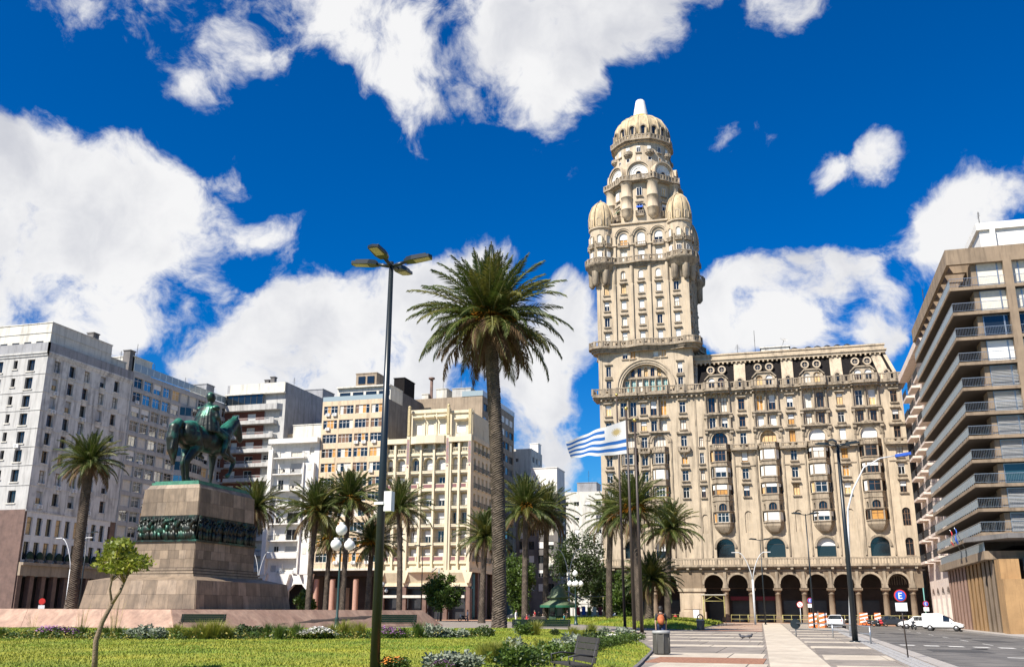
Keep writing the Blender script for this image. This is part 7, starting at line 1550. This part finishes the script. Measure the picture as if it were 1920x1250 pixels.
car('dark sedan parked before the arcade behind the E sign', SEDAN, 'cardark', 12.2, 147.5, rz(12), R(182), (-1.3, 1.35), (3, 4, 5, 6), [7], [2])
car('white car parked behind the white van', HATCH, 'carwhite', 14.0, 131.0, rz(14), R(186), (-1.25, 1.22), (3, 4, 5, 6), [7], [2])
car('white delivery van with tall cargo box parked by the fins', VAN, 'carwhite', 15.6, 119, rz(15), R(-14), (-1.35, 1.3), (5, 6), [7, 6], [], 'van', 'delivery_van')
car('silver car parked behind the trees left of the palace', HATCH, 'carwhite', -27.5, 158.5, 0, R(180), (-1.25, 1.22), (3, 4, 5, 6), [7], [2])
car('dark car parked in front of the side street, right of the thick trunk', SEDAN, 'cardark', -47, 168, 0, R(180), (-1.3, 1.35), (3, 4, 5, 6), [7], [2])
def moto(label, x, y, z, head, col):
    T = thing('motorcycle', label, 'motorcycle', (x, y, z), head)
    for wx in (-.62, .62): b = MB(); b.lathe([(.2, -.05), (.29, -.05), (.29, .05), (.2, .05)], 0, 0, 16); b.v = [(v[0], v[2], v[1]+.0) for v in b.v]; o = put('wheel', b.mesh('wheel', 'tyre'), T, (wx, 0, .29))
    b = MB(); b.ball((.1, 0, .78), .2, 10, 0, 1.4, .7, .7); b.ball((0, 0, .48), .22, 10, 0, 1.3, .7, .8); put('tank', b.mesh('tank', col), T); b = MB(); b.ball((-.42, 0, .8), .22, 10, 0, 1.6, .6, .3); put('seat', b.mesh('seat', 'black'), T); b = MB(); b.tube([(.62, 0, .29), (.42, 0, .98)], .04, 6); b.tube([(.4, -.34, 1.05), (.42, 0, .98), (.4, .34, 1.05)], .025, 6); b.tube([(-.62, 0, .29), (-.2, 0, .5)], .04, 6); put('frame', b.mesh('frame', 'steel'), T); b = MB(); b.ball((.55, 0, .92), .11, 8); put('headlight', b.mesh('headlight', 'headlight'), T)
moto('red motorcycle parked right of the striped barriers before the arcade', 11.2, 146, rz(11), R(150), 'clothred'); moto('dark motorcycle beside the red one before the arcade', 9.5, 144.5, rz(10), R(160), 'cardark'); moto('dark motorcycle parked between the white car and the van', 13.0, 124, rz(13), R(100), 'cardark'); moto('scooter beside a standing person before the cream building', -49.5, 146, 0, R(170), 'black')
# kiosk and shelter -------------------------------------------------------------------------------------
mat('kioskgreen', (.035, .07, .04), .5, .2, 4); mat('kioskroof', (.10, .135, .07), .6, .25, 3)
c = atY(1047, 1130, 135); T = thing('kiosk', 'round green kiosk with a domed two tier roof among the palms', 'kiosk', (c.x, 135, 0)); b = MB(); b.lathe([(1.5, 0), (1.5, .9), (1.45, .95), (1.45, 2.5)], 0, 0, 8, sm=False); put('wall', b.mesh('wall', 'kioskgreen'), T); b = MB(); b.lathe([(2.5, 2.35), (2.5, 2.45), (1.3, 3.05), (1.2, 3.3), (1.6, 3.35), (1.65, 3.45), (1.15, 3.85), (1.15, 4.05), (1.0, 4.5), (.6, 4.9), (.2, 5.05), (.1, 5.3), (0, 5.35)], 0, 0, 16); put('roof', b.mesh('roof', 'kioskroof'), T); b = MB(); b.lathe([(2.6, 2.1), (2.62, 2.4)], 0, 0, 16); put('awning', b.mesh('awning', 'awninggreen'), T)
for k in range(8): a = k*math.pi/4+.39; b = MB(); b.box(-.4, .4, -.03, .03, 1.0, 2.2); put('window', b.mesh('window', 'glass'), T, (1.4*math.cos(a), 1.4*math.sin(a), 0), a+math.pi/2)
c = atY(1105, 1130, 140); T = thing('market_shelter', 'open shelter of yellow tubes with goods under it right of the kiosk', 'shelter', (c.x, 140, 0)); b = MB()
for x in (-2.2, 0, 2.2):
    for y in (-.9, .9): b.tube([(x, y, 0), (x, y, 3.6)], .06, 6)
for z in (2.6, 3.5): b.tube([(-2.2, -.9, z), (2.2, -.9, z)], .05, 6)
b.tube([(-2.2, -.9, 2.6), (0, -.9, 3.5), (2.2, -.9, 2.6)], .04, 6); put('frame', b.mesh('frame', 'railyellow'), T); b = MB(); b.obox((-1.9, -.9, 3.75), 1.3, .9, .05, Matrix.Rotation(R(28), 3, 'Y')); b.box(-.6, 2.4, -1, 1, 3.6, 3.68); put('roof', b.mesh('roof', 'darkconc'), T); b = MB(); b.box(-2, 2, .2, .8, 0, 1.6); put('counter', b.mesh('counter', 'curtain'), T)
for k, m_ in enumerate(('clothred', 'signblue', 'leafyellow', 'curtain', 'maroon')): b = MB(); b.box(-.25, .25, -.1, .1, 1.1, 2.2); put('goods', b.mesh('goods', m_), T, (-1.6+k*.8, -.2, 0))
T = thing('bus_shelter', 'pale glass canopy shelter before the shops of the cream building', 'shelter', (-52, 152, 0)); c = atY(822, 1118, 152); T.location = (c.x, 152, 0); b = MB(); b.tube([(0, 0, 0), (0, 0, 8.2)], .09, 8); put('post', b.mesh('post', 'railblue'), T); b = MB(); b.prism([(-2.2, -1), (2.2, -1), (2.2, 1), (-2.2, 1)], 3.3, 3.4); b.yprism([(-1, 3.3), (0, 2.8), (1, 3.3)], -1.2, 1.2); put('canopy', b.mesh('canopy', 'glassclear'), T); b = MB(); b.obox((-.9, 0, 8.0), .55, .3, .04, Matrix.Rotation(R(-40), 3, 'Y')); put('solar_panel', b.mesh('solar_panel', 'blindwhite'), T)
# people ------------------------------------------------------------------------------------------------
mat('skin', (.42, .26, .19), .6, .08, 9); mat('skindark', (.22, .13, .09), .6, .08, 9); mat('hairdark', (.02, .015, .012), .6, .2, 9); mat('hairgrey', (.4, .38, .36), .6, .2, 9); mat('shirtblack', (.02, .02, .022), .8, .15, 7); mat('jeans', (.02, .035, .10), .85, .2, 7); mat('clothwhite', (.72, .71, .69), .8, .06, 7); mat('clothpink', (.6, .25, .24), .8, .1, 7); mat('clothteal', (.03, .25, .27), .8, .1, 7); mat('packorange', (.42, .11, .035), .7, .15, 7); mat('clothgrey', (.25, .25, .27), .8, .1, 7)
def person(label, x, y, z, head, top='shirtblack', legs='jeans', hair='hairdark', pose='stand', h=1.72, skin='skin', pack=False):
    T = thing('person', label, 'person', (x, y, z), head); k = h/1.75; sit = pose == 'sit'; wk = .17 if pose == 'walk' else .03
    hip = .93 if not sit else .5; dz = hip-.93
    J = lambda *p: (p[0]*k, p[1]*k, (p[2]+dz)*k)                       # faces +x, y to its left
    b = MB(); cap(b, [J(0, 0, .98), J(0, 0, 1.2), J(0, 0, 1.4)], [.13*k, .125*k, .12*k]); b.ball(J(0, 0, 1.36), .15*k, 12, 0, .7, 1.25, .7); cap(b, [J(0, 0, 1.44), J(.015, 0, 1.55)], [.055*k, .05*k]); b.ball(J(.03, 0, 1.65), .105*k, 14, 0, .95, .8, 1.18); b.ball(J(.135, 0, 1.63), .018*k, 6); b.ball(J(.11, 0, 1.575), .03*k, 6, 0, .6, 1.2, .5)
    for s in (-1, 1): b.ball(J(.02, s*.085, 1.64), .025*k, 6, 0, .6, .5, 1.1); b.ball(J(.115, s*.035, 1.66), .016*k, 6)
    arms, legp = [], []
    for s in (-1, 1):
        sw = s*wk
        el, ha = ((.02-sw*.6, s*.24, 1.12), (.1-sw, s*.23, .87)) if not sit else ((.05, s*.24, 1.12), (.28, s*.13, 1.02))
        arms.append((J(0, s*.185, 1.4), J(*el), J(*ha))); cap(b, list(arms[-1]), [.055*k, .043*k, .03*k])
        hx, hy, hz = ha; cap(b, [J(hx, hy, hz), J(hx+.015, hy, hz-.08)], [.034*k, .036*k])
        for f in range(4): cap(b, [J(hx-.02+f*.02, hy-s*.006, hz-.09), J(hx-.015+f*.022, hy-s*.012, hz-.14-.012*(f in (1, 2))), J(hx-.01+f*.022, hy-s*.03, hz-.17-.012*(f in (1, 2)))], [.0105*k, .010*k, .009*k], 6)
        cap(b, [J(hx+.03, hy-s*.01, hz-.05), J(hx+.06, hy-s*.02, hz-.09), J(hx+.065, hy-s*.025, hz-.12)], [.012*k, .011*k, .009*k], 6)
        if not sit: lg = (J(0, s*.09, .95), J(.03+sw, s*.095, .5), J(-.03+sw*1.4-(.12 if sw < -.1 else 0), s*.095, .09))
        else: lg = (J(0, s*.09, .95), J(.45, s*.11, .97), (J(.45, s*.11, 0)[0], s*.11*k, .09*k))
        legp.append(lg); cap(b, list(lg), [.085*k, .06*k, .042*k]); a = lg[2]; cap(b, [(a[0]-.03*k, a[1], .05*k), (a[0]+.15*k, a[1]+s*.02, .04*k)], [.042*k, .036*k])
    put('body', fuse(b, 'body', .016 if h > 1.5 else .016, skin, 2), T)
    b = MB(); cap(b, [J(0, 0, .96), J(0, 0, 1.2), J(0, 0, 1.38)], [.155*k, .145*k, .135*k]); b.ball(J(0, 0, 1.37), .165*k, 12, 0, .75, 1.28, .65)
    for a in arms: m_ = Vector(a[0]).lerp(Vector(a[1]), .75); cap(b, [a[0], tuple(m_)], [.07*k, .06*k])
    put('shirt', fuse(b, 'shirt', .022, top, 2), T)
    b = MB(); b.ball(J(0, 0, .96), .16*k, 12, 0, .85, 1.1, .75)
    for lg in legp: cap(b, list(lg), [.105*k, .08*k, .06*k])
    put('trousers', fuse(b, 'trousers', .022, legs, 2), T)
    b = MB(); b.ball(J(.005, 0, 1.685), .113*k, 12, 0, 1.0, .88, 1.0); b.ball(J(-.035, 0, 1.63), .095*k, 10, 0, .8, .9, 1.05); put('hair', b.mesh('hair', hair), T)
    b = MB()
    for lg in legp: a = lg[2]; b.ball((a[0]+.06*k, a[1], .045*k), .06*k, 10, 0, 2.2, .85, .75)
    put('shoes', b.mesh('shoes', 'shirtblack' if legs != 'clothwhite' else 'clothwhite'), T)
    if pack: b = MB(); b.ball(J(-.2, 0, 1.2), .2*k, 12, 0, .6, .85, 1.15); b.ball(J(-.3, 0, 1.12), .12*k, 10, 0, .5, 1, 1); [cap(b, [J(-.12, s*.11, 1.42), J(.1, s*.12, 1.4), J(.14, s*.12, 1.2)], [.03*k]*3, 6) for s in (-1, 1)]; o = put('backpack', fuse(b, 'backpack', .02, 'packorange', 2), T)
    return T
c = atZ(1241, 1214, 0); person('person in black shirt and jeans with an orange backpack walking away behind the bin', c.x, c.y, 0, R(100), pose='walk', pack=True, h=1.86)
person('person dressed all in white standing beside the seated group', -33.6, 119.5, 0, R(0), 'clothwhite', 'clothwhite', h=1.72)
for lb, dx, tp, lg in (('person in a red top seated at the left of the bench', -1.0, 'clothred', 'jeans'), ('person in a pink top seated in the middle of the bench', -.1, 'clothpink', 'clothwhite'), ('person in a pale top and blue trousers seated at the right of the bench', 1.05, 'curtain', 'clothblue')): person(lb, -31.2+dx, 119.55, 0, R(-98), tp, lg, pose='sit')
for lb, px, Y, tp, lg, hd in (('person in teal standing far behind the seated group', 968, 138, 'clothteal', 'clothgrey', 40), ('person in red standing behind the bench under the palms', 1003, 132, 'clothred', 'jeans', 200), ('person in dark clothes standing left of the kiosk', 1010, 136, 'shirtblack', 'jeans', 90), ('person with pale shirt beside the scooter before the cream building', 877, 147, 'clothwhite', 'clothgrey', 200), ('person in teal sitting low beside the kiosk', 1058, 130, 'clothteal', 'jeans', 180), ('person in dark clothes standing at the kiosk', 1064, 133, 'shirtblack', 'shirtblack', 150), ('person standing in the dark arcade behind the right lamp', 1534, 159.6, 'clothgrey', 'jeans', 270), ('person in red seated in the arcade left of the corner pier', 1266, 158.8, 'clothred', 'jeans', 270)):
    c = atY(px, 1150, Y); person(lb, c.x, Y, 0, R(hd), tp, lg, pose='sit' if 'sitting' in lb or 'seated' in lb and 'behind' not in lb else 'stand')
b = MB(); b.ball((0, 0, .12), .1, 10, 0, 1.6, .8, .75); b.ball((.15, 0, .22), .05, 8); b.tube([(.1, 0, .14), (.14, 0, .2)], [.06, .045], 8); b.tube([(-.1, 0, .12), (-.28, 0, .1)], [.06, .03], 6); b.tube([(.02, .03, 0), (.02, .03, .08)], .008, 4); b.tube([(.02, -.03, 0), (.02, -.03, .08)], .008, 4); b.tube([(.19, 0, .22), (.23, 0, .21)], [.015, .004], 5); mat('pigeon', (.06, .06, .07), .7, .3, 12); pg = b.mesh('pigeon', 'pigeon')
for lb, px, py, a in (('left pigeon of two on the paving, facing left', 1393, 1197, 170), ('right pigeon of two on the paving', 1405, 1196.5, 20)): o = tag(put('pigeon', pg, None, atZ(px, py, .015), R(a)), lb, 'bird'); o.scale = (1.25,)*3
